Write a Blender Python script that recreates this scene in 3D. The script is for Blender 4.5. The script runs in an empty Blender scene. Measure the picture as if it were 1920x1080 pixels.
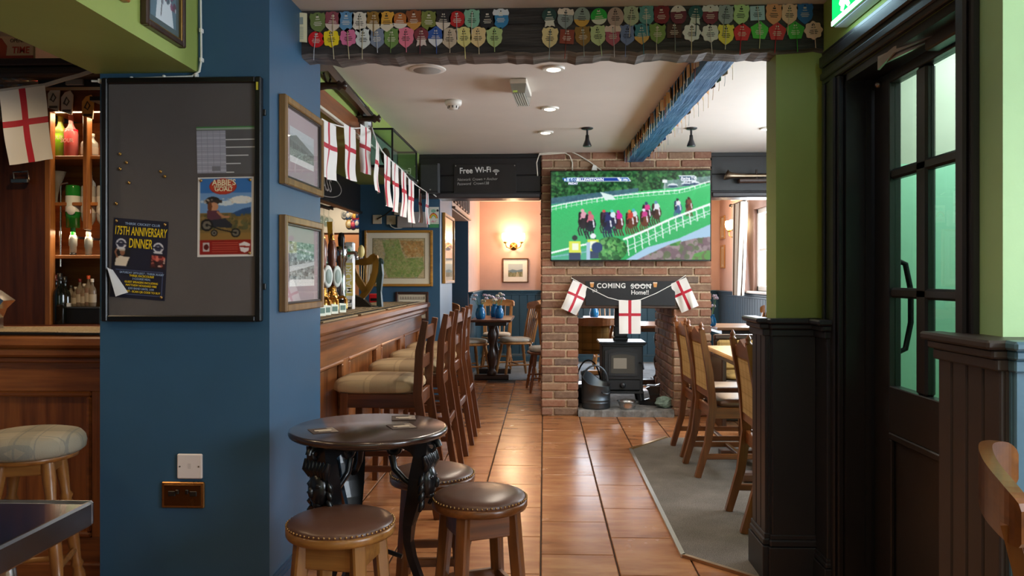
import bpy, math, random
import numpy as np
from mathutils import Matrix, Vector
random.seed(7); np.random.seed(7)
PI = math.pi
SC = bpy.context.scene
COL = SC.collection

# ------------------------------------------------------------------ camera
EYE = 1.27; FPX = 1500.0; TH = math.atan(0.04); CT, ST = math.cos(TH), math.sin(TH)
cam = bpy.data.cameras.new('camera'); cam_o = bpy.data.objects.new('camera', cam); COL.objects.link(cam_o)
cam_o.location = (0, 0, EYE); cam_o.rotation_euler = (PI/2, 0, TH)
cam.sensor_width = 36; cam.lens = FPX/1920*36; cam.shift_y = -20/1920; cam.clip_start = .05
SC.camera = cam_o
SC.view_settings.view_transform = 'Standard'; SC.view_settings.look = 'None'
SC.view_settings.gamma = 1; SC.view_settings.use_curve_mapping = False
SC.view_settings.exposure = 0.55

# ------------------------------------------------------------------ sky and lamps
def lin(h):
    if isinstance(h, str):
        h = h.lstrip('#'); h = [int(h[i:i+2], 16)/255 for i in (0, 2, 4)]
    return tuple(c/12.92 if c <= .04045 else ((c+.055)/1.055)**2.4 for c in h)
wd = bpy.data.worlds.new('overcast_sky'); SC.world = wd; wd.use_nodes = True
bg = wd.node_tree.nodes['Background']; bg.inputs[0].default_value = (.80, .90, 1, 1); bg.inputs[1].default_value = 4.5
def area(name, loc, rot, sx, sy, watts, col, spread=PI):
    d = bpy.data.lights.new(name, 'AREA'); d.shape = 'RECTANGLE'; d.size = sx; d.size_y = sy; d.energy = watts; d.color = col; d.spread = spread
    o = bpy.data.objects.new(name, d); COL.objects.link(o); o.location = loc; o.rotation_euler = rot; return o
def point(name, loc, watts, col, r=.04):
    d = bpy.data.lights.new(name, 'POINT'); d.energy = watts; d.color = col; d.shadow_soft_size = r
    o = bpy.data.objects.new(name, d); COL.objects.link(o); o.location = loc; return o
def spot(name, loc, watts, col, ang=110, r=.03):
    d = bpy.data.lights.new(name, 'SPOT'); d.energy = watts; d.color = col; d.spot_size = math.radians(ang); d.spot_blend = .6; d.shadow_soft_size = r
    o = bpy.data.objects.new(name, d); COL.objects.link(o); o.location = loc; return o
DAY = (.80, .90, 1.0); WARM = (1, .74, .45); NEUT = (1, .86, .70)
# daylight area lamps: right wall windows, lobby ceiling, two added at solid walls
area('added_back_fill', (.6, -2.5, 1.6), (PI/2, 0, 0), 2.4, 1.3, 9, DAY)  # fill lamp added before the solid rear wall, no window there
area('daylight_near_side_window', (3.05, .2, 1.6), (PI/2, 0, PI/2), 1.8, 1.3, 62, DAY)
area('daylight_dining_window', (2.52, 5.2, 1.65), (PI/2, 0, PI/2), 2.4, 1.1, 48, DAY)
area('daylight_far_window', (2.52, 9.65, 1.65), (PI/2, 0, PI/2), .9, 1.1, 42, DAY)
area('added_far_daylight', (.95, 11.9, 1.25), (PI/2, 0, PI), 1.1, 1.7, 40, DAY)  # added at the solid far wall for daylight through the fireplace, no doors
area('daylight_lobby', (1.9, 2.95, 2.3), (0, 0, 0), .5, .8, 13, DAY)
for k, (x, y, w) in enumerate([(.08, 4.36, 26), (.03, 5.40, 26), (-.02, 6.32, 26), (1.72, 6.2, 16), (1.75, 4.7, 14), (-.5, 2.0, 8), (.5, .9, 20), (-2.2, 1.8, 12)]):
    spot('downlight_beam', (x, y, 2.375), w, NEUT if y > 3 else WARM, 140)
for x, y, w in [(-2.35, 4.0, 26), (-1.95, 6.2, 30), (-2.1, 7.9, 26)]:
    spot('servery_downlight_beam', (x, y, 2.36), w, WARM, 150)
spot('added_left_bar_spot', (-2.45, 2.75, 2.38), 16, WARM, 130)  # unseen spot added to brighten the flag, bar front and stool
area('back_bar_shelf_light', (-2.84, 4.80, 2.255), (-.35, 0, 0), .7, .08, 2.6, WARM)
area('back_bar_counter_light', (-2.84, 4.80, 1.545), (-.3, 0, 0), .7, .06, 1.8, WARM)

# ------------------------------------------------------------------ pixel to place helpers (used while surveying the photograph)
def _ray(px, py):
    u = (px-960)/FPX; v = (520-py)/FPX
    return u*CT-ST, CT+u*ST, v
def PY(px, py, Y):
    a, b, c = _ray(px, py); t = Y/b; return Vector((a*t, Y, EYE+c*t))
def PX(px, py, X):
    a, b, c = _ray(px, py); t = X/a; return Vector((X, b*t, EYE+c*t))
def PZ(px, py, Z):
    a, b, c = _ray(px, py); t = (Z-EYE)/c; return Vector((a*t, b*t, Z))

# ------------------------------------------------------------------ materials
MATS = {}
class NT:
    def __init__(s, name):
        s.m = bpy.data.materials.new(name); s.m.use_nodes = True; s.t = s.m.node_tree; s.t.nodes.clear()
        s.out = s.n('ShaderNodeOutputMaterial')
    def n(s, typ, **kw):
        x = s.t.nodes.new(typ)
        for k, v in kw.items(): setattr(x, k, v)
        return x
    def l(s, a, b): s.t.links.new(a, b)
    def bsdf(s, **kw):
        b = s.n('ShaderNodeBsdfPrincipled'); s.l(b.outputs[0], s.out.inputs[0])
        for k, v in kw.items(): b.inputs[k].default_value = v
        return b
    def coord(s, rnd=True):
        tc = s.n('ShaderNodeTexCoord')
        if not rnd: return tc.outputs['Object']
        oi = s.n('ShaderNodeObjectInfo'); mu = s.n('ShaderNodeMath', operation='MULTIPLY'); mu.inputs[1].default_value = 37.0
        s.l(oi.outputs['Random'], mu.inputs[0]); va = s.n('ShaderNodeVectorMath', operation='ADD')
        s.l(tc.outputs['Object'], va.inputs[0]); s.l(mu.outputs[0], va.inputs[1]); return va.outputs[0]
    def map(s, co, sc):
        mp = s.n('ShaderNodeMapping'); mp.inputs['Scale'].default_value = sc; s.l(co, mp.inputs[0]); return mp.outputs[0]
    def noise(s, co, scale, detail=4, rough=.55):
        z = s.n('ShaderNodeTexNoise'); z.inputs['Scale'].default_value = scale; z.inputs['Detail'].default_value = detail; z.inputs['Roughness'].default_value = rough
        s.l(co, z.inputs['Vector']); return z.outputs[0]
    def ramp(s, fac, stops, interp='LINEAR'):
        r = s.n('ShaderNodeValToRGB'); r.color_ramp.interpolation = interp; e = r.color_ramp.elements
        while len(e) < len(stops): e.new(.5)
        for x, (p, c) in zip(e, stops): x.position = p; x.color = (*lin(c), 1)
        s.l(fac, r.inputs[0]); return r.outputs[0]
    def bump(s, h, strength, dist, b):
        x = s.n('ShaderNodeBump'); x.inputs['Strength'].default_value = strength; x.inputs['Distance'].default_value = dist
        s.l(h, x.inputs['Height']); s.l(x.outputs[0], b.inputs['Normal'])
    def math(s, op, a, b=None):
        m = s.n('ShaderNodeMath', operation=op)
        for i, v in enumerate((a, b)):
            if v is None: continue
            if isinstance(v, (int, float)): m.inputs[i].default_value = v
            else: s.l(v, m.inputs[i])
        return m.outputs[0]
    def mix(s, fac, a, b):
        x = s.n('ShaderNodeMix', data_type='RGBA')
        for sock, v in ((x.inputs[0], fac), (x.inputs[6], a), (x.inputs[7], b)):
            if isinstance(v, (int, float)): sock.default_value = v
            elif isinstance(v, (str, tuple)): sock.default_value = (*lin(v), 1)
            else: s.l(v, sock)
        return x.outputs[2]
def cached(f):
    def g(*a, **k):
        key = (f.__name__, a, tuple(sorted(k.items())))
        if key not in MATS: MATS[key] = f(*a, **k)
        return MATS[key]
    return g
@cached
def paint(h, rough=.55, bump=.15, scale=60, coat=0., var=.06):
    t = NT('paint'); b = t.bsdf(Roughness=rough); b.inputs['Coat Weight'].default_value = coat
    co = t.coord(False); c = lin(h)
    z = t.noise(co, 3.0, 5); r = t.n('ShaderNodeValToRGB')
    r.color_ramp.elements[0].color = (*[x*(1-var) for x in c], 1); r.color_ramp.elements[1].color = (*[min(1, x*(1+var)) for x in c], 1)
    r.color_ramp.elements[0].position = .3; r.color_ramp.elements[1].position = .7
    t.l(z, r.inputs[0]); t.l(r.outputs[0], b.inputs['Base Color'])
    if bump: t.bump(t.noise(co, scale, 3), bump, .002, b)
    return t.m
@cached
def plain(h, rough=.5, metal=0., coat=0., spec=.5):
    t = NT('plain'); b = t.bsdf(Roughness=rough, Metallic=metal); b.inputs['Base Color'].default_value = (*lin(h), 1); b.inputs['Coat Weight'].default_value = coat
    b.inputs['Specular IOR Level'].default_value = spec; return t.m
@cached
def metal(h, rough=.3, worn=.1):
    t = NT('metal'); b = t.bsdf(Metallic=1.); co = t.coord()
    c = lin(h); b.inputs['Base Color'].default_value = (*c, 1)
    z = t.noise(co, 25, 4); r = t.n('ShaderNodeMapRange'); r.inputs[3].default_value = max(.02, rough-worn); r.inputs[4].default_value = rough+worn
    t.l(z, r.inputs[0]); t.l(r.outputs[0], b.inputs['Roughness']); return t.m
@cached
def wood(dark, light, axis='Z', rough=.35, grain=14., coat=.15):
    t = NT('wood'); b = t.bsdf(Roughness=rough); b.inputs['Coat Weight'].default_value = coat; b.inputs['Coat Roughness'].default_value = .2
    sc = {'X': (.8, grain, grain), 'Y': (grain, .8, grain), 'Z': (grain, grain, .8)}[axis]
    co = t.map(t.coord(), sc); z = t.noise(co, 1.6, 6, .6); z2 = t.noise(t.map(t.coord(), tuple(5*v for v in sc)), 1.0, 3)
    f = t.math('ADD', t.math('MULTIPLY', z, .75), t.math('MULTIPLY', z2, .25))
    t.l(t.ramp(f, [(.32, dark), (.68, light)]), b.inputs['Base Color']); t.bump(z2, .12, .002, b); return t.m
@cached
def emit(h, k):
    t = NT('glow'); e = t.n('ShaderNodeEmission'); e.inputs[0].default_value = (*lin(h), 1); e.inputs[1].default_value = k; t.l(e.outputs[0], t.out.inputs[0]); return t.m
@cached
def pane(tint='#ffffff', ior=1.5, rough=0.):
    t = NT('clear_glass'); tr = t.n('ShaderNodeBsdfTransparent'); tr.inputs[0].default_value = (*lin(tint), 1)
    g = t.n('ShaderNodeBsdfGlossy'); g.inputs['Roughness'].default_value = rough; fr = t.n('ShaderNodeFresnel'); fr.inputs[0].default_value = ior
    mx = t.n('ShaderNodeMixShader'); ge = t.n('ShaderNodeNewGeometry')
    t.l(t.math('MULTIPLY', fr.outputs[0], t.math('SUBTRACT', 1., ge.outputs['Backfacing'])), mx.inputs[0]); t.l(tr.outputs[0], mx.inputs[1]); t.l(g.outputs[0], mx.inputs[2]); t.l(mx.outputs[0], t.out.inputs[0]); return t.m
@cached
def bottle_glass(h, density=.6):
    t = NT('bottle_glass'); tr = t.n('ShaderNodeBsdfTransparent'); tr.inputs[0].default_value = (*lin(h), 1)
    d = t.n('ShaderNodeBsdfPrincipled'); d.inputs['Base Color'].default_value = (*lin(h), 1); d.inputs['Roughness'].default_value = .08; d.inputs['Coat Weight'].default_value = .6
    mx = t.n('ShaderNodeMixShader'); mx.inputs[0].default_value = density
    t.l(tr.outputs[0], mx.inputs[1]); t.l(d.outputs[0], mx.inputs[2]); t.l(mx.outputs[0], t.out.inputs[0]); return t.m
@cached
def printed(rough=.6, coat=0., glow=0.):
    t = NT('print'); a = t.n('ShaderNodeAttribute', attribute_name='Col')
    if glow:
        e = t.n('ShaderNodeEmission'); e.inputs[1].default_value = glow; g = t.n('ShaderNodeBsdfGlossy'); g.inputs['Roughness'].default_value = .15; g.inputs[0].default_value = (.04, .04, .04, 1)
        ad = t.n('ShaderNodeAddShader'); t.l(a.outputs['Color'], e.inputs[0]); t.l(e.outputs[0], ad.inputs[0]); t.l(g.outputs[0], ad.inputs[1]); t.l(ad.outputs[0], t.out.inputs[0])
    else:
        b = t.bsdf(Roughness=rough); b.inputs['Coat Weight'].default_value = coat; b.inputs['Coat Roughness'].default_value = .12; t.l(a.outputs['Color'], b.inputs['Base Color'])
    return t.m
@cached
def plaid(base, second, line, axes='XY', f1=5.5, rough=.9, fine=0):
    """woven checks: broad bands of two colours and thin lines both ways"""
    t = NT('plaid'); b = t.bsdf(Roughness=rough); b.inputs['Specular IOR Level'].default_value = .2
    co = t.coord(False); sp = t.n('ShaderNodeSeparateXYZ'); t.l(co, sp.inputs[0])
    A = sp.outputs['XYZ'.index(axes[0])]; B = sp.outputs['XYZ'.index(axes[1])]
    def band(c, f, off, w):
        x = t.math('FRACT', t.math('ADD', t.math('MULTIPLY', c, f), off+50)); return t.math('LESS_THAN', x, w)
    wv = t.math('MULTIPLY', t.math('ADD', band(A, f1, .15, .45), band(B, f1, .3, .45)), .5)
    c1 = t.mix(wv, base, second)
    ln = t.math('MAXIMUM', t.math('MAXIMUM', band(A, f1, .05, .05), band(B, f1, .2, .05)), t.math('MAXIMUM', band(A, f1, .62, .03), band(B, f1, .77, .03)))
    c2 = t.mix(t.math('MULTIPLY', ln, .55), c1, line)
    z = t.noise(t.map(co, (1, 1, 1)), 220, 3); c3 = t.mix(t.math('MULTIPLY', z, .35), c2, base)
    t.l(c3, b.inputs['Base Color']); t.bump(z, .35, .002, b); return t.m
@cached
def leather(h):
    t = NT('leather'); b = t.bsdf(Roughness=.32); co = t.coord(); z = t.noise(co, 5, 4); c = lin(h)
    r = t.n('ShaderNodeValToRGB'); r.color_ramp.elements[0].color = (*[x*.75 for x in c], 1); r.color_ramp.elements[1].color = (*[x*1.2 for x in c], 1)
    t.l(z, r.inputs[0]); t.l(r.outputs[0], b.inputs['Base Color']); v = t.n('ShaderNodeTexVoronoi'); v.inputs['Scale'].default_value = 260; t.l(co, v.inputs['Vector'])
    t.bump(v.outputs['Distance'], .12, .001, b); return t.m
@cached
def brick_mat(kind):
    t = NT('brick'); b = t.bsdf(Roughness=.9); oi = t.n('ShaderNodeObjectInfo'); co = t.coord()
    pal = [(0, '#6a4030'), (.16, '#8a553e'), (.3, '#7a5a46'), (.42, '#966048'), (.55, '#7c4838'), (.66, '#997458'), (.78, '#6a5040'), (.88, '#8a5a48'), (.95, '#544642')]
    c = t.ramp(oi.outputs['Random'], pal, 'CONSTANT'); z = t.noise(co, 28, 5, .7)
    c = t.mix(t.math('MULTIPLY', t.math('POWER', z, 2), .9), c, '#c2a184'); z3 = t.noise(co, 9, 3); c = t.mix(t.math('MULTIPLY', z3, .3), c, '#3c2b26')
    t.l(c, b.inputs['Base Color']); t.bump(z, .6, .006, b); return t.m
@cached
def mortar():
    t = NT('mortar'); b = t.bsdf(Roughness=.95); co = t.coord(False); z = t.noise(co, 60, 5)
    t.l(t.ramp(z, [(.3, '#a88c70'), (.7, '#d2b898')]), b.inputs['Base Color']); t.bump(z, .6, .004, b); return t.m
@cached
def tile_mat():
    t = NT('terracotta_tile'); b = t.bsdf(Roughness=.3); oi = t.n('ShaderNodeObjectInfo'); co = t.coord()
    z = t.noise(t.map(co, (2.2, 9, 3)), 1.5, 6, .62); z2 = t.noise(co, 3.2, 4)
    c = t.ramp(t.math('ADD', t.math('MULTIPLY', z, .7), t.math('MULTIPLY', z2, .3)), [(.25, '#754425'), (.42, '#9a613a'), (.56, '#b67d50'), (.75, '#ca9668')])
    c = t.mix(t.math('MULTIPLY', oi.outputs['Random'], .25), c, '#8c5533'); t.l(c, b.inputs['Base Color'])
    rr = t.n('ShaderNodeMapRange'); rr.inputs[3].default_value = .15; rr.inputs[4].default_value = .34; t.l(z2, rr.inputs[0]); t.l(rr.outputs[0], b.inputs['Roughness'])
    t.bump(z, .12, .003, b); return t.m
@cached
def carpet(h1, h2):
    t = NT('carpet'); b = t.bsdf(Roughness=.97); b.inputs['Specular IOR Level'].default_value = .1; co = t.coord(False)
    z = t.noise(co, 240, 3, .7); z2 = t.noise(co, 5, 3)
    c = t.ramp(t.math('ADD', t.math('MULTIPLY', z, .8), t.math('MULTIPLY', z2, .2)), [(.36, h1), (.64, h2)]); t.l(c, b.inputs['Base Color']); t.bump(z, .9, .008, b); return t.m
@cached
def stone(h1, h2, sc=14, rough=.8):
    t = NT('stone'); b = t.bsdf(Roughness=rough); co = t.coord(False); z = t.noise(co, sc, 7, .65)
    t.l(t.ramp(z, [(.3, h1), (.7, h2)]), b.inputs['Base Color']); t.bump(z, .7, .01, b); return t.m
@cached
def rough_beam(h1, h2, axis='X'):
    t = NT('rough_beam'); b = t.bsdf(Roughness=.5); co = t.coord(False)
    sc = (1.5, 22, 22) if axis == 'X' else (22, 1.5, 22)
    z = t.noise(t.map(co, sc), 1.3, 6, .6); t.l(t.ramp(z, [(.35, h1), (.75, h2)]), b.inputs['Base Color']); t.bump(z, .9, .012, b); return t.m
@cached
def matting():
    t = NT('bar_towel'); b = t.bsdf(Roughness=.8); co = t.coord(False); z = t.noise(co, 90, 5, .8)
    t.l(t.ramp(z, [(.35, '#4a3d2c'), (.5, '#8f7a58'), (.66, '#c2ae88')]), b.inputs['Base Color']); t.bump(z, .4, .003, b); return t.m
def spline(pts, n=4):
    out = []; P = [Vector(p) for p in pts]
    for i in range(len(P)-1):
        a, b, c, d = P[max(i-1, 0)], P[i], P[i+1], P[min(i+2, len(P)-1)]
        for k in range(n):
            t = k/n; out.append(tuple(.5*((2*b)+(c-a)*t+(2*a-5*b+4*c-d)*t*t+(3*b-a-3*c+d)*t**3)))
    return out+[tuple(P[-1])]
def W3(dark, light, **k): return {a: wood(dark, light, a, **k) for a in 'XYZ'}

# ------------------------------------------------------------------ mesh builder
class MB:
    def __init__(s): s.v = []; s.f = []; s.mi = []; s.sm = []; s.M = Matrix.Identity(4)
    def add(s, vs, fs, mi=0, smooth=False):
        o = len(s.v); M = s.M
        s.v += [tuple(M @ Vector(p)) for p in vs]
        for f in fs: s.f.append(tuple(i+o for i in f)); s.mi.append(mi); s.sm.append(smooth)
        return s
    def convex(s, vs, fs, mi=0, smooth=False):
        c = sum((Vector(v) for v in vs), Vector())/len(vs); out = []
        for f in fs:
            a, b, d = (Vector(vs[f[i]]) for i in (0, 1, 2)); n = (b-a).cross(d-a)
            m = sum((Vector(vs[i]) for i in f), Vector())/len(f)
            out.append(f if n.dot(m-c) >= 0 else tuple(reversed(f)))
        return s.add(vs, out, mi, smooth)
    def box(s, x0, x1, y0, y1, z0, z1, c=0., mi=0):
        X, Y, Z = (min(x0, x1), max(x0, x1)), (min(y0, y1), max(y0, y1)), (min(z0, z1), max(z0, z1))
        if c <= 0:
            vs = [(X[i], Y[j], Z[k]) for i in (0, 1) for j in (0, 1) for k in (0, 1)]
            return s.convex(vs, [(0, 1, 3, 2), (4, 5, 7, 6), (0, 1, 5, 4), (2, 3, 7, 6), (0, 2, 6, 4), (1, 3, 7, 5)], mi)
        c = min(c, (X[1]-X[0])*.49, (Y[1]-Y[0])*.49, (Z[1]-Z[0])*.49)
        vs = []; ix = {}
        for i in (0, 1):
            for j in (0, 1):
                for k in (0, 1):
                    a, b, d = (c, -c)[i], (c, -c)[j], (c, -c)[k]
                    for ax, p in (('x', (X[i], Y[j]+b, Z[k]+d)), ('y', (X[i]+a, Y[j], Z[k]+d)), ('z', (X[i]+a, Y[j]+b, Z[k]))):
                        ix[i, j, k, ax] = len(vs); vs.append(p)
        fs = []
        for i in (0, 1):
            fs += [tuple(ix[i, j, k, 'x'] for j, k in ((0, 0), (1, 0), (1, 1), (0, 1))), tuple(ix[j, i, k, 'y'] for j, k in ((0, 0), (1, 0), (1, 1), (0, 1))), tuple(ix[j, k, i, 'z'] for j, k in ((0, 0), (1, 0), (1, 1), (0, 1)))]
            for j in (0, 1):
                fs += [(ix[i, j, 0, 'x'], ix[i, j, 0, 'y'], ix[i, j, 1, 'y'], ix[i, j, 1, 'x']), (ix[i, 0, j, 'x'], ix[i, 0, j, 'z'], ix[i, 1, j, 'z'], ix[i, 1, j, 'x']), (ix[0, i, j, 'y'], ix[0, i, j, 'z'], ix[1, i, j, 'z'], ix[1, i, j, 'y'])]
                for k in (0, 1): fs.append((ix[i, j, k, 'x'], ix[i, j, k, 'y'], ix[i, j, k, 'z']))
        return s.convex(vs, fs, mi)
    def bar(s, p, q, w, d, up=(0, 0, 1), c=.004, mi=0, w2=None, d2=None):
        """square section bar from p to q, w across, d the other way, tapering to w2, d2"""
        p, q = Vector(p), Vector(q); z = (q-p).normalized(); u = Vector(up)
        if abs(z.dot(u)) > .98: u = Vector((0, 1, 0))
        x = u.cross(z).normalized(); y = z.cross(x); w2 = w if w2 is None else w2; d2 = d if d2 is None else d2
        def ring(o, a, b, k):
            k = min(k, a*.4, b*.4); a /= 2; b /= 2
            return [tuple(o+x*i+y*j) for i, j in ((a-k, -b), (a, -b+k), (a, b-k), (a-k, b), (-a+k, b), (-a, b-k), (-a, -b+k), (-a+k, -b))]
        vs = ring(p, w, d, c)+ring(q, w2, d2, c); fs = [(i, (i+1) % 8, 8+(i+1) % 8, 8+i) for i in range(8)]+[tuple(range(8)), tuple(range(8, 16))]
        return s.convex(vs, fs, mi)
    def path(s, pts, w, d, up=(0, 1, 0), mi=0):
        """rectangular section swept along pts; w along 'up', d across; w, d may be lists"""
        pts = [Vector(p) for p in pts]; n = len(pts); vs = []
        W = w if isinstance(w, (list, tuple)) else [w]*n; D = d if isinstance(d, (list, tuple)) else [d]*n; u = Vector(up).normalized()
        for i, p in enumerate(pts):
            z = (pts[min(i+1, n-1)]-pts[max(i-1, 0)]).normalized(); x = u.cross(z).normalized()
            a, b = W[i]/2, D[i]/2; vs += [tuple(p+u*i2*a+x*j*b) for i2, j in ((-1, -1), (1, -1), (1, 1), (-1, 1))]
        fs = [(4*i+k, 4*i+(k+1) % 4, 4*i+4+(k+1) % 4, 4*i+4+k) for i in range(n-1) for k in range(4)]+[(3, 2, 1, 0), (4*n-4, 4*n-3, 4*n-2, 4*n-1)]
        fs, ends = fs[:-2], fs[-2:]; s.add(vs, fs, mi); return s.add(vs, ends, mi)
    def tube(s, pts, r, n=8, mi=0, closed=False, caps=True):
        pts = [Vector(p) for p in pts]; m = len(pts); R = r if isinstance(r, (list, tuple)) else [r]*m; vs = []; x = None
        for i, p in enumerate(pts):
            if closed: z = (pts[(i+1) % m]-pts[i-1]).normalized()
            else: z = (pts[min(i+1, m-1)]-pts[max(i-1, 0)]).normalized()
            if x is None:
                x = Vector((0, 0, 1)).cross(z)
                if x.length < .05: x = Vector((0, 1, 0)).cross(z)
            x = (x-z*x.dot(z)).normalized(); y = z.cross(x)
            vs += [tuple(p+(x*math.cos(2*PI*k/n)+y*math.sin(2*PI*k/n))*R[i]) for k in range(n)]
        fs = [(i*n+k, i*n+(k+1) % n, ((i+1) % m)*n+(k+1) % n, ((i+1) % m)*n+k) for i in range(m if closed else m-1) for k in range(n)]
        s.add(vs, fs, mi, True)
        if caps and not closed: s.add(vs[:n], [tuple(reversed(range(n)))], mi); s.add(vs[-n:], [tuple(range(n))], mi)
        return s
    def lathe(s, prof, n=20, c=(0, 0, 0), mi=0, smooth=True):
        """prof: (radius, height) from bottom to top"""
        vs = [(c[0]+r*math.cos(2*PI*k/n), c[1]+r*math.sin(2*PI*k/n), c[2]+z) for r, z in prof for k in range(n)]; m = len(prof)
        fs = [(i*n+k, i*n+(k+1) % n, (i+1)*n+(k+1) % n, (i+1)*n+k) for i in range(m-1) for k in range(n)]
        s.add(vs, fs, mi, smooth)
        if prof[0][0] > 1e-4: s.add(vs[:n], [tuple(reversed(range(n)))], mi)
        if prof[-1][0] > 1e-4: s.add(vs[-n:], [tuple(range(n))], mi)
        return s
    def prism(s, poly, y0, y1, mi=0, plane='XZ'):
        """outline poly extruded along the third axis"""
        n = len(poly); P = {'XZ': lambda a, b, t: (a, t, b), 'XY': lambda a, b, t: (a, b, t), 'YZ': lambda a, b, t: (t, a, b)}[plane]
        vs = [P(a, b, y0) for a, b in poly]+[P(a, b, y1) for a, b in poly]
        ar = sum(poly[i][0]*poly[(i+1) % n][1]-poly[(i+1) % n][0]*poly[i][1] for i in range(n))
        fl = (ar > 0) ^ (y1 < y0) ^ (plane == 'XZ')
        fs = [tuple(range(n)), tuple(range(2*n-1, n-1, -1))]+[(i, i+n, (i+1) % n+n, (i+1) % n) for i in range(n)]
        if fl: fs = [tuple(reversed(f)) for f in fs]
        return s.add(vs, fs, mi)
    def ball(s, c, r, n=12, m=8, mi=0):
        rx, ry, rz = r if isinstance(r, (tuple, list)) else (r, r, r)
        vs = [(c[0]+rx*math.sin(PI*i/m)*math.cos(2*PI*k/n), c[1]+ry*math.sin(PI*i/m)*math.sin(2*PI*k/n), c[2]-rz*math.cos(PI*i/m)) for i in range(m+1) for k in range(n)]
        fs = [(i*n+k, i*n+(k+1) % n, (i+1)*n+(k+1) % n, (i+1)*n+k) for i in range(m) for k in range(n)]
        return s.add(vs, fs, mi, True)
    def cushion(s, x0, x1, y0, y1, z0, z1, n=10, p=4., mi=0):
        """soft pad: rounded in plan, domed above"""
        cx, cy, hx, hy = (x0+x1)/2, (y0+y1)/2, (x1-x0)/2, (y1-y0)/2; vs = []; m = 28
        rings = [(0.0, 0), (.9, 0), (.985, .16), (1.0, .42), (.975, .66), (.9, .84), (.7, .95), (.4, .99), (0.0, 1)]
        for k, t in rings:
            for i in range(m):
                a = 2*PI*i/m; ca, sa = math.cos(a), math.sin(a)
                vs.append((cx+hx*k*math.copysign(abs(ca)**(2/p), ca), cy+hy*k*math.copysign(abs(sa)**(2/p), sa), z0+(z1-z0)*t))
        fs = [(i*m+k, i*m+(k+1) % m, (i+1)*m+(k+1) % m, (i+1)*m+k) for i in range(len(rings)-1) for k in range(m)]
        return s.add(vs, fs, mi, True)
    def mesh(s, name, mats):
        me = bpy.data.meshes.new(name); me.from_pydata(s.v, [], s.f)
        for m in (mats if isinstance(mats, (list, tuple)) else [mats]): me.materials.append(m)
        me.polygons.foreach_set('material_index', s.mi); me.polygons.foreach_set('use_smooth', s.sm); me.update(); return me
    def put(s, name, mats, parent=None, loc=None, rz=0):
        o = bpy.data.objects.new(name, s.mesh(name, mats)); COL.objects.link(o); o.parent = parent
        if loc is not None: o.location = loc
        o.rotation_euler.z = rz; return o

def tag(o, label=None, cat=None, group=None, kind=None):
    for k, v in (('label', label), ('category', cat), ('group', group), ('kind', kind)):
        if v: o[k] = v
    return o
def thing(name, label, cat, loc=(0, 0, 0), rz=0, group=None, kind=None, rot=None):
    o = bpy.data.objects.new(name, None); COL.objects.link(o); o.empty_display_size = .05
    o.location = loc; o.rotation_euler = rot if rot else (0, 0, rz); return tag(o, label, cat, group, kind)
KIDS = {}
def dup(root, label=None, loc=None, rz=None, group=None):
    def cp(o, par):
        c = o.copy(); COL.objects.link(c); c.parent = par
        for ch in o.children: cp(ch, c)
        return c
    r = cp(root, None)
    if label: r['label'] = label
    if group: r['group'] = group
    if loc is not None: r.location = loc
    if rz is not None: r.rotation_euler.z = rz
    return r
def text(name, body, size, loc, rot, mat, parent=None, ext=.0006, align='CENTER', xs=1., shear=0., space=1., bold=0.):
    cu = bpy.data.curves.new(name, 'FONT'); cu.body = body; cu.size = size; cu.extrude = ext; cu.align_x = align; cu.shear = shear; cu.space_character = space; cu.offset = bold; cu.resolution_u = 3
    o = bpy.data.objects.new(name, cu); COL.objects.link(o); bpy.context.view_layer.update()
    me = bpy.data.meshes.new_from_object(o); bpy.data.objects.remove(o); me.name = name
    me.materials.clear(); me.materials.append(mat)
    q = bpy.data.objects.new(name, me); COL.objects.link(q); q.parent = parent; q.location = loc; q.rotation_euler = rot; q.scale = (xs, 1, 1); return q
FRONT = (PI/2, 0, 0)

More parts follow.
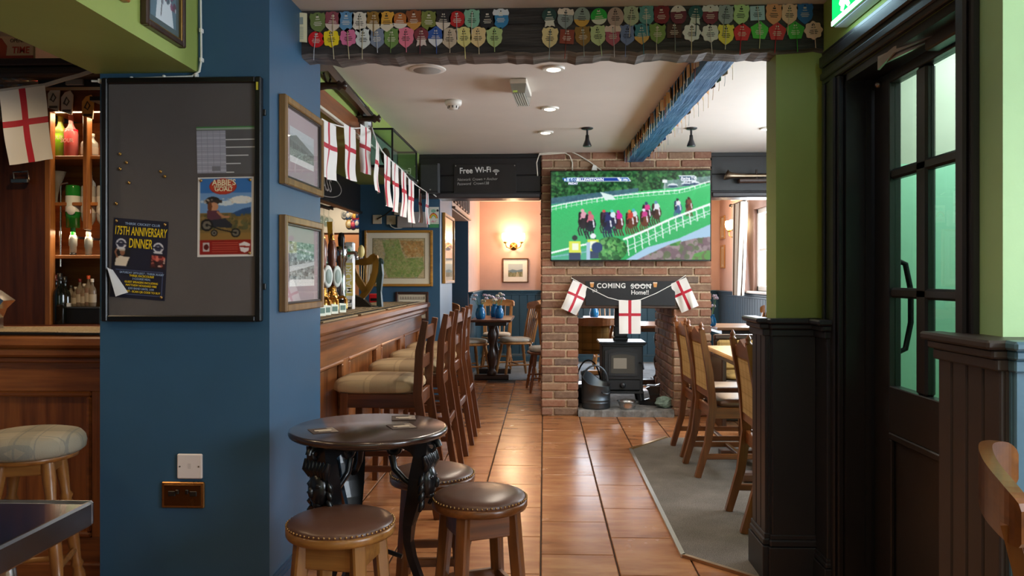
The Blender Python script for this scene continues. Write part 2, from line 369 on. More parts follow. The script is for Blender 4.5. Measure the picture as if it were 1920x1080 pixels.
# ------------------------------------------------------------------ flat print (posters, pictures, screens): drawn shapes on a fine grid of points
class Paint:
    def __init__(s, w, h, c='#ffffff'):
        s.w, s.h = w, h; s.a = np.zeros((h, w, 3)); s.a[:] = s.c(c)
        s.X, s.Y = np.meshgrid((np.arange(w)+.5)/w, (np.arange(h)+.5)/h)
    @staticmethod
    def c(h):
        if isinstance(h, str): h = h.lstrip('#'); return np.array([int(h[i:i+2], 16)/255 for i in (0, 2, 4)])
        return np.array(h)
    def put(s, m, c, al=1.):
        s.a[m] = s.a[m]*(1-al)+s.c(c)*al; return s
    def rect(s, x0, y0, x1, y1, c, al=1.): return s.put((s.X >= x0) & (s.X <= x1) & (s.Y >= y0) & (s.Y <= y1), c, al)
    def ell(s, x, y, rx, ry, c, al=1.): return s.put(((s.X-x)/rx)**2+((s.Y-y)/ry)**2 <= 1, c, al)
    def mask(s, pts):
        m = np.zeros_like(s.X, bool); n = len(pts)
        for i in range(n):
            (xa, ya), (xb, yb) = pts[i], pts[(i+1) % n]
            if ya == yb: continue
            m ^= ((ya > s.Y) != (yb > s.Y)) & (s.X < (xb-xa)*(s.Y-ya)/(yb-ya)+xa)
        return m
    def poly(s, pts, c, al=1.): return s.put(s.mask(pts), c, al)
    def blur(s, n=1):
        for _ in range(n):
            p = np.pad(s.a, ((1, 1), (1, 1), (0, 0)), 'edge'); s.a = (p[:-2, 1:-1]+p[2:, 1:-1]+p[1:-1, :-2]+p[1:-1, 2:]+2*p[1:-1, 1:-1])/6
        return s
    def line(s, pts, w, c, al=1.):
        asp = s.h/s.w
        for (xa, ya), (xb, yb) in zip(pts, pts[1:]):
            dx, dy = xb-xa, (yb-ya)*asp; L = max(dx*dx+dy*dy, 1e-9)
            t = np.clip(((s.X-xa)*dx+(s.Y-ya)*asp*dy)/L, 0, 1)
            s.put((s.X-xa-t*dx)**2+((s.Y-ya)*asp-t*dy)**2 <= (w/2)**2, c, al)
        return s
    def grain(s, m, amp):
        k = np.random.rand(s.h, s.w)-.5; s.a[m] = np.clip(s.a[m]*(1+amp*k[m][:, None]*2), 0, 1); return s
    def blobs(s, m, n, cols, r, al=.8):
        ys, xs = np.nonzero(m)
        for _ in range(n):
            i = random.randrange(len(xs)); rr = r*(.5+random.random())
            k = ((s.X-xs[i]/s.w)**2+((s.Y-ys[i]/s.h)*s.h/s.w)**2 if False else (s.X-xs[i]/s.w)**2+((s.Y-ys[i]/s.h)*(s.h/s.w))**2) <= rr*rr
            s.put(k & m, random.choice(cols), al)
        return s
    def put_on(s, name, p00, du, dv, mat, parent=None, bend=None):
        """a flat sheet: p00 top left, du along the top, dv down the side"""
        p00, du, dv = Vector(p00), Vector(du), Vector(dv); h, w = s.h, s.w
        gx, gy = np.meshgrid(np.linspace(0, 1, w), np.linspace(0, 1, h))
        V = np.array(p00)[None, None]+gx[..., None]*np.array(du)+gy[..., None]*np.array(dv)
        if bend is not None: V = bend(V, gx, gy)
        i = np.arange(h*w).reshape(h, w); F = np.stack([i[:-1, :-1], i[1:, :-1], i[1:, 1:], i[:-1, 1:]], -1).reshape(-1, 4)
        me = bpy.data.meshes.new(name); me.from_pydata(V.reshape(-1, 3).tolist(), [], F.tolist())
        at = me.color_attributes.new('Col', 'FLOAT_COLOR', 'POINT'); a = np.ones((h*w, 4), np.float32); c = s.a.reshape(-1, 3)
        a[:, :3] = np.where(c <= .04045, c/12.92, ((c+.055)/1.055)**2.4); at.data.foreach_set('color', a.ravel()); me.materials.append(mat); me.update()
        o = bpy.data.objects.new(name, me); COL.objects.link(o); o.parent = parent; return o
# ================================================================== the setting
BLUE, GREEN, BLACK, PINK, CEIL = '#335773', '#95a655', '#1c1a1d', '#c39c8c', '#dcd2c8'
mBLUE = paint(BLUE, .42, .12, 45); mGREEN = paint(GREEN, .5, .12, 45); mBLACK = paint(BLACK, .4, .1, 40); mPINK = paint(PINK, .6, .12, 40)
mCEIL = paint(CEIL, .75, .5, 7, var=.03); mDADO = paint('#2f5163', .45, .1, 40); mBROWNDADO = paint('#37302f', .42, .1, 40); mPEACH = paint('#e2a27c', .6); mWHITE = plain('#ece8e2', .4)
mDARKDADO = paint('#26262b', .4, .08, 40); mLAV = paint('#b3a6b4', .6)
def S(name, mb, m, label, cat, parent=None):
    o = mb.put(name, m, parent); return tag(o, label, cat, None, 'structure')
ZC = 2.415
# floor: grout bed with every visible tile laid on it
fl = S('floor', MB().box(-3.6, 3.3, -2.7, 12.2, -.12, -.012), plain('#4a3a30', .9), 'terracotta tiled pub floor running from the bar to the fireplace', 'floor')
TW, TL = .338, .494; X0 = -.015
tm = MB().box(-TW/2+.0035, TW/2-.0035, -TL/2+.002, TL/2-.002, -.011, 0, .003).mesh('tile', tile_mat())
rest = MB()
for i in range(-11, 10):
    x = X0+TW*(i+.5); ph = 3.673 if i % 2 == 0 else 3.673+TL/2
    for j in range(-13, 14):
        y = ph+TL*(j+.5)
        if y > 9.75: continue
        vis = -6 <= i <= 5 and 2.7 < y and not (i >= 3 and y < 5.9)
        if vis:
            t = bpy.data.objects.new('tile', tm); COL.objects.link(t); t.parent = fl; t.location = (x, y, 0)
        else: rest.box(x-TW/2+.0035, x+TW/2-.0035, y-TL/2+.002, y+TL/2-.002, -.011, 0)
tag(rest.put('outlying_tiles', tile_mat(), fl), kind='stuff')
# carpets
cm = carpet('#55504a', '#9a9288')
cpoly = [(.64, 3.66), (.9, 3.40), (2.62, 3.40), (2.62, 6.35), (.965, 6.35), (.645, 5.9)]
cp = thing('carpet', 'grey brown carpet area beside the tiles under the dining chairs', 'carpet', (0, 0, 0)); cp['kind'] = 'structure'
MB().prism(cpoly, .0, .008, plane='XY').put('pile', cm, cp)
MB().path([(.63, 3.655, .006), (.635, 5.91, .006)], .016, .022, (0, 0, 1)).put('edging_strip', metal('#cfcbc4', .35), cp)
MB().path([(.633, 5.905, .006), (.965, 6.36, .006)], .016, .024, (0, 0, 1)).put('edging_strip', metal('#d8b070', .3), cp)
MB().path([(.63, 3.665, .006), (.9, 3.39, .006)], .016, .02, (0, 0, 1)).put('edging_strip', metal('#b39b80', .4), cp)
S('carpet_far', MB().box(-3.4, 2.62, 9.86, 12.05, -.011, .006), carpet('#5b6066', '#98a0a6'), 'blue grey carpet of the far dining room behind the fireplace', 'carpet')
# ceiling
S('ceiling', MB().box(-3.6, 3.3, -2.7, 12.2, ZC, ZC+.1), mCEIL, 'uneven white plaster ceiling with recessed downlights', 'ceiling')
# outer shell
S('wall_left', MB().box(-3.6, -3.45, -2.7, 12.2, 0, ZC), mBLUE, 'blue painted left hand wall behind the bar servery', 'wall')
def wall_with_hole(mb, plane, t0, t1, a0, a1, z0, z1, holes):
    """wall sheet between t0,t1 thick; spans a0..a1; holes (b0,b1,c0,c1)"""
    def bx(p, q, r, s_):
        if q-p > 1e-4 and s_-r > 1e-4:
            mb.box(*((t0, t1, p, q, r, s_) if plane == 'X' else (p, q, t0, t1, r, s_)))
    a = a0
    for b0, b1, c0, c1 in sorted(holes):
        bx(a, b0, z0, z1); bx(b0, b1, z0, c0); bx(b0, b1, c1, z1); a = b1
    bx(a, a1, z0, z1); return mb
S('wall_right', wall_with_hole(MB(), 'X', 2.62, 2.78, 3.56, 12.2, 0, ZC, [(4.0, 6.4, 1.10, 2.12), (9.15, 10.12, 1.10, 2.12)]), mPINK, 'pale pink right hand wall of the dining room with windows', 'wall')
S('wall_back', MB().box(-3.6, 2.78, 12.05, 12.2, 0, ZC), mPINK, 'pale pink end wall of the far dining room with the lit lamp', 'wall')
S('wall_behind', MB().box(-3.6, 3.3, -2.7, -2.58, 0, ZC), mGREEN, 'plain green wall behind the viewer', 'wall')
S('wall_side', wall_with_hole(MB(), 'X', 3.15, 3.3, -2.7, 2.2, 0, ZC, [(-.7, 1.1, .95, 2.2)]), mGREEN, 'green side wall of the near room with a window', 'wall')
def window(name, x, y0, y1, z0, z1, label, mull=2, face=-1):
    t = thing(name, label, 'window', (x, (y0+y1)/2, z0), kind='structure'); w = (y1-y0)/2; h = z1-z0
    f = MB()
    for a, b, c, d in ((-w, -w+.06, 0, h), (w-.06, w, 0, h), (-w, w, 0, .06), (-w, w, h-.06, h)): f.box(-.04, .04, a, b, c, d, .004)
    f.put('window_frame', mWHITE, t)
    for k in range(1, mull): MB().box(-.025, .025, -w+2*w*k/mull-.02, -w+2*w*k/mull+.02, .06, h-.06, .004).put('mullion', mWHITE, t)
    MB().box(-.02, .02, -w+.06, w-.06, h*.5-.015, h*.5+.015, .004).put('glazing_bar', mWHITE, t)
    MB().box(-.003, .003, -w+.06, w-.06, .06, h-.06).put('pane', pane(), t)
    MB().box(-.16*(-face) if face > 0 else -.17, .0, -w-.05, w+.05, -.03, 0, .006).put('window_sill', mWHITE, t); return t
window('window_1', 2.70, 4.0, 6.4, 1.10, 2.12, 'white framed window in the dining room wall hidden by the pier', 3)
window('window_2', 2.70, 9.15, 10.12, 1.10, 2.12, 'bright white framed window beside the striped curtain in the far room', 2)
window('window_3', 3.22, -.7, 1.1, .95, 2.2, 'white framed window lighting the near room from the side', 3)

# near blue pillar with its skirting
PX0, PX1, PYN, PYF = -1.70, -1.042, 3.0, 3.69
S('wall_pillar', MB().box(PX0, PX1, PYN, PYF, 0, ZC), mBLUE, 'thick blue painted pillar with the notice board on its front', 'wall')
def skirting(name, pts, h, label, m=mBLACK, proud=.018):
    """pts: floor line of the wall face; skirting stands on the left of the direction of travel"""
    t = MB()
    for (xa, ya), (xb, yb) in zip(pts, pts[1:]):
        d = Vector((xb-xa, yb-ya)).normalized(); n = Vector((d.y, -d.x))*proud
        def seg(z0, z1, k):
            a = [(xa, ya), (xb+d.x*.0, yb), (xb+n.x*k+d.x*proud*k, yb+n.y*k+d.y*proud*k), (xa+n.x*k-d.x*proud*k, ya+n.y*k-d.y*proud*k)]
            t.convex([(p, q, z) for z in (z0, z1) for p, q in a], [(0, 1, 2, 3), (4, 5, 6, 7), (0, 1, 5, 4), (1, 2, 6, 5), (2, 3, 7, 6), (3, 0, 4, 7)])
        seg(0, h*.78, 1.); seg(h*.78, h*.9, .7); seg(h*.9, h, .4)
    return S(name, t, m, label, 'skirting')
skirting('baseboard_pillar', [(PX0, PYN), (PX1, PYN), (PX1, PYF)], .125, 'dark blue skirting board around the foot of the blue pillar', paint('#24435f', .4))
# bulkhead over the left bar (green box running towards the viewer)
S('trim_1', MB().box(-1.72, -1.317, -2.58, PYN, 2.05, ZC), mGREEN, 'green boxed bulkhead above the near end of the bar', 'bulkhead')
# green bulkhead over the long bar
S('trim_2', MB().box(-1.95, -1.16, PYF, 7.45, 2.14, ZC), mGREEN, 'long green boxed bulkhead above the bar counter', 'bulkhead')
MB().box(-1.16, -1.135, PYF, 7.45, 2.135, 2.15, .004).put('trim_3', plain('#cfd0c0', .4)); tag(bpy.data.objects['trim_3'], 'thin pale moulding along the lower edge of the green bulkhead', 'moulding', None, 'structure')
# map wall and the alcove behind it
S('wall_map', MB().box(-1.737, -.972, 7.45, 8.43, 0, ZC), mBLUE, 'blue wall block at the end of the bar holding the framed map', 'wall')
S('wall_header', MB().box(-1.15, -.97, 8.43, 10.25, 1.99, ZC), paint('#c39a7c', .6), 'wooden header with picture rail over the alcove opening', 'wall')
S('wall_alcove', MB().box(-1.13, -.97, 10.25, 12.05, 0, ZC), mPINK, 'pink wall return between the alcove opening and the far wall', 'wall')
S('trim_4', MB().box(-1.2, -1.13, 10.235, 10.40, 0, 1.99).box(-1.13, -.975, 10.235, 10.25, 0, 1.99), mBLUE, 'dark blue painted post at the edge of the alcove opening', 'post')
S('wall_servery', MB().box(-3.45, -1.74, 8.55, 8.7, 0, ZC), mPEACH, 'peach wall seen through the bar beyond the beer taps', 'wall')
S('wall_lavender', MB().box(-3.45, -1.2, 11.6, 11.7, 0, ZC), mLAV, 'lavender wall deep inside the alcove', 'wall')
# far dado with boards
def dado(name, label, p0, p1, z1, m, bw=.10, cap=True, normal=(0, -1), capm=None, skirt=.12):
    """tongue and groove panelling from p0 to p1 (floor points), boards proud on the 'normal' side"""
    p0, p1 = Vector(p0), Vector(p1); L = (p1-p0).length; ang = math.atan2(p1.y-p0.y, p1.x-p0.x)
    t = thing(name, label, 'panelling', (p0.x, p0.y, 0), ang, kind='structure')
    s = 1 if Vector((-math.sin(ang), math.cos(ang))).dot(Vector(normal)) > 0 else -1
    MB().box(0, L, 0, s*.008, 0, z1-.02).put('backing', m, t); n = max(1, round(L/bw)); w = L/n; share = None
    for k in range(n):
        if share is None: share = MB().box(.003, w-.003, s*.004, s*.02, skirt*.8, z1-.03, .004).mesh('board', m)
        o = bpy.data.objects.new('board', share); COL.objects.link(o); o.parent = t; o.location = (k*w, 0, 0)
    if cap:
        q = MB().box(-.02, L+.02, -s*.004, s*.062, z1-.022, z1, .006); q.box(-.01, L+.01, -s*.003, s*.045, z1-.045, z1-.022, .005); q.box(-.004, L+.004, -s*.002, s*.032, z1-.075, z1-.045, .004); q.put('dado_cap', capm or m, t)
    if skirt:
        q = MB().box(-.012, L+.012, -s*.002, s*.034, 0, skirt*.75, .003); q.box(-.008, L+.008, -s*.001, s*.03, skirt*.75, skirt*.9, .006); q.box(-.004, L+.004, -s*.001, s*.025, skirt*.9, skirt, .003); q.put('skirting', m, t)
    return t
dado('wall_panelling_back', 'dark blue boarded dado along the far wall', (-.97, 12.05), (2.62, 12.05), 1.08, mDADO, .12)
dado('wall_panelling_alcove', 'dark blue boarded dado on the pink wall return', (-.97, 10.26), (-.97, 12.04), 1.08, mDADO, .12, normal=(1, 0))
dado('wall_panelling_right', 'slate blue boarded dado under the far window', (2.62, 6.6), (2.62, 12.05), 1.08, paint('#3d4c59', .4), .12, normal=(-1, 0))
# nib at the right end of the tie beam
NX = .979
S('wall_nib', MB().box(NX, 1.17, 3.42, 3.566, 0, ZC), mGREEN, 'green nib wall carrying the right end of the dark beam', 'wall')
dn = dado('wall_panelling_nib', 'black boarded dado wrapped around the end of the green nib wall', (.945, 3.385), (1.13, 3.385), 1.10, mDARKDADO, .19, normal=(0, -1), skirt=.2)
dado('wall_panelling_nib_end', 'black boarded dado on the end face of the green nib wall', (.945, 3.385), (.945, 3.60), 1.10, mDARKDADO, .072, normal=(-1, 0), skirt=.2)
dado('wall_panelling_corner', 'short black dado return between nib wall and door frame', (1.145, 3.225), (1.145, 3.385), 1.10, mDARKDADO, .14, normal=(-1, 0), skirt=.15)
# right wall with the door
DY0, DY1, DZ = 2.27, 3.18, 2.06
WX = 1.17
S('wall_doorside', MB().box(WX, WX+.14, 2.23, DY0, 0, ZC).box(WX, WX+.14, DY1, 3.7, 0, ZC).box(WX, WX+.14, DY0, DY1, DZ, ZC), mGREEN, 'green wall around the dark glazed door', 'wall')
S('wall_facing', MB().box(WX, 3.15, 2.09, 2.23, 0, ZC), paint('#a6cc94', .5), 'pale green wall beyond the corner at the right', 'wall')  # daylight on this face is put into a paler green
dado('wall_panelling_near', 'brown painted boarded dado between the door and the corner', (1.11, 1.957), (1.11, 2.262), 1.12, mBROWNDADO, .076, normal=(-1, 0), skirt=.15)
dado('wall_panelling_facing', 'slate blue dado on the wall facing the viewer at the right', (1.11, 1.957), (3.15, 1.957), 1.12, paint('#4f7185', .4), .12, normal=(0, -1), skirt=.15)  # bluish cast of the daylight is put into the dado colour
S('trim_10', MB().box(1.112, 3.15, 1.959, 2.09, 0, 1.118).box(1.112, 1.17, 2.09, 2.26, 0, 1.118), mBROWNDADO, 'ledge filling behind the brown dado at the corner', 'ledge')
# architrave, jambs and door
ar = thing('trim_5', 'wide black moulded door frame set in the green wall', 'door frame', (WX, 0, 0), kind='structure')
def archi(y0, y1, z0, z1, vert=True):
    q = MB().box(-.022, 0, y0, y1, z0, z1, .004); L = y1-y0 if vert else z1-z0
    if vert: q.box(-.034, -.02, y0+.02, y0+.07, z0, z1, .01); q.box(-.03, -.02, y1-.05, y1-.02, z0, z1, .006)
    else: q.box(-.034, -.02, y0, y1, z1-.07, z1-.02, .01); q.box(-.03, -.02, y0, y1, z0+.02, z0+.05, .006)
    return q
archi(DY1-.01, 3.36, 0, DZ+.0).put('architrave', mBLACK, ar)
archi(DY0-.075, DY0+.01, 0, DZ).put('architrave', mBLACK, ar)
archi(DY0-.075, 3.36, DZ, DZ+.14, False).put('architrave', mBLACK, ar)
MB().box(0, .2, DY1-.03, DY1, 0, DZ).box(.07, .09, DY1-.045, DY1-.03, 0, DZ-.03).put('door_jamb', mBLACK, ar)
MB().box(0, .2, DY0, DY0+.03, 0, DZ).put('door_jamb', mBLACK, ar)
MB().box(0, .2, DY0, DY1, DZ-.03, DZ).put('door_jamb', mBLACK, ar)
dr = thing('door_1', 'black half glazed door with six panes in the green wall', 'door', (WX+.10, 0, 0), kind='structure')
y0, y1 = DY0+.033, DY1-.048; zb = DZ-.035
colz = [(.870, 1.195), (1.232, 1.63), (1.668, 1.985)]; rowy = [(2.80, 3.0), (2.52, 2.725)]
mDOOR = paint('#211e1e', .35, .08, 40)
q = MB(); 
q.box(0, .044, rowy[0][1], y1, .01, zb, .003); q.box(0, .044, y0, rowy[1][0], .01, zb, .003)
q.box(0, .044, rowy[1][0], rowy[0][1], 1.985, zb, .003); q.box(0, .044, rowy[1][0], rowy[0][1], .70, .870, .003); q.box(0, .044, rowy[1][0], rowy[0][1], .01, .14, .003)
q.put('door_frame', mDOOR, dr)
MB().box(.012, .03, rowy[1][0], rowy[0][1], .14, .70).put('door_panel', mDOOR, dr)
q = MB(); a, b = rowy[1][0], rowy[0][1]
for yy0, yy1, zz0, zz1 in ((a, b, .14, .165), (a, b, .675, .70), (a, a+.025, .165, .675), (b-.025, b, .165, .675)): q.box(-.004, .012, yy0, yy1, zz0, zz1, .004)
q.put('panel_moulding', mDOOR, dr)
MB().box(.004, .04, 2.725, 2.80, .87, 1.985, .008).put('glazing_bar', mDOOR, dr)
for za, zb_ in ((1.195, 1.232), (1.63, 1.668)): MB().box(.004, .04, a, b, za, zb_, .008).put('glazing_bar', mDOOR, dr)
for ya, yb in rowy:
    for za, zb_ in colz:
        MB().box(.02, .024, ya, yb, za, zb_).put('pane', pane('#eefaf4'), dr)
MB().tube([(.045, 3.07, .98), (.09, 3.07, 1.0), (.11, 3.07, 1.10), (.11, 3.07, 1.22), (.09, 3.07, 1.32), (.045, 3.07, 1.34)], .011, 8).put('pull_handle', metal('#2a2a2e', .3), dr)
cl = MB().box(-.05, 0, 2.42, 2.62, 1.995, 2.045, .006).put('closer_body', plain('#2c2724', .35), dr)
MB().path([(-.03, 2.52, 2.04), (-.10, 2.72, 2.03), (-.12, 2.80, 2.0)], [.016, .02, .034], [.008, .008, .008], (0, 0, 1)).put('closer_arm', metal('#c2b4a6', .35), cl)
MB().path([(-.12, 2.80, 2.012), (-.06, 2.66, 2.03), (-.02, 2.58, 2.05)], [.034, .03, .03], .008, (0, 0, 1)).put('closer_arm', metal('#c2b4a6', .35), cl)
MB().ball((-.006, 3.08, 2.0), .014).put('door_stud', metal('#9a948c', .3), dr)
# lobby behind the door
mMINT = paint('#9fd0b0', .55); mLOBU = paint('#b9b6a2', .6)
S('wall_lobby', MB().box(2.3, 2.4, 2.23, 3.6, 0, 1.75).box(1.31, 2.3, 3.45, 3.56, 0, 1.75).box(1.31, 2.3, 2.235, 2.26, 0, 1.75), mMINT, 'mint green lower lobby walls seen through the door panes', 'wall')
S('wall_lobby_upper', MB().box(2.3, 2.4, 2.23, 3.6, 1.75, ZC).box(1.31, 2.3, 3.45, 3.56, 1.75, ZC).box(1.31, 2.3, 2.235, 2.26, 1.75, ZC), mLOBU, 'greyish cream upper lobby walls seen through the door panes', 'wall')
# tie beam across the opening
tb = thing('ceiling_beam', 'dark rough timber beam across the opening hung with racecourse badges', 'beam', (0, 0, 0), kind='structure')
q = MB(); n = 60; prof = []
for k in range(n+1):
    x = PX1+(WX-PX1)*k/n; prof.append((x, 2.215+.004*math.sin(k*1.1)+.003*math.sin(k*2.7), .004*math.sin(k*.9+1)))
vs = []
for x, z, d in prof:
    zt = ZC; vs += [(x, 3.40, zt), (x, 3.40+d*.4, z+.012), (x, 3.412, z), (x, 3.53, z-.002+d), (x, 3.54, z+.01), (x, 3.54, zt)]
fs = [(6*k+i, 6*k+i+1, 6*k+7+i, 6*k+6+i) for k in range(n) for i in range(5)]+[(5, 4, 3, 2, 1, 0), tuple(6*n+i for i in range(6))]
q.add(vs, fs, 0); q.mi = [1 if (f < 5*n and f % 5 in (1, 2, 3)) else 0 for f in range(len(q.f))]; q.put('beam_timber', [rough_beam('#131113', '#4a4442'), rough_beam('#3a3533', '#8d8681')], tb)
# blue beam running back to the chimney
bb = thing('ceiling_beam', 'blue painted timber beam running along the ceiling to the chimney', 'beam', (0, 0, 0), kind='structure')
q = MB(); n = 40; vs = []
for k in range(n+1):
    t = k/n; y = 3.55+(7.36-3.55)*t; xl = .795+(.735-.795)*t; xr = .95+(.914-.95)*t; z = 2.325+.003*math.sin(k*1.7)
    vs += [(xl-.01, y, ZC), (xl, y, z+.012), (xl+.012, y, z), (xr-.012, y, z+.002), (xr, y, z+.014), (xr+.01, y, ZC)]
fs = [(6*k+i, 6*k+6+i, 6*k+7+i, 6*k+i+1) for k in range(n) for i in range(5)]+[tuple(range(6)), tuple(6*n+5-i for i in range(6))]
q.add(vs, fs).put('beam_timber', rough_beam('#154a75', '#3a7099', 'Y'), bb)
# black beams left and right of the chimney
for nm, x0, x1, lb in (('trim_6', -.97, -.03, 'black boarded beam left of the chimney carrying the wifi board'), ('trim_7', 1.53, 2.62, 'black boarded beam right of the chimney carrying the horn')):
    t = thing(nm, lb, 'beam', (0, 0, 0), kind='structure')
    MB().box(x0 if x0 > 0 else -1.16, x1, 7.40, 7.62, 2.045, ZC-.004).put('beam_core', mBLACK, t)
    for z0, z1 in ((2.215, 2.375), (2.06, 2.21)): MB().box(x0 if x0 > 0 else -1.16, x1, 7.385, 7.41, z0, z1, .004).put('plank', mBLACK, t)
    MB().box(x0 if x0 > 0 else -1.16, x1, 7.36, 7.64, 2.0, 2.05, .012).put('beam_moulding', paint('#3c393c', .3), t)

# ------------------------------------------------------------------ brick chimney
CX0, CX1, CY0, CY1, OX0, OX1 = -.03, 1.53, 7.35, 8.54, .317, 1.176
LZ0, LZ1, LX0, LX1 = .985, 1.285, .255, 1.29
ch = thing('chimney', 'brick chimney breast with open fireplace under the television', 'chimney', (0, 0, 0), kind='structure')
mo = MB(); e = .014
mo.box(CX0+e, OX0-e, CY0+e, CY1-e, 0, ZC).box(OX1+e, CX1-e, CY0+e, CY1-e, 0, ZC).box(OX0-e, OX1+e, CY0+e, CY1-e, LZ0+.02, ZC)
mo.put('mortar_core', mortar(), ch)
BM = brick_mat(1); CH, BL = .0757, .232
meshes = {}
def brick(w, axis):
    k = (round(w, 3), axis)
    if k not in meshes:
        j = .0075; b = MB()
        if axis == 'X': b.box(-w/2+j, w/2-j, -.0, .05, j, CH-j, .006)
        else: b.box(-.0, .05, -w/2+j, w/2-j, j, CH-j, .006)
        meshes[k] = b.mesh('brick', BM)
    return meshes[k]
def cut(a, b, holes):
    seg = [(a, b)]
    for h0, h1 in holes:
        nx = []
        for s0, s1 in seg:
            if h1 <= s0 or h0 >= s1: nx.append((s0, s1)); continue
            if h0 > s0: nx.append((s0, h0))
            if h1 < s1: nx.append((h1, s1))
        seg = nx
    return seg
for r in range(32):
    z = r*CH
    if z+CH > ZC+.03: continue
    holes = []
    if z+CH*.5 < LZ0: holes.append((OX0, OX1))
    if LZ0-.03 < z+CH*.5 < LZ1: holes.append((LX0, LX1))
    for s0, s1 in cut(CX0, CX1, holes):
        off = 0 if r % 2 else .116
        x = s0; cuts = []
        ref = CX0 if s0 < .5 else CX1-7*BL
        g = [ref+off+BL*k for k in range(-2, 10)]
        edges = [s0]+[v for v in g if s0+.06 < v < s1-.06]+[s1]
        for xa, xb in zip(edges, edges[1:]):
            o = bpy.data.objects.new('brick', brick(xb-xa, 'X')); COL.objects.link(o); o.parent = ch; o.location = ((xa+xb)/2, CY0+random.uniform(-.003, .004), z+random.uniform(-.001, .001))
for r in range(13):
    z = r*CH; off = 0 if r % 2 else .116; edges = [CY0+.05]+[v for v in (CY0+off+BL*k for k in range(0, 6)) if CY0+.1 < v < CY1-.06]+[CY1]
    for ya, yb in zip(edges, edges[1:]):
        o = bpy.data.objects.new('brick', brick(yb-ya, 'Y')); COL.objects.link(o); o.parent = ch; o.location = (OX1+random.uniform(-.003, .003), (ya+yb)/2, z)
side = MB()
for r in range(31):
    z = r*CH; off = 0 if r % 2 else .116; j = .006
    for xa, sgn, zm in ((CX0, 1, 9), (CX1, -1, 9), (OX0, -1, .97)):
        if z > zm: continue
        edges = [CY0+.05]+[v for v in (CY0+off+BL*k for k in range(0, 6)) if CY0+.1 < v < CY1-.06]+[CY1]
        for ya, yb in zip(edges, edges[1:]): side.box(xa, xa+sgn*.05, ya+j, yb-j, z+j, min(z+CH-j, ZC), .006)
    edges = [CX0]+[v for v in (CX0+off+BL*k for k in range(0, 8)) if CX0+.06 < v < CX1-.06]+[CX1]
    for xa, xb in zip(edges, edges[1:]):
        if z < .97 and xa < OX1 and xb > OX0: continue
        side.box(xa+j, xb-j, CY1-.05, CY1, z+j, min(z+CH-j, ZC), .006)
tag(side.put('flank_bricks', BM, ch), kind='stuff')
WD = W3('#2a1a14', '#5a3a29', rough=.5)
MB().box(LX0, LX1, CY0-.012, CY0+.3, LZ0, LZ1-.002, .006).put('lintel', WD['X'], ch)
hs = MB(); vs = []; n = 24
for k in range(n+1):
    x = OX0-.005+(OX1-OX0+.01)*k/n; a = .006*math.sin(k*1.9)+.004*math.sin(k*.7)
    vs += [(x, CY0-.045+a, .0), (x, CY0-.035+a, .05), (x, CY0-.02+a, .06), (x, CY1+.05, .06), (x, CY1+.05, 0)]
hs.add(vs, [(5*k+i, 5*k+5+i, 5*k+6+i, 5*k+i+1) for k in range(n) for i in range(4)]+[tuple(range(5)), tuple(5*n+4-i for i in range(5))])
S('trim_8', hs, stone('#4c4a47', '#8b8985'), 'grey stone hearth slab on the floor of the fireplace', 'hearth')
ORD = ['first', 'second', 'third', 'fourth', 'fifth', 'sixth', 'seventh', 'eighth', 'ninth', 'tenth', 'eleventh', 'twelfth', 'thirteenth', 'fourteenth', 'fifteenth', 'sixteenth', 'seventeenth']
NTH = ORD+['eighteenth', 'nineteenth', 'twentieth']+['twenty-'+o for o in ORD[:9]]+['thirtieth']
# ================================================================== bar counters
BW = W3('#5e331a', '#a86a3a', rough=.3, coat=.3); BWD = W3('#3c1d10', '#774321', rough=.3, coat=.3)
LX = W3('#5c2c14', '#a4622f', rough=.28, coat=.3)
def counter(name, label, loc, rz, L, xs, depth, h, m, panels):
    """local: front faces -y, runs along +x from 0 to L; panels: list of (x0,x1) recessed fields"""
    t = thing(name, label, 'bar counter', loc, rz)
    MB().box(0, L, .05, depth, .10, h-.05).put('carcass', m['X'], t)
    MB().box(-.02, L+.02, -.06, depth, h-.05, h, .012).put('counter_top', m['X'], t)
    MB().box(0, L, -.035, .06, h-.09, h-.05, .01).box(0, L, -.012, .06, h-.115, h-.09, .006).put('top_moulding', m['X'], t)
    zt, zb = h-.235, .2
    MB().box(0, L, .02, .06, zt, h-.11, .002).put('frieze', m['X'], t)
    MB().box(0, L, .02, .06, .08, zb, .002).put('bottom_rail', m['X'], t)
    MB().box(0, L, -.005, .06, 0, .1, .006).put('plinth', m['X'], t)
    edges = [0]+[v for p in panels for v in p]+[L]
    for a, b in zip(edges[::2], edges[1::2]):
        if b-a > .01: MB().box(a, b, .02, .06, zb, zt, .002).put('stile', m['Z'], t)
    for a, b in panels:
        p = MB().box(a, b, .045, .055, zb, zt).put('panel', m['Z'], t)
        q = MB()
        for c, d, e, f in ((a, b, zt-.022, zt), (a, b, zb, zb+.022), (a, a+.022, zb+.022, zt-.022), (b-.022, b, zb+.022, zt-.022)): q.box(c, d, .012, .046, e, f, .007)
        q.put('bolection_moulding', m['X'], p)
    return t
# long bar: front faces +x, runs along y
lb = counter('bar_counter', 'long panelled wooden bar counter behind the row of bar stools', (-1.12, 3.70, 0), PI/2, 3.72, 0, .56, 1.04, BW, [(.06, .79), (.93, 1.71), (1.86, 2.62), (2.77, 3.56)])
lf = counter('bar_counter', 'short panelled bar counter left of the blue pillar facing the viewer', (-3.42, 3.2, 0), 0, 1.715, 0, .58, 1.035, LX, [(.15, .78), (.93, 1.56)])
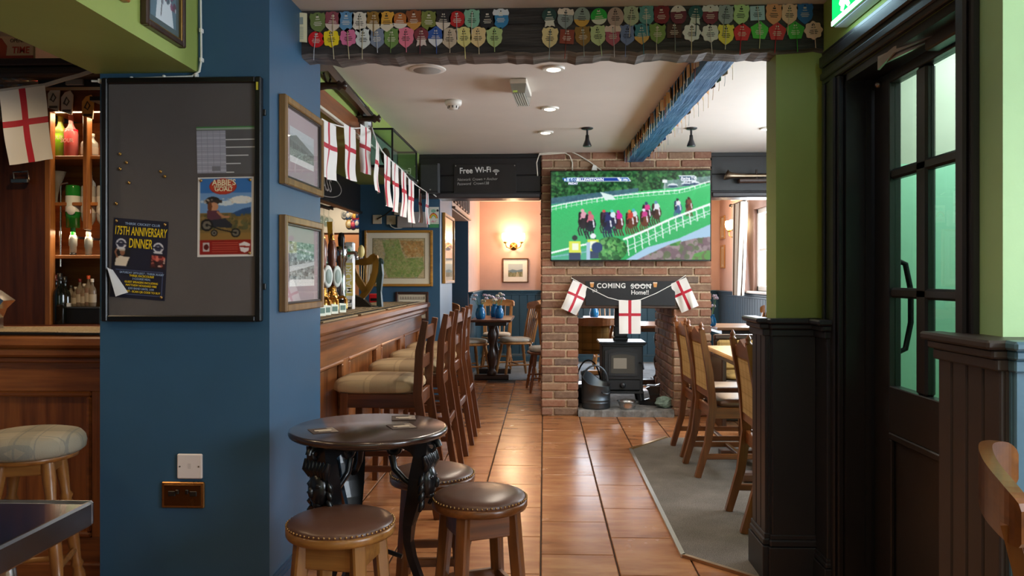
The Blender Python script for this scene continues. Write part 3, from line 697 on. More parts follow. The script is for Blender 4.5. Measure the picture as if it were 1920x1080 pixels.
# towels with dotted rail
for k in range(4):
    o = MB().box(-1.52, -1.10, 3.95+.83*k, 4.70+.83*k, 1.041, 1.049, .002).put('bar_towel', matting())
    q = MB()
    for j in range(24):
        q.box(-1.15, -1.12, 3.965+.83*k+j*.0305, 3.982+.83*k+j*.0305, 1.048, 1.0515)
    q.put('dotted_trim', plain('#171512', .5), o)
    q = MB()
    for j in range(5): q.box(-1.50+.07*j, -1.485+.07*j, 3.96+.83*k, 4.69+.83*k, 1.048, 1.0505)
    q.put('stripe', plain('#4a3c28', .8), o)
    tag(o, 'gold and black striped bar towel, %s along the long counter' % ['nearest to the pillar', 'second from the pillar', 'third from the pillar', 'farthest from the pillar'][k], 'bar towel', 'bar towels on the long counter')
o = MB().box(-2.55, -1.76, 3.16, 3.55, 1.036, 1.046, .002).put('bar_towel', matting())
MB().box(-2.56, -1.75, 3.145, 3.165, 1.036, 1.05, .003).put('rail', metal('#5a5148', .3), o)
tag(o, 'gold drip mat on the short bar counter left of the pillar', 'bar towel')

# ================================================================== things on the blue pillar
nb = thing('notice_board', 'grey felt notice board with black frame on the pillar front', 'notice board', (-1.372, PYN, 1.565))
bw, bh = .302, .457
MB().box(-bw, bw, -.018, 0, -bh, bh).put('felt', paint('#565150', .9, .2, 400), nb)
q = MB()
for a in ((-bw-.005, -bw+.018, -bh-.005, bh+.005), (bw-.018, bw+.005, -bh-.005, bh+.005), (-bw+.018, bw-.018, bh-.018, bh+.005), (-bw+.018, bw-.018, -bh-.005, -bh+.018)): q.box(a[0], a[1], -.032, 0, a[2], a[3], .004)
q.put('frame', plain('#0f0e10', .35), nb)
for sx in (-1, 1):
    for z in (.33, -.33): MB().box(sx*(bw+.004)-.012, sx*(bw+.004)+.012, -.01, 0, z-.012, z+.012, .002).put('bracket', metal('#4a4a4c', .4), nb)
MB().box(bw-.012, bw-.004, -.0335, -.032, .41, .44).put('sticker', plain('#c8b83a', .5), nb)
YB = PYN-.0195
def pinned(name, label, cat, tl, tr, bl, paintobj, mat, y=YB, pins=True, pinc='#c9a468', bend=None):
    """sheet pinned to the board: pixel corners surveyed on the board plane"""
    a, b, c = PY(*tl, y), PY(*tr, y), PY(*bl, y)
    t = thing(name, label, cat, ((a+b)/2).to_tuple()); off = Vector(t.location)
    paintobj.put_on('sheet', a-off, b-a, c-a, mat, t, bend)
    if pins:
        for p in (a+(b-a)*.06+(c-a)*.04, b+(a-b)*.06+(c-a)*.04, b+(a-b)*.06+(c-a)*.96): MB().ball((p.x-off.x, -.003, p.z-off.z), (.006, .004, .006), 8, 6).put('pin', metal(pinc, .3), t)
    return t, a-off, b-a, c-a
mPRINT = printed(.55); mGLOSSY = printed(.3, .5)
# dinner poster
P = Paint(110, 160, '#15172e')
P.rect(.06, .60, .36, .39, '#000000'); P.rect(.03, .38, .33, .60, '#0d0c14'); P.poly([(.06, .60), (.08, .50), (.16, .47), (.22, .48), (.33, .48), (.30, .53), (.27, .60)], '#d9cbb8'); P.ell(.19, .43, .045, .038, '#8a5a42'); P.rect(.13, .385, .24, .41, '#b5a796'); P.line([(.10, .49), (.06, .43), (.09, .39)], .035, '#8a5a42')
P.rect(.70, .43, .97, .60, '#2a0d12'); P.ell(.84, .47, .12, .035, '#b04a42'); P.blobs(P.mask([(.72, .44), (.96, .44), (.96, .58), (.72, .58)]), 22, ['#d97a66', '#7a2a2a', '#e0c0b0', '#40141a'], .03)
for x, y in ((.16, .32), (.83, .34)): P.ell(x, y, .095, .065, '#cfcfd4'); P.ell(x, y, .065, .044, '#30324a'); P.line([(x-.05, y), (x, y-.012), (x+.05, y+.01)], .02, '#cfcfd4'); P.rect(x-.09, y-.01, x+.09, y+.012, '#15172e'); P.line([(x-.07, y+.062), (x+.07, y+.064)], .025, '#cfcfd4')
P.rect(.08, .645, .94, .65, '#6a7aa6'); P.rect(.93, .645, .94, .95, '#6a7aa6'); P.rect(.08, .945, .94, .95, '#6a7aa6')
P.blur(1); t, a, du, dv = pinned('poster', 'dark blue anniversary dinner poster with yellow lettering and one curled corner', 'poster', (213.5, 408), (316.5, 416), (206, 556), P, mPRINT)
YEL, PALE = plain('#e2c21c', .5), plain('#8fa6c8', .5)
def onsheet(body, x, y, size, mat, xs=1., bold=0., a_=None, du_=None, dv_=None, par=None):
    o = a_+du_*x+dv_*y; r = math.atan2(-du_.z, du_.x) if True else 0
    return text('lettering', body, size, (o.x, -.0012, o.z), (PI/2, math.atan2(-du_.z, du_.x), 0), mat, par, .0003, 'CENTER', xs, 0, 1., bold)
K = dict(a_=a, du_=du, dv_=dv, par=t)
onsheet('THIRSK CRICKET CLUB', .53, .075, .0125, PALE, 1.05, .0002, **K); onsheet('175TH ANNIVERSARY', .5, .205, .046, YEL, .46, .0006, **K); onsheet('DINNER', .51, .36, .05, YEL, .5, .0006, **K)
for body, y, m in (('SATURDAY 20TH JULY - THIRSK RUGBY', .69, PALE), ('THIRSK RACECOURSE', .725, YEL), ('3 COURSE MEAL', .762, PALE), ('GUEST SPEAKERS INCLUDING', .805, YEL), ('MATTHEW HOGGARD MBE', .845, YEL), ('LIVE BAND UNTIL 1AM', .885, PALE), ('TICKET - SCAN QR CODE TO BUY', .925, YEL)):
    onsheet(body, .56, y, .0108, m, .9, .0002, **K)
c0 = a+dv*.63; c1 = a+du*.14+dv*.97; c2 = a+du*.34+dv*.93; fold = MB()
L_ = c1-c0; vs = []
for k in range(8):
    s_ = k/7; b0 = a+du*(.03+.30*s_)+dv*(.66+.27*s_); o0 = a+du*(-.02+.18*s_)+dv*(.63+.36*s_)
    vs += [(b0.x, -.001, b0.z), ((b0.x+o0.x)/2, -.018, (b0.z+o0.z)/2), (o0.x, -.022, o0.z)]
fold.add(vs, [(3*k+i, 3*k+3+i, 3*k+4+i, 3*k+1+i) for k in range(7) for i in range(2)], 0, True)
fold.put('curled_corner', plain('#cfd0d4', .6), t)
# fixture list
P = Paint(120, 100, '#5a585a'); P.rect(0, 0, 1, .03, '#3c7a3c'); P.rect(0, .03, 1, .07, '#8da08d')
P.rect(0, .09, .5, .97, '#a9a9b6')
for k in range(26): P.rect(0, .1+.034*k, .5, .107+.034*k, '#6f6f7c', .8)
for x in (.08, .18, .28, .40): P.rect(x, .09, x+.012, .97, '#7d7d8a', .7)
for k, (y, x1) in enumerate(((.27, 1), (.43, 1), (.6, .88), (.77, .75), (.955, .63))): P.rect(.5, y, x1, y+.018, '#c9c9c9')
P.rect(.26, .83, .40, .93, '#77777e')
t, *_ = pinned('fixture_list', 'printed fixture list sheet with a green header on the notice board', 'paper', (368, 238), (477, 236), (370, 327), P, mPRINT, pins=False)
# cartoon poster
P = Paint(110, 160, '#d8d4d0'); P.rect(.05, .02, .95, .97, '#3a6fae'); P.rect(.05, .2, .95, .5, '#6f94c0'); P.rect(.05, .45, .95, .80, '#7a6238')
P.ell(.78, .29, .2, .05, '#d8d8d4'); P.ell(.5, .33, .15, .03, '#c8d4dc'); P.poly([(.6, .46), (.8, .40), (.95, .38), (.95, .48), (.6, .5)], '#2c4a74')
P.blobs(P.mask([(.05, .46), (.95, .46), (.95, .66), (.05, .66)]), 90, ['#57583a', '#6c5a34', '#8a7042', '#494a30'], .035); P.rect(.05, .70, .95, .80, '#8a6a38')
P.ell(.45, .12, .24, .1, '#a52f24'); P.ell(.45, .12, .22, .085, '#b9402c')
P.ell(.27, .30, .13, .055, '#2c2826'); P.rect(.12, .29, .44, .325, '#3a322e'); P.ell(.29, .37, .08, .055, '#c08a66'); P.ell(.22, .37, .04, .06, '#6a4026')
P.poly([(.17, .42), (.38, .42), (.44, .55), (.18, .55)], '#5a3440'); P.line([(.36, .44), (.46, .50), (.55, .5)], .04, '#b07a58'); P.poly([(.2, .54), (.5, .52), (.62, .60), (.6, .64), (.25, .62)], '#2c2c34')
for x, y, r in ((.17, .60, .11), (.68, .70, .085), (.30, .70, .06)): P.ell(x, y, r, r*.69, '#221f1e'); P.ell(x, y, r*.7, r*.48, '#6c6458'); P.ell(x, y, r*.25, r*.18, '#221f1e')
P.line([(.2, .6), (.42, .66), (.68, .70)], .02, '#1c1a1c'); P.rect(.05, .79, .95, .97, '#8c2018')
for k in range(5): P.line([(.27, .82+.028*k), (.72, .82+.028*k)], .008, '#c97a64', .8)
P.rect(.10, .82, .22, .93, '#b9b0b0'); P.ell(.16, .875, .045, .035, '#5a1a16'); P.poly([(.74, .84), (.84, .81), (.94, .84), (.91, .93), (.84, .95), (.77, .93)], '#d8d0d0'); P.line([(.77, .87), (.91, .88)], .03, '#8c2018')
P.blobs(P.mask([(.05, .28), (.95, .26), (.95, .33), (.05, .33)]), 26, ['#e8e0d0', '#c8b8a0'], .018, .6); P.blur(1); t, a, du, dv = pinned('poster', 'glossy plastic covered cartoon goal poster below the fixture list', 'poster', (371, 333), (476, 331), (370, 482), P, mGLOSSY)
K = dict(a_=a, du_=du, dv_=dv, par=t); CREAM = plain('#e8d8b0', .5)
onsheet("ABBIE'S", .47, .10, .030, CREAM, .95, .0006, **K); onsheet('FANTASTIC', .46, .135, .014, CREAM, 1., .0002, **K); onsheet('GOAL!', .46, .175, .024, CREAM, .95, .0006, **K)
for px, py in ((226, 289), (238, 305), (226, 317), (243, 343), (219, 382), (302, 322), (310, 331)):
    p = PY(px, py, YB); o = MB().ball((0, -.003, 0), (.006, .004, .006), 8, 6).put('drawing_pin', metal('#c9a05a', .3)); o.location = p
    tag(o, 'loose brass drawing pin in the notice board, %s from the top' % NTH[[289, 305, 317, 343, 382, 322, 331].index(py) if False else sorted([289, 305, 317, 343, 382, 322, 331]).index(py)], 'drawing pin', 'loose pins in the notice board')
# sockets
def plate(name, label, px0, py0, px1, py1, mat, y=PYN, d=.012):
    a, b = PY(px0, py0, y), PY(px1, py1, y); t = thing(name, label, 'socket', ((a.x+b.x)/2, y, (a.z+b.z)/2)); w, h = (b.x-a.x)/2, (a.z-b.z)/2
    MB().box(-w, w, -d, 0, -h, h, .004).put('face_plate', mat, t); return t, w, h
t, w, h = plate('blank_plate', 'white square blanking plate above the brass socket', 334, 850, 381, 897, plain('#e6dcda', .35))
for s in (-1, 1): MB().lathe([(.003, 0), (.003, .002)], 8).put('screw', metal('#8a8580', .4), t, (s*w*.75, -.012, 0)).rotation_euler.x = PI/2
MB().box(-.006, .006, -.0128, -.011, -.008, .012).put('embossed_mark', plain('#d4cac8', .4), t)
t, w, h = plate('brass_socket', 'tarnished brass double wall socket low on the pillar', 305, 902, 385, 952, metal('#a87a48', .3))
MB().box(-w*.86, w*.86, -.0135, -.011, -h*.8, h*.8, .002).put('inlay', metal('#6e4f2e', .25), t)
for s in (-1, 1):
    q = MB().box(s*w*.5-.014, s*w*.5+.014, -.016, -.012, -.004, .016, .002)
    q.put('outlet', plain('#1a1412', .4), t); MB().box(s*w*.22-.006, s*w*.22+.006, -.02, -.012, .005, .022, .002).put('rocker_switch', plain('#17120f', .3), t)
# picture frames
mGILT = metal('#b08a4e', .35); mGILTD = wood('#54391c', '#94703c', 'Z', rough=.3)
def framed(name, label, loc, rz, w, h, bar, depth, P, mats, mount=.05, mountc='#c9b7ae', rot=None, cat='picture', glass=True):
    """picture facing local -y, origin in the middle of its back"""
    t = thing(name, label, cat, loc, rz, rot=rot); m1, m2 = mats
    q = MB()
    for a in ((-w/2, -w/2+bar, -h/2, h/2), (w/2-bar, w/2, -h/2, h/2), (-w/2+bar, w/2-bar, h/2-bar, h/2), (-w/2+bar, w/2-bar, -h/2, -h/2+bar)): q.box(a[0], a[1], -depth, 0, a[2], a[3], min(.004, bar*.2))
    q.put('frame', m1, t)
    if m2:
        q = MB(); b2 = bar*.3; iw, ih = w/2-bar, h/2-bar
        for a in ((-iw, -iw+b2, -ih, ih), (iw-b2, iw, -ih, ih), (-iw+b2, iw-b2, ih-b2, ih), (-iw+b2, iw-b2, -ih, -ih+b2)): q.box(a[0], a[1], -depth*.8, -depth*.2, a[2], a[3], .002)
        q.put('slip', m2, t)
    iw, ih = w/2-bar, h/2-bar
    if mountc: MB().box(-iw, iw, -depth*.35, -depth*.1, -ih, ih).put('mount', plain(mountc, .8), t)
    P.put_on('print', (-iw+mount, -depth*.36-.001, ih-mount), (2*iw-2*mount, 0, 0), (0, 0, -2*ih+2*mount), mPRINT, t)
    if glass: MB().box(-iw, iw, -depth*.62, -depth*.58, -ih, ih).put('glass_pane', pane(), t)
    return t
P = Paint(90, 110, '#a9b2b4'); P.rect(0, 0, 1, .25, '#b8bec0'); P.poly([(.0, .30), (.25, .18), (1, .50), (1, .60), (0, .55)], '#666f6c'); P.poly([(0, .38), (.9, .56), (1, .62), (0, .6)], '#4a524e'); P.rect(0, .6, 1, .82, '#7d8a80'); P.rect(0, .82, 1, 1, '#d8d6d2')
for k in range(14): P.line([(.05+.07*k, .33+.014*k), (.05+.07*k, .62)], .012, '#8e9894')
P.blobs(P.mask([(0, .55), (1, .6), (1, .8), (0, .8)]), 120, ['#5b645e', '#8e9a90', '#444c48', '#a8b0a8'], .015); P.grain(P.X >= 0, .06)
fa, fb, fc = PX(522, 176, PX1), PX(596, 221, PX1), PX(522, 346, PX1)
framed('picture', 'gilt framed old grandstand photograph, upper picture on the pillar side', (PX1, (fa.y+fb.y)/2, 1.815), PI/2, fb.y-fa.y, .355, .03, .03, P, (mGILTD, plain('#2a2320', .3)), .075, '#a8979a')
P = Paint(90, 120, '#9aa09c'); P.rect(0, 0, 1, .7, '#7f8884'); P.blobs(P.X >= 0, 260, ['#5a625f', '#a8b0ac', '#454c4a', '#c0c6c2', '#707874'], .035); P.poly([(0, .55), (1, .42), (1, .5), (0, .68)], '#c2c6c4'); P.rect(.0, .84, 1, 1, '#dedbd6'); P.grain(P.X >= 0, .08)
framed('picture', 'gilt framed grey photograph, lower picture on the pillar side', (PX1, (fa.y+fb.y)/2, 1.325), PI/2, fb.y-fa.y, .385, .03, .03, P, (mGILTD, plain('#2a2320', .3)), .07, '#a8979a')
# pictures on the near bulkhead side
def onbulk(px, py): return PX(px, py, -1.317)
P = Paint(90, 70, '#5a7480'); P.poly([(.2, 1), (.3, .4), (.5, .2), (.75, .45), (.9, 1)], '#c9d2d6'); P.blobs(P.mask([(.2, 0), (1, 0), (1, .7), (.2, .7)]), 60, ['#7a3f5a', '#b9c4c8', '#3c4a54', '#8a94a0', '#5c2a3a'], .05); P.line([(.4, .9), (.45, .6), (.6, .5)], .03, '#3a3230')
a, b = onbulk(262, 33), onbulk(337, 80)
framed('picture', 'dark framed horse racing print on the green bulkhead at the top left', (-1.317, (a.y+b.y)/2, a.z+.13), PI/2, b.y-a.y, .30, .02, .025, P, (wood('#231610', '#4a3222', 'Z'), mGILT), .03, '#4e5c5c')
a, b = onbulk(178, -30), onbulk(231, 3)
framed('picture', 'pine framed picture on the green bulkhead cut by the top edge', (-1.317, (a.y+b.y)/2, b.z+.16), PI/2, b.y-a.y, .33, .03, .025, Paint(30, 30, '#a8b0a0'), (wood('#7a4a22', '#b3783e', 'Z'), None), .03, '#c8c0b0')
# white cable along the bulkhead foot
pts = [PY(172, 152, 2.985), PY(190, 152.5, 2.985), PY(250, 147.5, 2.985), PY(310, 145, 2.985), PY(360, 143, 2.985), PY(374, 134, 2.985), PY(377.5, 112, 2.985), PY(377, 60, 2.985), PY(376, -20, 2.985)]
o = MB().tube(pts, .0042, 8).put('cable', plain('#dfe0da', .4)); tag(o, 'white cable clipped along the foot of the green bulkhead', 'cable')
for px, py in ((187, 152), (247, 148), (308, 145), (368, 141), (377.5, 112), (377, 57)):
    p = PY(px, py, 2.985); MB().box(p.x-.005, p.x+.005, 2.978, 2.999, p.z-.008, p.z+.008, .002).put('cable_clip', plain('#eceae4', .4), o)

# ================================================================== racecourse badges on the tie beam
def outline(kind):
    W, H = .0345, .041
    if kind == 'circle': return [(W*math.cos(2*PI*k/24), W*math.sin(2*PI*k/24)) for k in range(24)]
    if kind == 'oval': return [(W*math.cos(2*PI*k/24), H*math.sin(2*PI*k/24)) for k in range(24)]
    if kind == 'flower': return [((.0365+.003*math.cos(8*a))*math.cos(a), (.0365+.003*math.cos(8*a))*math.sin(a)) for a in [2*PI*k/48 for k in range(48)]]
    if kind == 'pentagon':
        p = [(.041*math.sin(2*PI*k/5), .041*math.cos(2*PI*k/5)) for k in range(5)]
        return [q for i in range(5) for q in ((p[i][0]*.82+p[i-1][0]*.18, p[i][1]*.82+p[i-1][1]*.18), p[i], (p[i][0]*.82+p[(i+1) % 5][0]*.18, p[i][1]*.82+p[(i+1) % 5][1]*.18))][::-1]
    if kind == 'square': return [(-.03, -.03), (.03, -.03), (.03, .03), (-.03, .03)]
    if kind == 'rosette': return [(-.022, -.04), (-.008, -.034), (0, -.04), (.008, -.034), (.022, -.04), (.017, -.018)]+[(.031*math.cos(a), .01+.029*math.sin(a)) for a in [-.6+4.34*k/16 for k in range(17)]]+[(-.017, -.018)]
    r = [(0, -.042), (.012, -.034), (.025, -.022), (.030, -.006), (.0275, .008), (.0315, .022), (.026, .036), (.016, .033), (.007, .038)]
    r = [(x*1.12, y*1.1) for x, y in r]; return r+[(-x, y) for x, y in reversed(r[1:])]
OUT = {}
def clip_poly(poly, z, above):
    out = []
    for (xa, ya), (xb, yb) in zip(poly, poly[1:]+poly[:1]):
        ia, ib = (ya >= z) == above, (yb >= z) == above
        if ia: out.append((xa, ya))
        if ia != ib: t = (z-ya)/(yb-ya); out.append((xa+(xb-xa)*t, z))
    return out
ORD = ['first', 'second', 'third', 'fourth', 'fifth', 'sixth', 'seventh', 'eighth', 'ninth', 'tenth', 'eleventh', 'twelfth', 'thirteenth', 'fourteenth', 'fifteenth', 'sixteenth', 'seventeenth']
TOPL = [(596, 42, 'shield', '#6f7f45', 'olive'), (624, 40, 'shield', '#8f4550', 'dusty red', '#d8c4b4', 'low'), (649, 40, 'shield', '#5f8fb5', 'steel blue'), (674, 41, 'shield', '#d8cfbf', 'cream'), (701, 40, 'shield', '#8a6424', 'ochre', '#d8cbb0', 'low'), (725, 40, 'shield', '#d9a03a', 'amber', '#dccfb6', 'low'), (750, 39, 'circle', '#b5692e', 'orange brown', '#dccfc0', 'low'), (776, 37, 'shield', '#8a4a26', 'brown', '#c78a3e', 'low'), (804, 39, 'shield', '#79803c', 'moss'), (831, 37, 'shield', '#2a2327', 'black', '#d8c8b8', 'low'), (857, 36, 'circle', '#b3191d', 'red'), (885, 36, 'shield', '#83b79a', 'mint'), (914, 37, 'shield', '#1c1c20', 'black'), (939, 35, 'shield', '#2f7fb0', 'bright blue', '#d5d8dc', 'high')]
BOTL = [(593, 74, 'circle', '#d01820', 'scarlet'), (621, 72, 'flower', '#efd21f', 'yellow'), (653, 70, 'flower', '#d9719a', 'pink'), (681, 72, 'shield', '#d4d8d4', 'pale grey'), (707, 71, 'shield', '#7a8599', 'grey blue'), (734, 71, 'shield', '#6b8a45', 'leaf green'), (761, 70, 'shield', '#e0788f', 'rose pink'), (790, 69, 'rosette', '#7a3038', 'maroon', '#d8c4bc', 'low'), (817, 68, 'shield', '#2c54a0', 'royal blue', '#d8d8dc', 'low'), (843, 71, 'shield', '#c4b098', 'beige'), (870, 69, 'shield', '#d9cf83', 'pale yellow'), (896, 69, 'shield', '#dcc08a', 'cream tan'), (927, 69, 'shield', '#a9c07f', 'pale green')]
TOPR = [(1030, 33, 'rosette', '#20453f', 'dark green', '#d8d4c4', 'low'), (1060, 34, 'shield', '#8f9a98', 'grey', '#e0d0c0', 'high'), (1091, 32, 'oval', '#8f9f96', 'sage grey', '#d0a040', 'low'), (1123, 31, 'circle', '#1fae3a', 'bright green', '#d8e0d0', 'low'), (1154, 32, 'oval', '#b8a098', 'dusty pink'), (1184, 30, 'shield', '#b3bfa4', 'pale sage'), (1212, 29, 'shield', '#5f9a9a', 'teal'), (1240, 29, 'shield', '#7e1c24', 'dark red'), (1272, 28, 'oval', '#6a2438', 'burgundy', '#e0d4d0', 'high'), (1304, 28, 'rosette', '#1f5a5a', 'dark teal', '#d4dcd4', 'low'), (1332, 28, 'shield', '#7a2c3c', 'maroon', '#d8d4d4', 'high'), (1361, 28, 'shield', '#9aa3a6', 'grey'), (1389, 27, 'shield', '#b4d08f', 'pale green'), (1420, 25, 'square', '#a9c4d0', 'pale blue'), (1451, 26, 'shield', '#e09a6c', 'orange'), (1480, 26, 'shield', '#e8bfa0', 'peach'), (1509, 25, 'shield', '#2a6fb0', 'blue')]
BOTR = [(1031, 70, 'shield', '#dcc88f', 'cream'), (1063, 69, 'square', '#8a3a24', 'red brown'), (1093, 67, 'shield', '#8f6c28', 'brown gold'), (1121, 66, 'shield', '#bccf98', 'pale green'), (1149, 66, 'shield', '#b0566c', 'rose', '#e4d0c8', 'high'), (1176, 65, 'shield', '#7488b8', 'periwinkle'), (1203, 63, 'shield', '#3f8a9a', 'teal', '#dcb060', 'low'), (1233, 62, 'shield', '#7c9a4c', 'olive green'), (1264, 58, 'square', '#4a2a1c', 'dark brown'), (1297, 61, 'flower', '#e6e6e6', 'white'), (1332, 62, 'flower', '#e2e0dc', 'off white'), (1361, 64, 'shield', '#ecdc50', 'yellow'), (1391, 61, 'pentagon', '#d6202c', 'scarlet'), (1424, 58, 'pentagon', '#4fbf3a', 'bright green'), (1457, 60, 'pentagon', '#cc1f2c', 'red'), (1491, 58, 'pentagon', '#45b53a', 'grass green'), (1525, 57, 'flower', '#ecccb8', 'peach')]
STR = ['#d8d0c0', '#c8b890', '#b7b9bd', '#d9c9a0', '#8f9a94']
def badge(px, py, kind, col, cname, col2=None, where=None, row='top', i=0, left=True, slen=.045):
    YF = 3.3995; p = PY(px, py, YF-.004)
    end = 'left' if left else 'right'
    lab = '%s%s %s badge, %s along the %s row of the beam\'s %s group' % (cname, '' if not col2 else ' and %s' % ('amber' if col2 in ('#d0a040', '#dcb060', '#c78a3e') else 'white'), kind, ORD[i], row, end)
    t = thing('racecourse_badge', lab, 'badge', p, 0, 'racecourse badges on the tie beam', rot=(0, random.uniform(-.09, .09), 0)); o = outline(kind)
    m1 = plain(col, .45)
    if col2:
        z = -.012 if where == 'low' else .014
        lo, hi = clip_poly(o, z, False), clip_poly(o, z, True)
        MB().prism(lo if where == 'high' else hi, -.0025, .002).put('card', m1, t); MB().prism(hi if where == 'high' else lo, -.0027, .002).put('card_band', plain(col2, .5), t)
    else: MB().prism(o, -.0025, .002).put('card', m1, t)
    dark = sum(lin(col)) > .9
    q = MB()
    for w, z in ((.018, .012), (.03, 0.0), (.036, -.007), (.028, -.014)): q.box(-w/2, w/2, -.0033, -.0024, z-.0013, z+.0013)
    q.lathe([(.006, .0), (.006, .0009)], 10) if False else q.box(-.006, .006, -.0033, -.0024, .019, .0255)
    q.put('print', plain('#2c2826' if dark else '#d8cfc0', .5), t)
    MB().lathe([(.0028, 0), (.0028, .0012)], 10).put('eyelet', plain('#141214', .4), t, (.0, -.0024, .031 if kind not in ('circle', 'flower') else .026)).rotation_euler.x = PI/2
    if slen:
        c = random.choice(STR) if random.random() < .55 else col
        dx = random.uniform(-.008, .008); z0 = .03 if kind not in ('circle', 'flower') else .025
        pts = [(0, -.004, z0), (dx*.4, -.006, 0), (dx*.7, -.006, -.03), (dx, -.005, -.045), (dx*1.1, -.004, -.045-slen)]
        MB().tube(pts, .0016, 5).put('string', plain(c, .8), t)
    return t
for rows, left in ((TOPL, True), (TOPR, False)):
    for i, r in enumerate(rows): badge(*r, row='upper', i=i, left=left, slen=random.choice((0, 0, 0, .02, .045)))
for rows, left in ((BOTL, True), (BOTR, False)):
    for i, r in enumerate(rows): badge(*r, row='lower', i=i, left=left, slen=random.choice((.02, .03, .045, .05)))
p = PY(564, 53, 3.39); t = thing('booklet', 'cream open booklet pinned at the left end of the beam', 'booklet', p)
MB().add([(-.032+.0075*k, -.006-.010*math.sin(PI*k/8), z) for k in range(9) for z in (-.062, .062)], [(2*k, 2*k+2, 2*k+3, 2*k+1) for k in range(8)], 0, True).add([(-.032+.0075*k, -.002-.008*math.sin(PI*k/8), z) for k in range(9) for z in (-.062, .062)], [(2*k+1, 2*k+3, 2*k+2, 2*k) for k in range(8)], 0, True).put('pages', plain('#cfc8a4', .7), t)
q = MB()
for k in range(9): q.box(-.012, .016, -.0168, -.0155, -.05+.006*k, -.0485+.006*k)
q.box(-.013, .015, -.0168, -.0155, .012, .042); q.put('print', plain('#8f9a94', .7), t)
# badges hanging edge-on along the blue beam
cols = ['#c79a5a', '#b98448', '#d8b078', '#8a5a34', '#a8743c', '#6f8f5a', '#c8b49a', '#3f6fa0', '#b0463a', '#d8c8a8']
for side, sg in (('left', -1), ('right', 1)):
    for i in range(30 if sg < 0 else 22):
        tt = (i+.5)/(30 if sg < 0 else 22); y = 4.05+(7.2-4.05)*tt
        x = (.795+(.735-.795)*(y-3.55)/3.81-.012) if sg < 0 else (.95+(.914-.95)*(y-3.55)/3.81+.012)
        word = 'tan' if sg < 0 else 'small'
        t = thing('hanging_badge', '%s ticket badge on the %s side of the blue beam, %s from the near end' % (word, side, NTH[i]), 'badge', (x, y, 2.372), 0, 'ticket badges along the %s side of the blue beam' % side, rot=(0, 0, random.uniform(-.5, .5)))
        MB().box(-.0015, .0015, -.028, .028, -.035, .035, .0008).put('card', plain(random.choice(cols[:5] if sg < 0 and random.random() < .8 else cols), .6), t)
        dx = random.uniform(-.01, .01); L = random.uniform(.03, .075)
        MB().tube([(sg*.003, 0, .02), (sg*.005, dx, -.03), (sg*.006, dx*1.5, -.05-L*.5), (sg*.006, dx*2.2, -.05-L)], .0014, 5).put('string', plain(random.choice(STR+['#c8a070', '#b0584a']), .8), t)

# ================================================================== flags
RED, FW = plain('#b81a30', .6), plain('#e6e2dc', .55)
def flag_mesh(w, h, vertical_bar=.16, horiz=.43, seed=0, amp=.008, nx=20, ny=24, fw=None, rc=None):
    """hanging flag in local x-z, top edge at z=0 centred, red cross by face"""
    rnd = random.Random(seed); a1, a2, a3 = (rnd.uniform(0, 6) for _ in range(3)); q = MB(); vs = []
    cr = .085*max(w, h)
    xs = sorted(set([-w/2+w*i/nx for i in range(nx+1)]+[-cr/2*1.1, cr/2*1.1])); zz = sorted(set([-h*j/ny for j in range(ny+1)]+[-h*horiz-cr/2, -h*horiz+cr/2]), reverse=True)
    for z in zz:
        for x in xs:
            d = -z/h; vs.append((x*(1-.03*d), amp*d*(math.sin(x/w*6+a1)+.6*math.sin(x/w*11+d*4+a2))+amp*.8*math.sin(d*7+a3)*d, z))
    n = len(xs)
    for j in range(len(zz)-1):
        for i in range(n-1):
            xm, zm = (xs[i]+xs[i+1])/2, (zz[j]+zz[j+1])/2
            red = abs(xm) < cr*.55 or abs(zm+h*horiz) < cr*.5
            q.add([vs[j*n+i], vs[(j+1)*n+i], vs[(j+1)*n+i+1], vs[j*n+i+1]], [(0, 1, 2, 3)], 1 if red else 0, True)
    me = q.mesh('flag', [fw or FW, rc or RED])
    import bmesh
    bm = bmesh.new(); bm.from_mesh(me); bmesh.ops.remove_doubles(bm, verts=bm.verts, dist=1e-5); bm.to_mesh(me); bm.free(); return me
def put_mesh(name, me, parent=None, loc=None, rot=None):
    o = bpy.data.objects.new(name, me); COL.objects.link(o); o.parent = parent
    if loc is not None: o.location = loc
    if rot is not None: o.rotation_euler = rot
    return o
CORD = plain('#e8e6e0', .6)
# along the long bar
XB = -1.075; XB2 = -.975
spts = [(588, 218), (600, 224), (617, 231), (640, 237.5), (665, 240.5), (690, 239.5)]
P3 = [PX(a, b, XB) for a, b in spts]
P4 = [PX(a, b, XB2 if a > 700 else XB) for a, b in [(697, 239), (705, 262), (716, 283), (726, 295), (738, 305), (753, 318), (768, 337), (780, 347)]]+[PY(792, 355, 7.0), PY(803, 362, 7.30), PY(812, 364, 7.32), PY(824, 373, 7.40)]
bt = thing('bunting', 'string of red cross flags hung along the green bulkhead above the bar', 'bunting', P3[0]); off = Vector(bt.location)
MB().tube([p-off for p in P3+P4], .004, 6).put('cord', CORD, bt)
FL = [(617, 231, .215, .28), (656, 239, .21, .29), (686, 240, .21, .28), (708, 268, .21, .29), (726, 294, .2, .31), (741, 308, .2, .31), (757, 323, .2, .31), (771, 339, .2, .31), (788, 356, .17, .3), (801, 361, .16, .29)]
for i, (px, py, w, h) in enumerate(FL):
    p = PX(px, py, XB+.01 if i < 3 else XB2+.01) if i < 8 else PY(px, py, 7.18)
    put_mesh('flag', flag_mesh(w, h, seed=i+3, amp=.008), bt, p-off+Vector((0, 0, .004)), (0, 0, PI/2-(.06, .06, .08, -.12, 0, .02, 0, .04, .0, .0)[i]))
MB().box(-.012, .012, -.012, .012, -.3, .0).put('tail_ribbon', FW, bt, PY(832, 380, 7.42)-off) if False else None
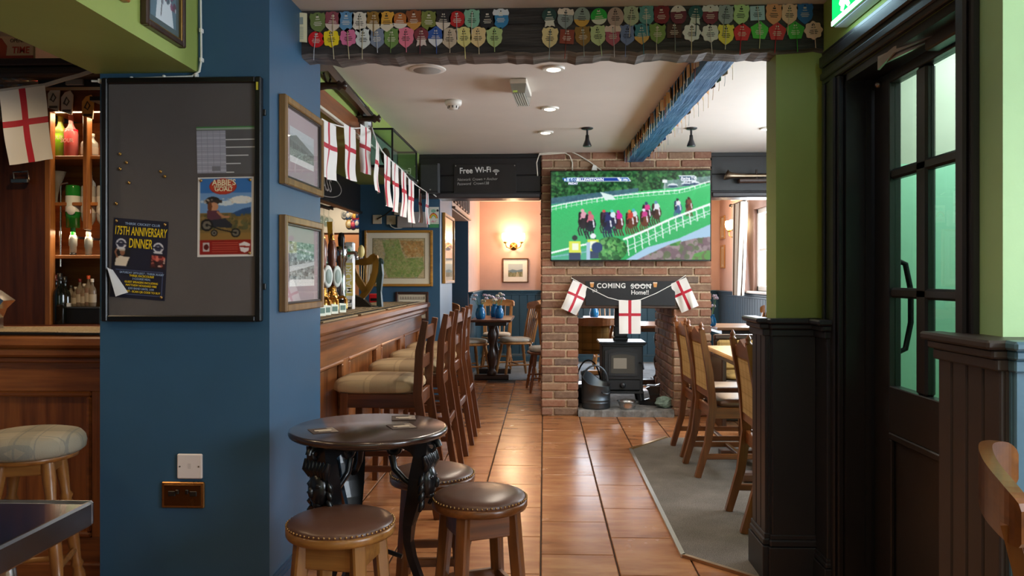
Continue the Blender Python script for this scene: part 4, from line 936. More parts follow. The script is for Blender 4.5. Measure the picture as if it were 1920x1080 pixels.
# on the fireplace lintel
YF = 7.325; q0 = [PY(a, b, YF) for a, b in [(1071, 521), (1106, 541), (1140, 558), (1160, 563), (1181, 564), (1201, 562), (1230, 550), (1258, 535), (1286, 516)]]
ft = thing('bunting', 'three red cross flags strung across the fireplace lintel', 'bunting', q0[4]); off = Vector(ft.location)
MB().tube([p-off for p in q0], .004, 6).put('cord', CORD, ft)
put_mesh('flag', flag_mesh(.2, .305, seed=1, amp=.004), ft, PY(1181, 563, YF-.006)-off)
put_mesh('flag', flag_mesh(.17, .28, seed=2, amp=.016), ft, PY(1090, 532, YF-.014)-off, (0, .42, .25))
put_mesh('flag', flag_mesh(.17, .28, seed=5, amp=.016), ft, PY(1270, 527, YF-.014)-off, (0, -.42, -.25))
# over the left bar
q0 = [PY(a, b, 3.38) for a, b in [(-30, 176), (-2, 171), (84, 160), (120, 149), (150, 141), (182, 130)]]
gt = thing('bunting', 'large red cross flag on a tape over the left bar', 'bunting', q0[1]); off = Vector(gt.location)
MB().path([p-off for p in q0], .006, .016, (0, 1, 0)).put('tape', plain('#b8b4ae', .6), gt)
put_mesh('flag', flag_mesh(.205, .32, seed=9, amp=.006, fw=plain('#e0dcd6', .5), horiz=.46), gt, PY(41, 166, 3.37)-off, (0, -.125, 0))
# ================================================================== seats and tables
SW = W3('#3a1c10', '#74401f', rough=.3, coat=.2); DWD = W3('#4a2412', '#8e5428', rough=.3, coat=.2); OAK = W3('#6a3c18', '#a87236', rough=.35, coat=.2)
CUSH = plaid('#b9a07c', '#7c6550', '#937c60', 'XY', 3.2)
def cw(m, *a, **k): return MB().bar(*a, **k)
def make_bar_stool(label):
    t = thing('bar_stool', label, 'bar stool', (0, 0, 0)); H = .67
    for s in (-1, 1):
        MB().path([(s*.185, -.31, 0), (s*.19, -.25, .36), (s*.19, -.205, H-.02), (s*.19, -.215, .88), (s*.19, -.245, 1.04)], [.036]*5, [.034, .042, .046, .042, .03], (1, 0, 0)).put('back_leg', SW['Z'], t)
        MB().bar((s*.18, .20, 0), (s*.18, .185, H-.01), .036, .036, w2=.042, d2=.042, up=(0, 1, 0)).put('front_leg', SW['Z'], t)
        MB().bar((s*.188, -.20, H-.05), (s*.182, .185, H-.05), .026, .075).put('seat_rail', SW['Y'], t)
        MB().bar((s*.187, -.265, .26), (s*.18, .195, .26), .022, .032).put('stretcher', SW['Y'], t)
        MB().bar((s*.187, -.235, .46), (s*.18, .19, .46), .02, .028).put('stretcher', SW['Y'], t)
    MB().bar((-.18, .187, H-.05), (.18, .187, H-.05), .026, .075).put('seat_rail', SW['X'], t)
    MB().bar((-.18, -.205, H-.05), (.18, -.205, H-.05), .026, .075).put('seat_rail', SW['X'], t)
    MB().bar((-.18, .197, .30), (.18, .197, .30), .024, .04).put('footrest', SW['X'], t)
    MB().bar((-.18, -.255, .36), (.18, -.255, .36), .02, .05).put('stretcher', SW['X'], t)
    for z, y in ((.81, -.209), (.975, -.233)): MB().box(-.172, .172, y-.009, y+.009, z-.035, z+.035, .005).put('back_slat', SW['X'], t)
    MB().cushion(-.215, .215, -.205, .262, H-.012, H+.068, p=5).put('cushion', CUSH, t); return t
b0 = make_bar_stool('nearest bar stool at the counter, with a plaid cushion and ladder back'); XS = -.868
b0.location = (XS, 4.37, 0); b0.rotation_euler.z = PI/2; b0['group'] = 'bar stools along the long counter'
for y, lab in ((5.16, 'second bar stool from the pillar along the counter, plaid cushioned'), (5.86, 'third bar stool from the pillar along the counter, plaid cushioned'), (6.55, 'farthest of the four plaid bar stools along the counter')):
    dup(b0, lab, (XS+.01, y, 0), PI/2+random.uniform(-.03, .03))
# low stools
LEA = leather('#5d4034'); NAIL = metal('#b08c5c', .3)
def make_low_stool(label, wd, R=.178, H=.475):
    t = thing('low_stool', label, 'stool', (0, 0, 0), 0, 'low leather topped stools round the pub table')
    MB().lathe([(0, H-.055), (R-.02, H-.055), (R-.004, H-.05), (R, H-.042), (R, H-.026), (R-.006, H-.02), (0, H-.02)], 40).put('seat_rim', wd['X'], t)
    MB().lathe([(R-.006, H-.024), (R-.004, H-.015), (R-.012, H-.004), (R-.05, H+.008), (R-.10, H+.014), (0, H+.017)], 40).put('leather_pad', LEA, t)
    q = MB()
    for k in range(64):
        a = 2*PI*k/64; q.ball(((R-.003)*math.cos(a), (R-.003)*math.sin(a), H-.014), .0042, 6, 4)
    tag(q.put('nail_trim', NAIL, t), 'row of brass upholstery nails', kind='stuff')
    for k in range(4):
        a = PI/4+PI/2*k; c, s = math.cos(a), math.sin(a)
        MB().bar((c*.172, s*.172, 0), (c*.132, s*.132, H-.055), .04, .04, up=(c, s, 0), c=.006, w2=.046, d2=.046).put('leg', wd['Z'], t)
        b = a+PI/2; c2, s2 = math.cos(b), math.sin(b)
        MB().bar((c*.136, s*.136, H-.098), (c2*.136, s2*.136, H-.098), .022, .085).put('apron', wd['X'], t)
        MB().bar((c*.16, s*.16, .13), (c2*.16, s2*.16, .13), .024, .034).put('stretcher', wd['X'], t)
    return t
WA = W3('#6e431b', '#a9763a', rough=.32, coat=.2); WB = W3('#3f2210', '#8a5226', rough=.32, coat=.2)
s0 = make_low_stool('low stool with golden wood legs at the front left of the table', WA); s0.location = (-.672, 2.625, 0); s0.rotation_euler.z = -.15
s1 = make_low_stool('low stool with reddish wood legs right of the table, nearest the aisle', WB, .176); s1.location = (-.237, 2.95, 0); s1.rotation_euler.z = .42
s2 = dup(s1, 'low stool half hidden behind the cast iron table leg'); s2.location = (-.462, 3.30, 0); s2.rotation_euler.z = .1
# pub table
tp = thing('pub_table', 'round dark topped pub table on black cast iron legs', 'table', (-.645, 2.93, 0))
TH_ = .72; R = .29
MB().lathe([(0, TH_-.028), (R-.012, TH_-.028), (R-.003, TH_-.022), (R, TH_-.013), (R-.003, TH_-.004), (R-.012, TH_), (0, TH_)], 64).put('table_top', wood('#231714', '#3f2a22', 'X', rough=.22, coat=.6), tp)
IRON = plain('#15161a', .28, .3, .3)
MB().lathe([(.20, TH_-.05), (.21, TH_-.028), (.0, TH_-.028)], 24).put('under_plate', IRON, tp)
def iron_leg(t, a):
    """cast leg: scrolled bracket with a mask, knee, thin shank and claw foot; drawn in its own radial plane"""
    q = MB(); c, s = math.cos(a), math.sin(a); q.M = Matrix(((c, -s, 0, 0), (s, c, 0, 0), (0, 0, 1, 0), (0, 0, 0, 1)))
    q.path([(.225, 0, .688), (.215, 0, .62), (.20, 0, .55), (.188, 0, .48), (.17, 0, .42), (.158, 0, .37), (.155, 0, .31), (.168, 0, .25), (.195, 0, .18), (.23, 0, .11), (.27, 0, .045), (.30, 0, .015)], [.10, .105, .10, .085, .065, .048, .036, .032, .030, .032, .04, .06], [.04, .05, .052, .05, .042, .034, .028, .026, .026, .026, .028, .03], (0, 1, 0))
    q.path([(.06, 0, .68), (.12, 0, .675), (.18, 0, .655), (.215, 0, .62)], [.05]*4, [.03, .03, .04, .05], (0, 1, 0))
    for r0, z, rad, tw in ((.243, .66, .03, 1), (.095, .648, .026, -1)):
        q.tube([(r0+rad*(1-k/22)*math.cos(k*.55*tw), 0, z+rad*(1-k/22)*math.sin(k*.55*tw)) for k in range(18)], [.012*(1-k/26) for k in range(18)], 6)
    q.tube([(.20, 0, .5), (.14, 0, .53), (.10, 0, .57), (.09, 0, .62)], [.014, .012, .012, .014], 6)
    o = q.put('leg', IRON, t)
    m = MB(); m.M = q.M.copy()
    m.ball((.228, 0, .535), (.035, .044, .06), 16, 12); m.ball((.262, 0, .53), (.013, .010, .02), 8, 6); m.ball((.247, .020, .552), (.012, .014, .01), 8, 6); m.ball((.247, -.020, .552), (.012, .014, .01), 8, 6)
    m.ball((.245, 0, .502), (.014, .022, .008), 8, 6); m.ball((.235, 0, .485), (.018, .022, .016), 8, 6)
    for k in range(-3, 4): m.tube([(.232, .013*k, .58), (.243, .018*k, .605), (.235, .02*k, .635)], [.012, .014, .008], 6)
    for sg in (-1, 1):
        for k in range(4): m.tube([(.222, sg*.042, .56-.03*k), (.225, sg*.056, .545-.03*k), (.215, sg*.05, .525-.03*k)], [.01, .011, .006], 6)
    m.put('mask_casting', IRON, o)
    f = MB(); f.M = q.M.copy(); f.ball((.30, 0, .018), (.036, .032, .018), 12, 8)
    for sg in (-1, 0, 1): f.ball((.328, sg*.018, .012), (.016, .009, .012), 8, 6)
    f.put('claw_foot', IRON, o)
for a in (-2.2, -.2, 2.15): iron_leg(tp, a)
q = MB()
for a in (-2.2, -.2, 2.15): q.tube([(0, 0, .26), (.07*math.cos(a), .07*math.sin(a), .265), (.13*math.cos(a), .13*math.sin(a), .25)], .009, 8)
q.ball((0, 0, .26), (.03, .03, .022), 12, 8).put('stay_rods', IRON, tp)
for px, py, rz, lab in ((606, 808, .2, 'left'), (757, 784, -.1, 'far'), (753, 800, .15, 'right')):
    p = PZ(px, py, TH_); o = MB().box(-.046, .046, -.046, .046, .0003, .0022, .0006).put('beer_mat', plain('#4a3a30', .6), None, p, rz+.3)
    MB().box(-.03, .03, -.006, .012, .0022, .0028).box(-.02, .025, -.02, -.014, .0022, .0028).put('print', plain('#c9b8a0', .6), o); MB().box(.02, .044, -.044, .044, .0021, .0025).put('print', plain('#8a7a6a', .6), o)
    tag(o, 'square beer mat on the dark pub table, at the %s side' % lab, 'beer mat', 'beer mats on the pub table')
# left bar stool
PLD = plaid('#9d9482', '#858072', '#5f6668', 'XY', 7)
t = thing('bar_stool', 'round backless bar stool with checked seat at the left bar', 'bar stool', (-1.80, 2.74, 0), .3)
MB().cushion(-.175, .175, -.175, .175, .655, .735, p=2.).put('seat', PLD, t)
MB().lathe([(.13, .635), (.15, .64), (.15, .658), (0, .658)], 24).put('seat_ring', OAK['X'], t)
for k in range(4):
    a = PI/4+PI/2*k; c, s = math.cos(a), math.sin(a); f = lambda r, z: (c*(.20-.10*z/.64), s*(.20-.10*z/.64), z)
    zz = [0, .03, .05, .18, .20, .215, .23, .30, .44, .46, .475, .49, .58, .64]; rr = [.013, .017, .019, .022, .016, .023, .016, .021, .022, .016, .023, .016, .022, .022]
    MB().tube([f(0, z) for z in zz], rr, 10).put('leg', OAK['Z'], t)
    b = a+PI/2; z = .24+.03*(k % 2); r = .20-.10*z/.64; MB().tube([(c*r, s*r, z), (math.cos(b)*r, math.sin(b)*r, z)], .011, 8).put('stretcher', OAK['X'], t)
    r = .105; MB().bar((c*r, s*r, .615), (math.cos(b)*r, math.sin(b)*r, .615), .02, .05).put('apron', OAK['X'], t)
# left foreground table
t = thing('side_table', 'glossy dark blue table corner with metal edge in the left foreground', 'table', (-1.445, 1.42, 0))
MB().box(-.395, .395, -.39, .39, .712, .748, .006).put('table_top', paint('#1b2c46', .12, .0, coat=.8), t)
q = MB()
for a in ((-.40, .40, .388, .402), (-.40, .40, -.402, -.388)): q.box(*a, .695, .752, .005)
for a in ((.388, .402, -.39, .39), (-.402, -.388, -.39, .39)): q.box(*a, .695, .752, .005)
q.put('metal_edge', metal('#6d7684', .22), t)
for sx in (-1, 1):
    for sy in (-1, 1): MB().tube([(sx*.25, sy*.3, .70), (sx*.33, sy*.34, .02)], .016, 10).put('leg', metal('#c9d4de', .25), t)
MB().tube([(-.28, .315, .42), (.28, .315, .42)], .011, 8).put('stretcher', metal('#c9d4de', .25), t)
# dining chairs at right: tall woven backs, turned finials, carved crest
TAN = None
def make_dining_chair(label, wd=DWD, panel=TAN):
    """local: front +y, back at -y"""
    t = thing('dining_chair', label, 'chair', (0, 0, 0)); sh = .46; fab = plaid('#bd9d68', '#ae8e58', '#7a5c36', 'XZ', 12.) if panel is TAN else panel
    for s in (-1, 1):
        p = MB().path([(s*.19, -.30, 0), (s*.19, -.235, .22), (s*.19, -.205, .44), (s*.19, -.225, .66), (s*.19, -.275, .93)], [.036]*5, [.036, .042, .048, .042, .032], (1, 0, 0)).put('back_post', wd['Z'], t)
        MB().lathe([(.016, 0), (.019, .008), (.011, .014), (.015, .026), (.012, .036), (.004, .05), (0, .054)], 12, (s*.19, -.277, .928)).put('finial', wd['Z'], p)
        MB().bar((s*.18, .21, 0), (s*.18, .205, sh-.02), .036, .036, up=(0, 1, 0), c=.005, w2=.042, d2=.042).put('front_leg', wd['Z'], t)
        MB().bar((s*.188, -.2, sh-.055), (s*.182, .2, sh-.055), .024, .07).put('seat_rail', wd['Y'], t)
        MB().bar((s*.187, -.25, .13), (s*.18, .205, .13), .022, .034).put('stretcher', wd['Y'], t)
    MB().bar((-.18, .2, sh-.055), (.18, .2, sh-.055), .024, .07).put('seat_rail', wd['X'], t); MB().bar((-.18, -.2, sh-.055), (.18, -.2, sh-.055), .024, .07).put('seat_rail', wd['X'], t)
    MB().bar((-.185, -.02, .13), (.185, -.02, .13), .03, .022).put('stretcher', wd['X'], t)
    MB().cushion(-.20, .20, -.185, .225, sh-.022, sh+.03, p=6).put('seat', leather('#5d3a26'), t)
    cr = [(-.172, .845), (-.172, .888), (-.15, .905), (-.12, .90), (-.10, .912), (-.07, .918), (-.04, .93), (0, .945)]; cr = cr+[(-x, z) for x, z in reversed(cr[:-1])]
    M = Matrix.Rotation(-.17, 4, 'X')
    q = MB(); q.M = Matrix.Translation((0, -.20, 0)) @ Matrix.Translation((0, -.05, .85)) @ Matrix.Rotation(.17, 4, 'X') @ Matrix.Translation((0, 0, -.85)); q.prism(cr, -.014, .014); q.put('crest_rail', wd['X'], t)
    MB().bar((-.175, -.213, .52), (.175, -.213, .52), .026, .05).put('lower_rail', wd['X'], t)
    vs = []
    for k in range(6):
        z = .54+.31*k/5; y = -.216-.03*(k/5)**1.5
        vs += [(-.172, y-.012, z), (.172, y-.012, z), (.172, y+.012, z), (-.172, y+.012, z)]
    q = MB().add(vs, [(4*k+i, 4*k+(i+1) % 4, 4*k+4+(i+1) % 4, 4*k+4+i) for k in range(5) for i in range(4)]+[(3, 2, 1, 0), (20, 21, 22, 23)]); q.put('back_panel', fab, t); return t
c0 = make_dining_chair('dining chair with woven tan back, nearest the black nib wall'); G = 'tall backed dining chairs on the grey carpet'; c0['group'] = G
c0.location = (1.29, 4.17, .008); c0.rotation_euler.z = -PI/2-.03
dup(c0, 'dining chair with woven tan back, middle one of the row of three', (1.262, 5.29, .008), -PI/2+.03)
dup(c0, 'dining chair with woven tan back, farthest of the three and nearest the chimney', (1.268, 5.86, .008), -PI/2+.02)
def make_table(name, label, loc, rz, lx, ly, h, wd, top, ped=1):
    t = thing(name, label, 'table', loc, rz); MB().box(-lx/2, lx/2, -ly/2, ly/2, h-.03, h, .008).put('table_top', top, t)
    MB().box(-lx/2+.06, lx/2-.06, -ly/2+.06, ly/2-.06, h-.075, h-.03, .003).put('frieze', wd['X'], t)
    for s in ((-1, 1) if ped == 2 else (0,)):
        y = s*ly*.28; prof = [(.06, .06), (.065, .09), (.04, .12), (.034, .16), (.055, .24), (.06, .30), (.035, .37), (.03, .42), (.05, .50), (.055, .56), (.035, .62), (.05, h-.09), (.07, h-.075)]
        MB().lathe(prof, 16, (0, y, 0)).put('pedestal', wd['Z'], t); MB().bar((-lx*.42, y, .03), (lx*.42, y, .03), .09, .06, c=.012).put('foot', wd['X'], t)
        if ped == 1: MB().bar((0, -ly*.4, .03), (0, ly*.4, .03), .09, .06, c=.012).put('foot', wd['Y'], t)
    if ped == 2: MB().bar((0, -ly*.28, .16), (0, ly*.28, .16), .05, .05).put('stretcher', wd['Y'], t)
    return t
DARK = W3('#1c110d', '#3d271c', rough=.3, coat=.2)
make_table('dining_table', 'oak topped dining table beside the tall backed chairs', (1.52, 5.32, .008), 0, .70, 1.14, .765, W3('#3a2114', '#6a4126'), wood('#8a5a2c', '#c89a5e', 'Y', rough=.3), 2)
p = PZ(1366, 684, .774); o = MB().box(-.07, .07, -.05, .05, 0, .006, .001).put('menu_card', plain('#8a6a54', .5), None, (1.28, 4.9, .7735), .2); tag(o, 'flat menu card lying on the oak dining table', 'menu')
# settle and further table on the right
t = thing('settle', 'dark wooden bench back with tan cushion right of the chimney', 'bench', (2.0, 6.95, 0))
MB().box(-.5, .5, .18, .22, 0, .76, .01).put('back_board', DARK['X'], t); MB().box(-.5, .5, .16, .24, .72, .765, .012).put('top_rail', DARK['X'], t); MB().box(-.48, .48, .12, .18, .46, .72, .02).put('back_cushion', plaid('#a88a54', '#9a7c48', '#6a5030', 'XZ', 9.), t)
MB().box(-.5, .5, -.22, .2, .36, .41, .01).put('seat', DARK['X'], t); MB().cushion(-.48, .48, -.22, .16, .41, .47, p=8).put('seat_cushion', plaid('#a88a54', '#9a7c48', '#6a5030', 'XY', 9.), t)
for s in (-1, 1): MB().box(s*.5-.02, s*.5+.02, -.22, .22, 0, .6, .008).put('end_board', DARK['Z'], t)
# windsor style chairs of the far room
PINE = W3('#8a5a2a', '#c58f52', rough=.35); MID = W3('#6a3d1c', '#a06a38', rough=.35)
def make_windsor(label, wd, pad, cat='chair', group=None, dress=True):
    t = thing('kitchen_chair', label, 'chair', (0, 0, 0), 0, group); sh = .45
    MB().cushion(-.215, .215, -.20, .22, sh-.035, sh, p=3.2).put('seat', wd['X'], t)
    MB().cushion(-.195, .195, -.18, .20, sh-.005, sh+.05, p=3.4).put('cushion', pad, t)
    for sx in (-1, 1):
        for sy, nm in ((-1, 'back_leg'), (1, 'front_leg')):
            a, b = Vector((sx*.205, sy*.205, 0)), Vector((sx*.15, sy*.14, sh-.03)); tt = [0, .06, .25, .3, .34, .4, .6, .66, .7, 1]; rr = [.012, .015, .02, .014, .021, .014, .021, .015, .022, .018]
            MB().tube([a.lerp(b, k) for k in tt], rr, 10).put(nm, wd['Z'], t)
        MB().tube([(sx*.19, -.185, .16), (sx*.19, .185, .16)], [.011, .011], 8).put('stretcher', wd['Y'], t)
    MB().tube([(-.18, 0, .16), (.18, 0, .16)], .011, 8).put('stretcher', wd['X'], t)
    for k in range(6):
        x = -.15+.06*k; MB().tube([(x, -.175, sh-.01), (x*1.12, -.215, .66), (x*1.2, -.26, .87)], [.010, .009, .008], 8).put('spindle', wd['Z'], t)
    for s in (-1, 1): MB().path([(s*.178, -.17, sh-.01), (s*.19, -.215, .68), (s*.20, -.26, .88)], [.04, .034, .03], [.022]*3, (1, 0, 0)).put('back_post', wd['Z'], t)
    MB().path(spline([(-.235, -.235, .885), (-.20, -.255, .895), (-.1, -.28, .905), (0, -.288, .91), (.1, -.28, .905), (.20, -.255, .895), (.235, -.235, .885)], 4), [.05+.05*math.sin(PI*k/24)**.5 for k in range(25)], [.022]*25, (0, 0, 1)).put('top_rail', wd['X'], t); return t
GREY = plaid('#c8c2b2', '#b5ae9e', '#98a0a2', 'XY', 5.)
GF = 'wooden chairs in the far dining room'
w0 = make_windsor('pine chair with grey cushion, right of the vase table facing left', PINE, GREY, group=GF); w0.location = (-.36, 10.25, .006); w0.rotation_euler.z = PI/2+.35
dup(w0, 'pine chair with grey cushion, left of the vase table by the dado', (-.93, 10.0, .006), -PI/2+.5)
dup(w0, 'pine chair behind the vase table against the far wall', (-.66, 11.15, .006), PI)
d0 = make_windsor('dark stained chair with grey cushion left of the brick pier', DWD, GREY, group=GF); d0.location = (.03, 9.0, 0); d0.rotation_euler.z = PI/2+.12
dup(w0, 'pine spindle chair beyond the dark chair near the far wall', (.14, 11.25, .006), PI)
dup(w0, 'pine chair with curved rail just beyond the dark stained chair', (.18, 9.8, .006), -.2)
dup(w0, 'pine chair behind the fireplace opening with its back to the far wall', (.9, 11.2, .006), PI)
tb_ = make_table('vase_table', 'dark pedestal table with blue vases in the far room', (-.645, 10.2, .006), 0, .50, 1.15, .75, DARK, wood('#4a2c1c', '#7a4e34', 'Y', rough=.3), 2)
make_table('dining_table', 'plain wooden table right of the vase table near the far wall', (.16, 10.45, .006), 0, .55, .6, .75, W3('#7a4c24', '#a8743c'), wood('#8a5a30', '#b88850', 'X', rough=.35), 1)
make_table('dining_table', 'wooden pedestal table seen through the fireplace beside the stove', (1.35, 9.5, .006), 0, .75, .9, .72, DARK, wood('#6a4428', '#9a6a40', 'Y', rough=.3), 1)
make_table('dining_table', 'wooden table by the slate blue dado right of the chimney', (2.15, 8.75, .0), 0, .72, .8, .75, DARK, wood('#7a5234', '#a87c54', 'X', rough=.3), 1)
# tub chair seen through the fire opening
t = thing('tub_chair', 'wooden armchair with tartan back seen through the fireplace', 'armchair', (.54, 9.27, .0), .05); TART = plaid('#8a6a34', '#6e5428', '#3a2c1a', 'XZ', 9.)
MB().path([(.27*math.cos(a), -.02-.22*math.sin(a), .74+.03*math.sin(a)) for a in [PI*k/16 for k in range(17)]], [.05+.05*math.sin(PI*k/16)**2 for k in range(17)], [.035]*17, (0, 0, 1)).put('top_rail', MID['X'], t)
MB().path([(.20*math.cos(a), -.05-.155*math.sin(a), .59) for a in [.5+(PI-1)*k/10 for k in range(11)]], .27, .04, (0, 0, 1)).put('back_panel', TART, t)
MB().cushion(-.23, .23, -.2, .24, .40, .48, p=4).put('seat', plaid('#8a6a34', '#6e5428', '#3a2c1a', 'XY', 9.), t)
for sx in (-1, 1):
    for sy in (-1, 1): MB().tube([(sx*.22, sy*.19, 0), (sx*.21, sy*.18, .2), (sx*.2, sy*.17, .42)], [.014, .022, .02], 10).put('leg', MID['Z'], t)
    MB().tube([(sx*.235, .12, .42), (sx*.245, .12, .6), (sx*.262, .0, .74)], .016, 8).put('arm_post', MID['Z'], t)
# chair in the right foreground
f0 = make_windsor('honey brown wooden chair at the right edge of the foreground', W3('#4e2810', '#84501f', rough=.3), GREY); f0.location = (1.06, 1.36, 0); f0.rotation_euler.z = -2.05
# second dining table group deeper right: pale chair backs
k0 = dup(w0, 'pale spindle back chair by the slate blue dado right of the chimney', (2.36, 9.35, 0), PI/2+.1)
# ================================================================== television and boards on the chimney
W_, H_ = 300, 170
P = Paint(W_, H_, '#3fc070')
P.a[:] = P.a*(1-.25*(P.Y[..., None]-.4)); gm = P.Y > .3
P.grain(gm, .05)
for k in range(9): P.poly([(-.1+.16*k, 1), (.05+.16*k, 1), (.5+.1*k, .2), (.42+.1*k, .2)], '#35b466', .35)
tree = P.mask([(0, 0), (1, 0), (1, .14), (.78, .19), (.5, .24), (.25, .32), (0, .36)])
P.put(tree, '#1d4a2c'); P.blobs(tree, 500, ['#245a32', '#10301c', '#2f7038', '#0a2214', '#1d5030'], .022, .5); P.blobs(tree, 900, ['#2e6e3c', '#123420', '#3f8548', '#0c2818', '#5a9452'], .008, .6)
P.poly([(0, .30), (.3, .24), (.55, .19), (.55, .24), (.28, .31), (0, .38)], '#4d6f90', .75); P.poly([(.72, .11), (1, .06), (1, .13), (.78, .20), (.7, .2)], '#9fb4c4', .6)
for x, y in ((.765, .165), (.85, .15), (.90, .14)): P.ell(x, y, .032, .022, '#dfe6ee'); P.ell(x, y+.01, .03, .012, '#2c4a6a')
far = [(0, .40), (.06, .375), (.15, .345), (.25, .315), (.35, .29), (.5, .262), (.65, .238), (.8, .218), (.86, .195), (.93, .155), (1, .12)]
P.line(far, .008, '#eef8f4'); P.line([(x, y+.035) for x, y in far], .003, '#d4ece0')
for k in range(32):
    x = k/31; y = np.interp(x, [p[0] for p in far], [p[1] for p in far]); P.line([(x, y), (x, y+.055-.03*x)], .004, '#e4f4ec')
P.poly([(.31, .235), (.385, .27), (.41, .325), (.34, .325)], '#dcf0ec'); P.line([(.715, .1), (.715, .22)], .006, '#f0f4f4'); P.rect(.70, .1, .73, .135, '#e8eef0')
P.poly([(.60, .86), (.8, .76), (1, .60), (1, .75), (.82, .85), (.55, 1), (.47, 1)], '#a9c9e4'); P.poly([(.54, 1), (.62, .93), (.74, .83), (.9, .76), (1, .74), (1, 1)], '#8a6c78')
br = P.mask([(.54, 1), (.62, .93), (.74, .83), (.9, .76), (1, .74), (1, 1)]); P.blobs(br, 200, ['#7a5c68', '#9c8488', '#5f6a4a', '#a08a90', '#6f5560'], .018)
P.blobs(P.mask([(.72, .84), (.82, .78), (.8, .84)]), 18, ['#5f9a4a', '#3f7a3a'], .016); P.blobs(P.mask([(.9, .93), (1, .88), (1, 1), (.88, 1)]), 30, ['#5f9a4a', '#6a6a4a'], .018)
def horse(x, y, s, hc, jc, cap, dark='#1a1216'):
    for dx in (-.014, -.004, .008, .018): P.line([(x+dx*s, y+.02*s), (x+dx*s*1.2-.006*s, y+.075*s), (x+dx*s*1.3+.003*s, y+.12*s)], .0065*s, hc)
    P.ell(x+.003*s, y, .026*s, .062*s, hc); P.poly([(x-.02*s, y), (x-.016*s, y-.075*s), (x-.004*s, y-.085*s), (x+.014*s, y-.02*s)], hc); P.ell(x-.014*s, y-.055*s, .0085*s, .036*s, hc); P.ell(x-.013*s, y-.01*s, .010*s, .036*s, dark, .55); P.line([(x-.016*s, y-.08*s), (x-.02*s, y-.02*s)], .005*s, dark)
    P.ell(x+.005*s, y-.062*s, .015*s, .030*s, jc); P.line([(x-.004*s, y-.05*s), (x-.012*s, y-.025*s)], .007*s, jc); P.ell(x-.001*s, y-.1*s, .009*s, .016*s, cap); P.line([(x+.016*s, y-.035*s), (x+.02*s, y+.02*s)], .007*s, '#e8e8f0')
for h in ((.865, .40, .9, '#6a3a2c', '#7a4a38', '#3a241c'), (.795, .42, .95, '#3c5a8a', '#e8e4ec', '#2a2430'), (.66, .47, 1.15, '#4a2c28', '#dfe4ec', '#5f8fb0'), (.60, .48, 1.15, '#3a2430', '#d43a8a', '#30406a'), (.585, .55, 1.1, '#6a3a2c', '#c83c8c', '#e8e0f0'), (.52, .55, 1.1, '#5a302a', '#d8dce8', '#4ab0c0'), (.495, .57, 1.15, '#6a3a30', '#c4423a', '#e08040'), (.425, .58, 1.2, '#5c2c30', '#d0289a', '#d0289a'), (.385, .56, 1.1, '#2c2c48', '#d8e8f0', '#50c8c0'), (.335, .56, 1.1, '#352028', '#402a44', '#d05050'), (.355, .60, 1.2, '#20244a', '#28306a', '#28306a'), (.20, .57, 1.25, '#2a2028', '#dca0b0', '#e0a8b0'), (.245, .60, 1.3, '#1c1c2c', '#d07080', '#c8606a')): horse(*h)
near = [(.46, .765), (.52, .725), (.6, .665), (.68, .60), (.76, .535), (.85, .475), (.93, .42), (1, .375)]
P.line(near, .014, '#f4fbf8')
for dy in (.10, .145): P.line([(x, y+dy*(1.2-.5*x)) for x, y in near], .005, '#cfe6e0')
for k in range(13):
    x = .48+.043*k; y = np.interp(x, [p[0] for p in near], [p[1] for p in near]); P.line([(x, y), (x+.01, y+.20-.08*(x-.46)*2)], .007, '#e8f4f0')
for k in range(10): x = .55+.045*k; y = np.interp(x, [p[0] for p in near], [p[1] for p in near]); P.line([(x, y+.04), (x+.05, y+.10)], .004, '#dcecec', .8)
P.line([(0, .92), (.08, .885), (.2, .83), (.3, .80)], .012, '#f0f8f4'); P.line([(0, .965), (.1, .94), (.25, .9)], .008, '#b8cce0')
P.poly([(0, .96), (.2, .87), (.26, .87), (.26, 1), (0, 1)], '#58a8a0', .6)
bush = ((P.X-.375)/.105)**2+((P.Y-.88)/.14)**2 <= 1; P.put(bush, '#2c6a38'); P.blobs(bush, 260, ['#3f8a48', '#1c4a28', '#5aa858', '#2a5a34', '#78b868'], .012)
for x, y in ((.15, .84), (.265, .82)):
    P.ell(x, y-.09, .018, .03, '#2a2c30' if x < .2 else '#e8ecf0'); P.poly([(x-.035, y-.05), (x+.035, y-.05), (x+.04, y+.1), (x-.035, y+.1)], '#d8e04a'); P.poly([(x-.018, y-.03), (x+.022, y-.03), (x+.022, y+.05), (x-.018, y+.05)], '#eef2d8'); P.rect(x-.035, y+.08, x+.035, y+.16, '#2c3c5a')
P.ell(.29, .86, .035, .06, '#24386a'); P.rect(.225, .8, .245, 1, '#a8c4dc')
P.poly([(.10, .07), (.485, .07), (.505, .115), (.10, .115)], '#e8f0fa'); P.poly([(.172, .077), (.415, .077), (.43, .11), (.172, .11)], '#1f3f9a'); P.poly([(.43, .075), (.48, .075), (.495, .11), (.445, .11)], '#2a62b8'); P.poly([(.10, .07), (.165, .07), (.172, .118), (.10, .118)], '#bcd8f4'); P.rect(.11, .122, .165, .15, '#1c3484'); P.poly([(.07, .075), (.1, .075), (.1, .115), (.085, .115)], '#2a62b8')
P.poly([(.80, .055), (.90, .055), (.915, .07), (.91, .115), (.82, .115)], '#e8f0f6'); P.poly([(.803, .065), (.9, .065), (.905, .105), (.825, .105)], '#3a5a78'); P.rect(.835, .117, .89, .137, '#dfe8f0')
P.blur(1); TY = 7.275; a, b = PY(1032, 320, TY), PY(1333.5, 489.5, TY); wt, ht = b.x-a.x, a.z-b.z
tv = thing('television', 'large wall mounted television showing a horse race on the brick chimney', 'television', ((a.x+b.x)/2, 7.33, (a.z+b.z)/2))
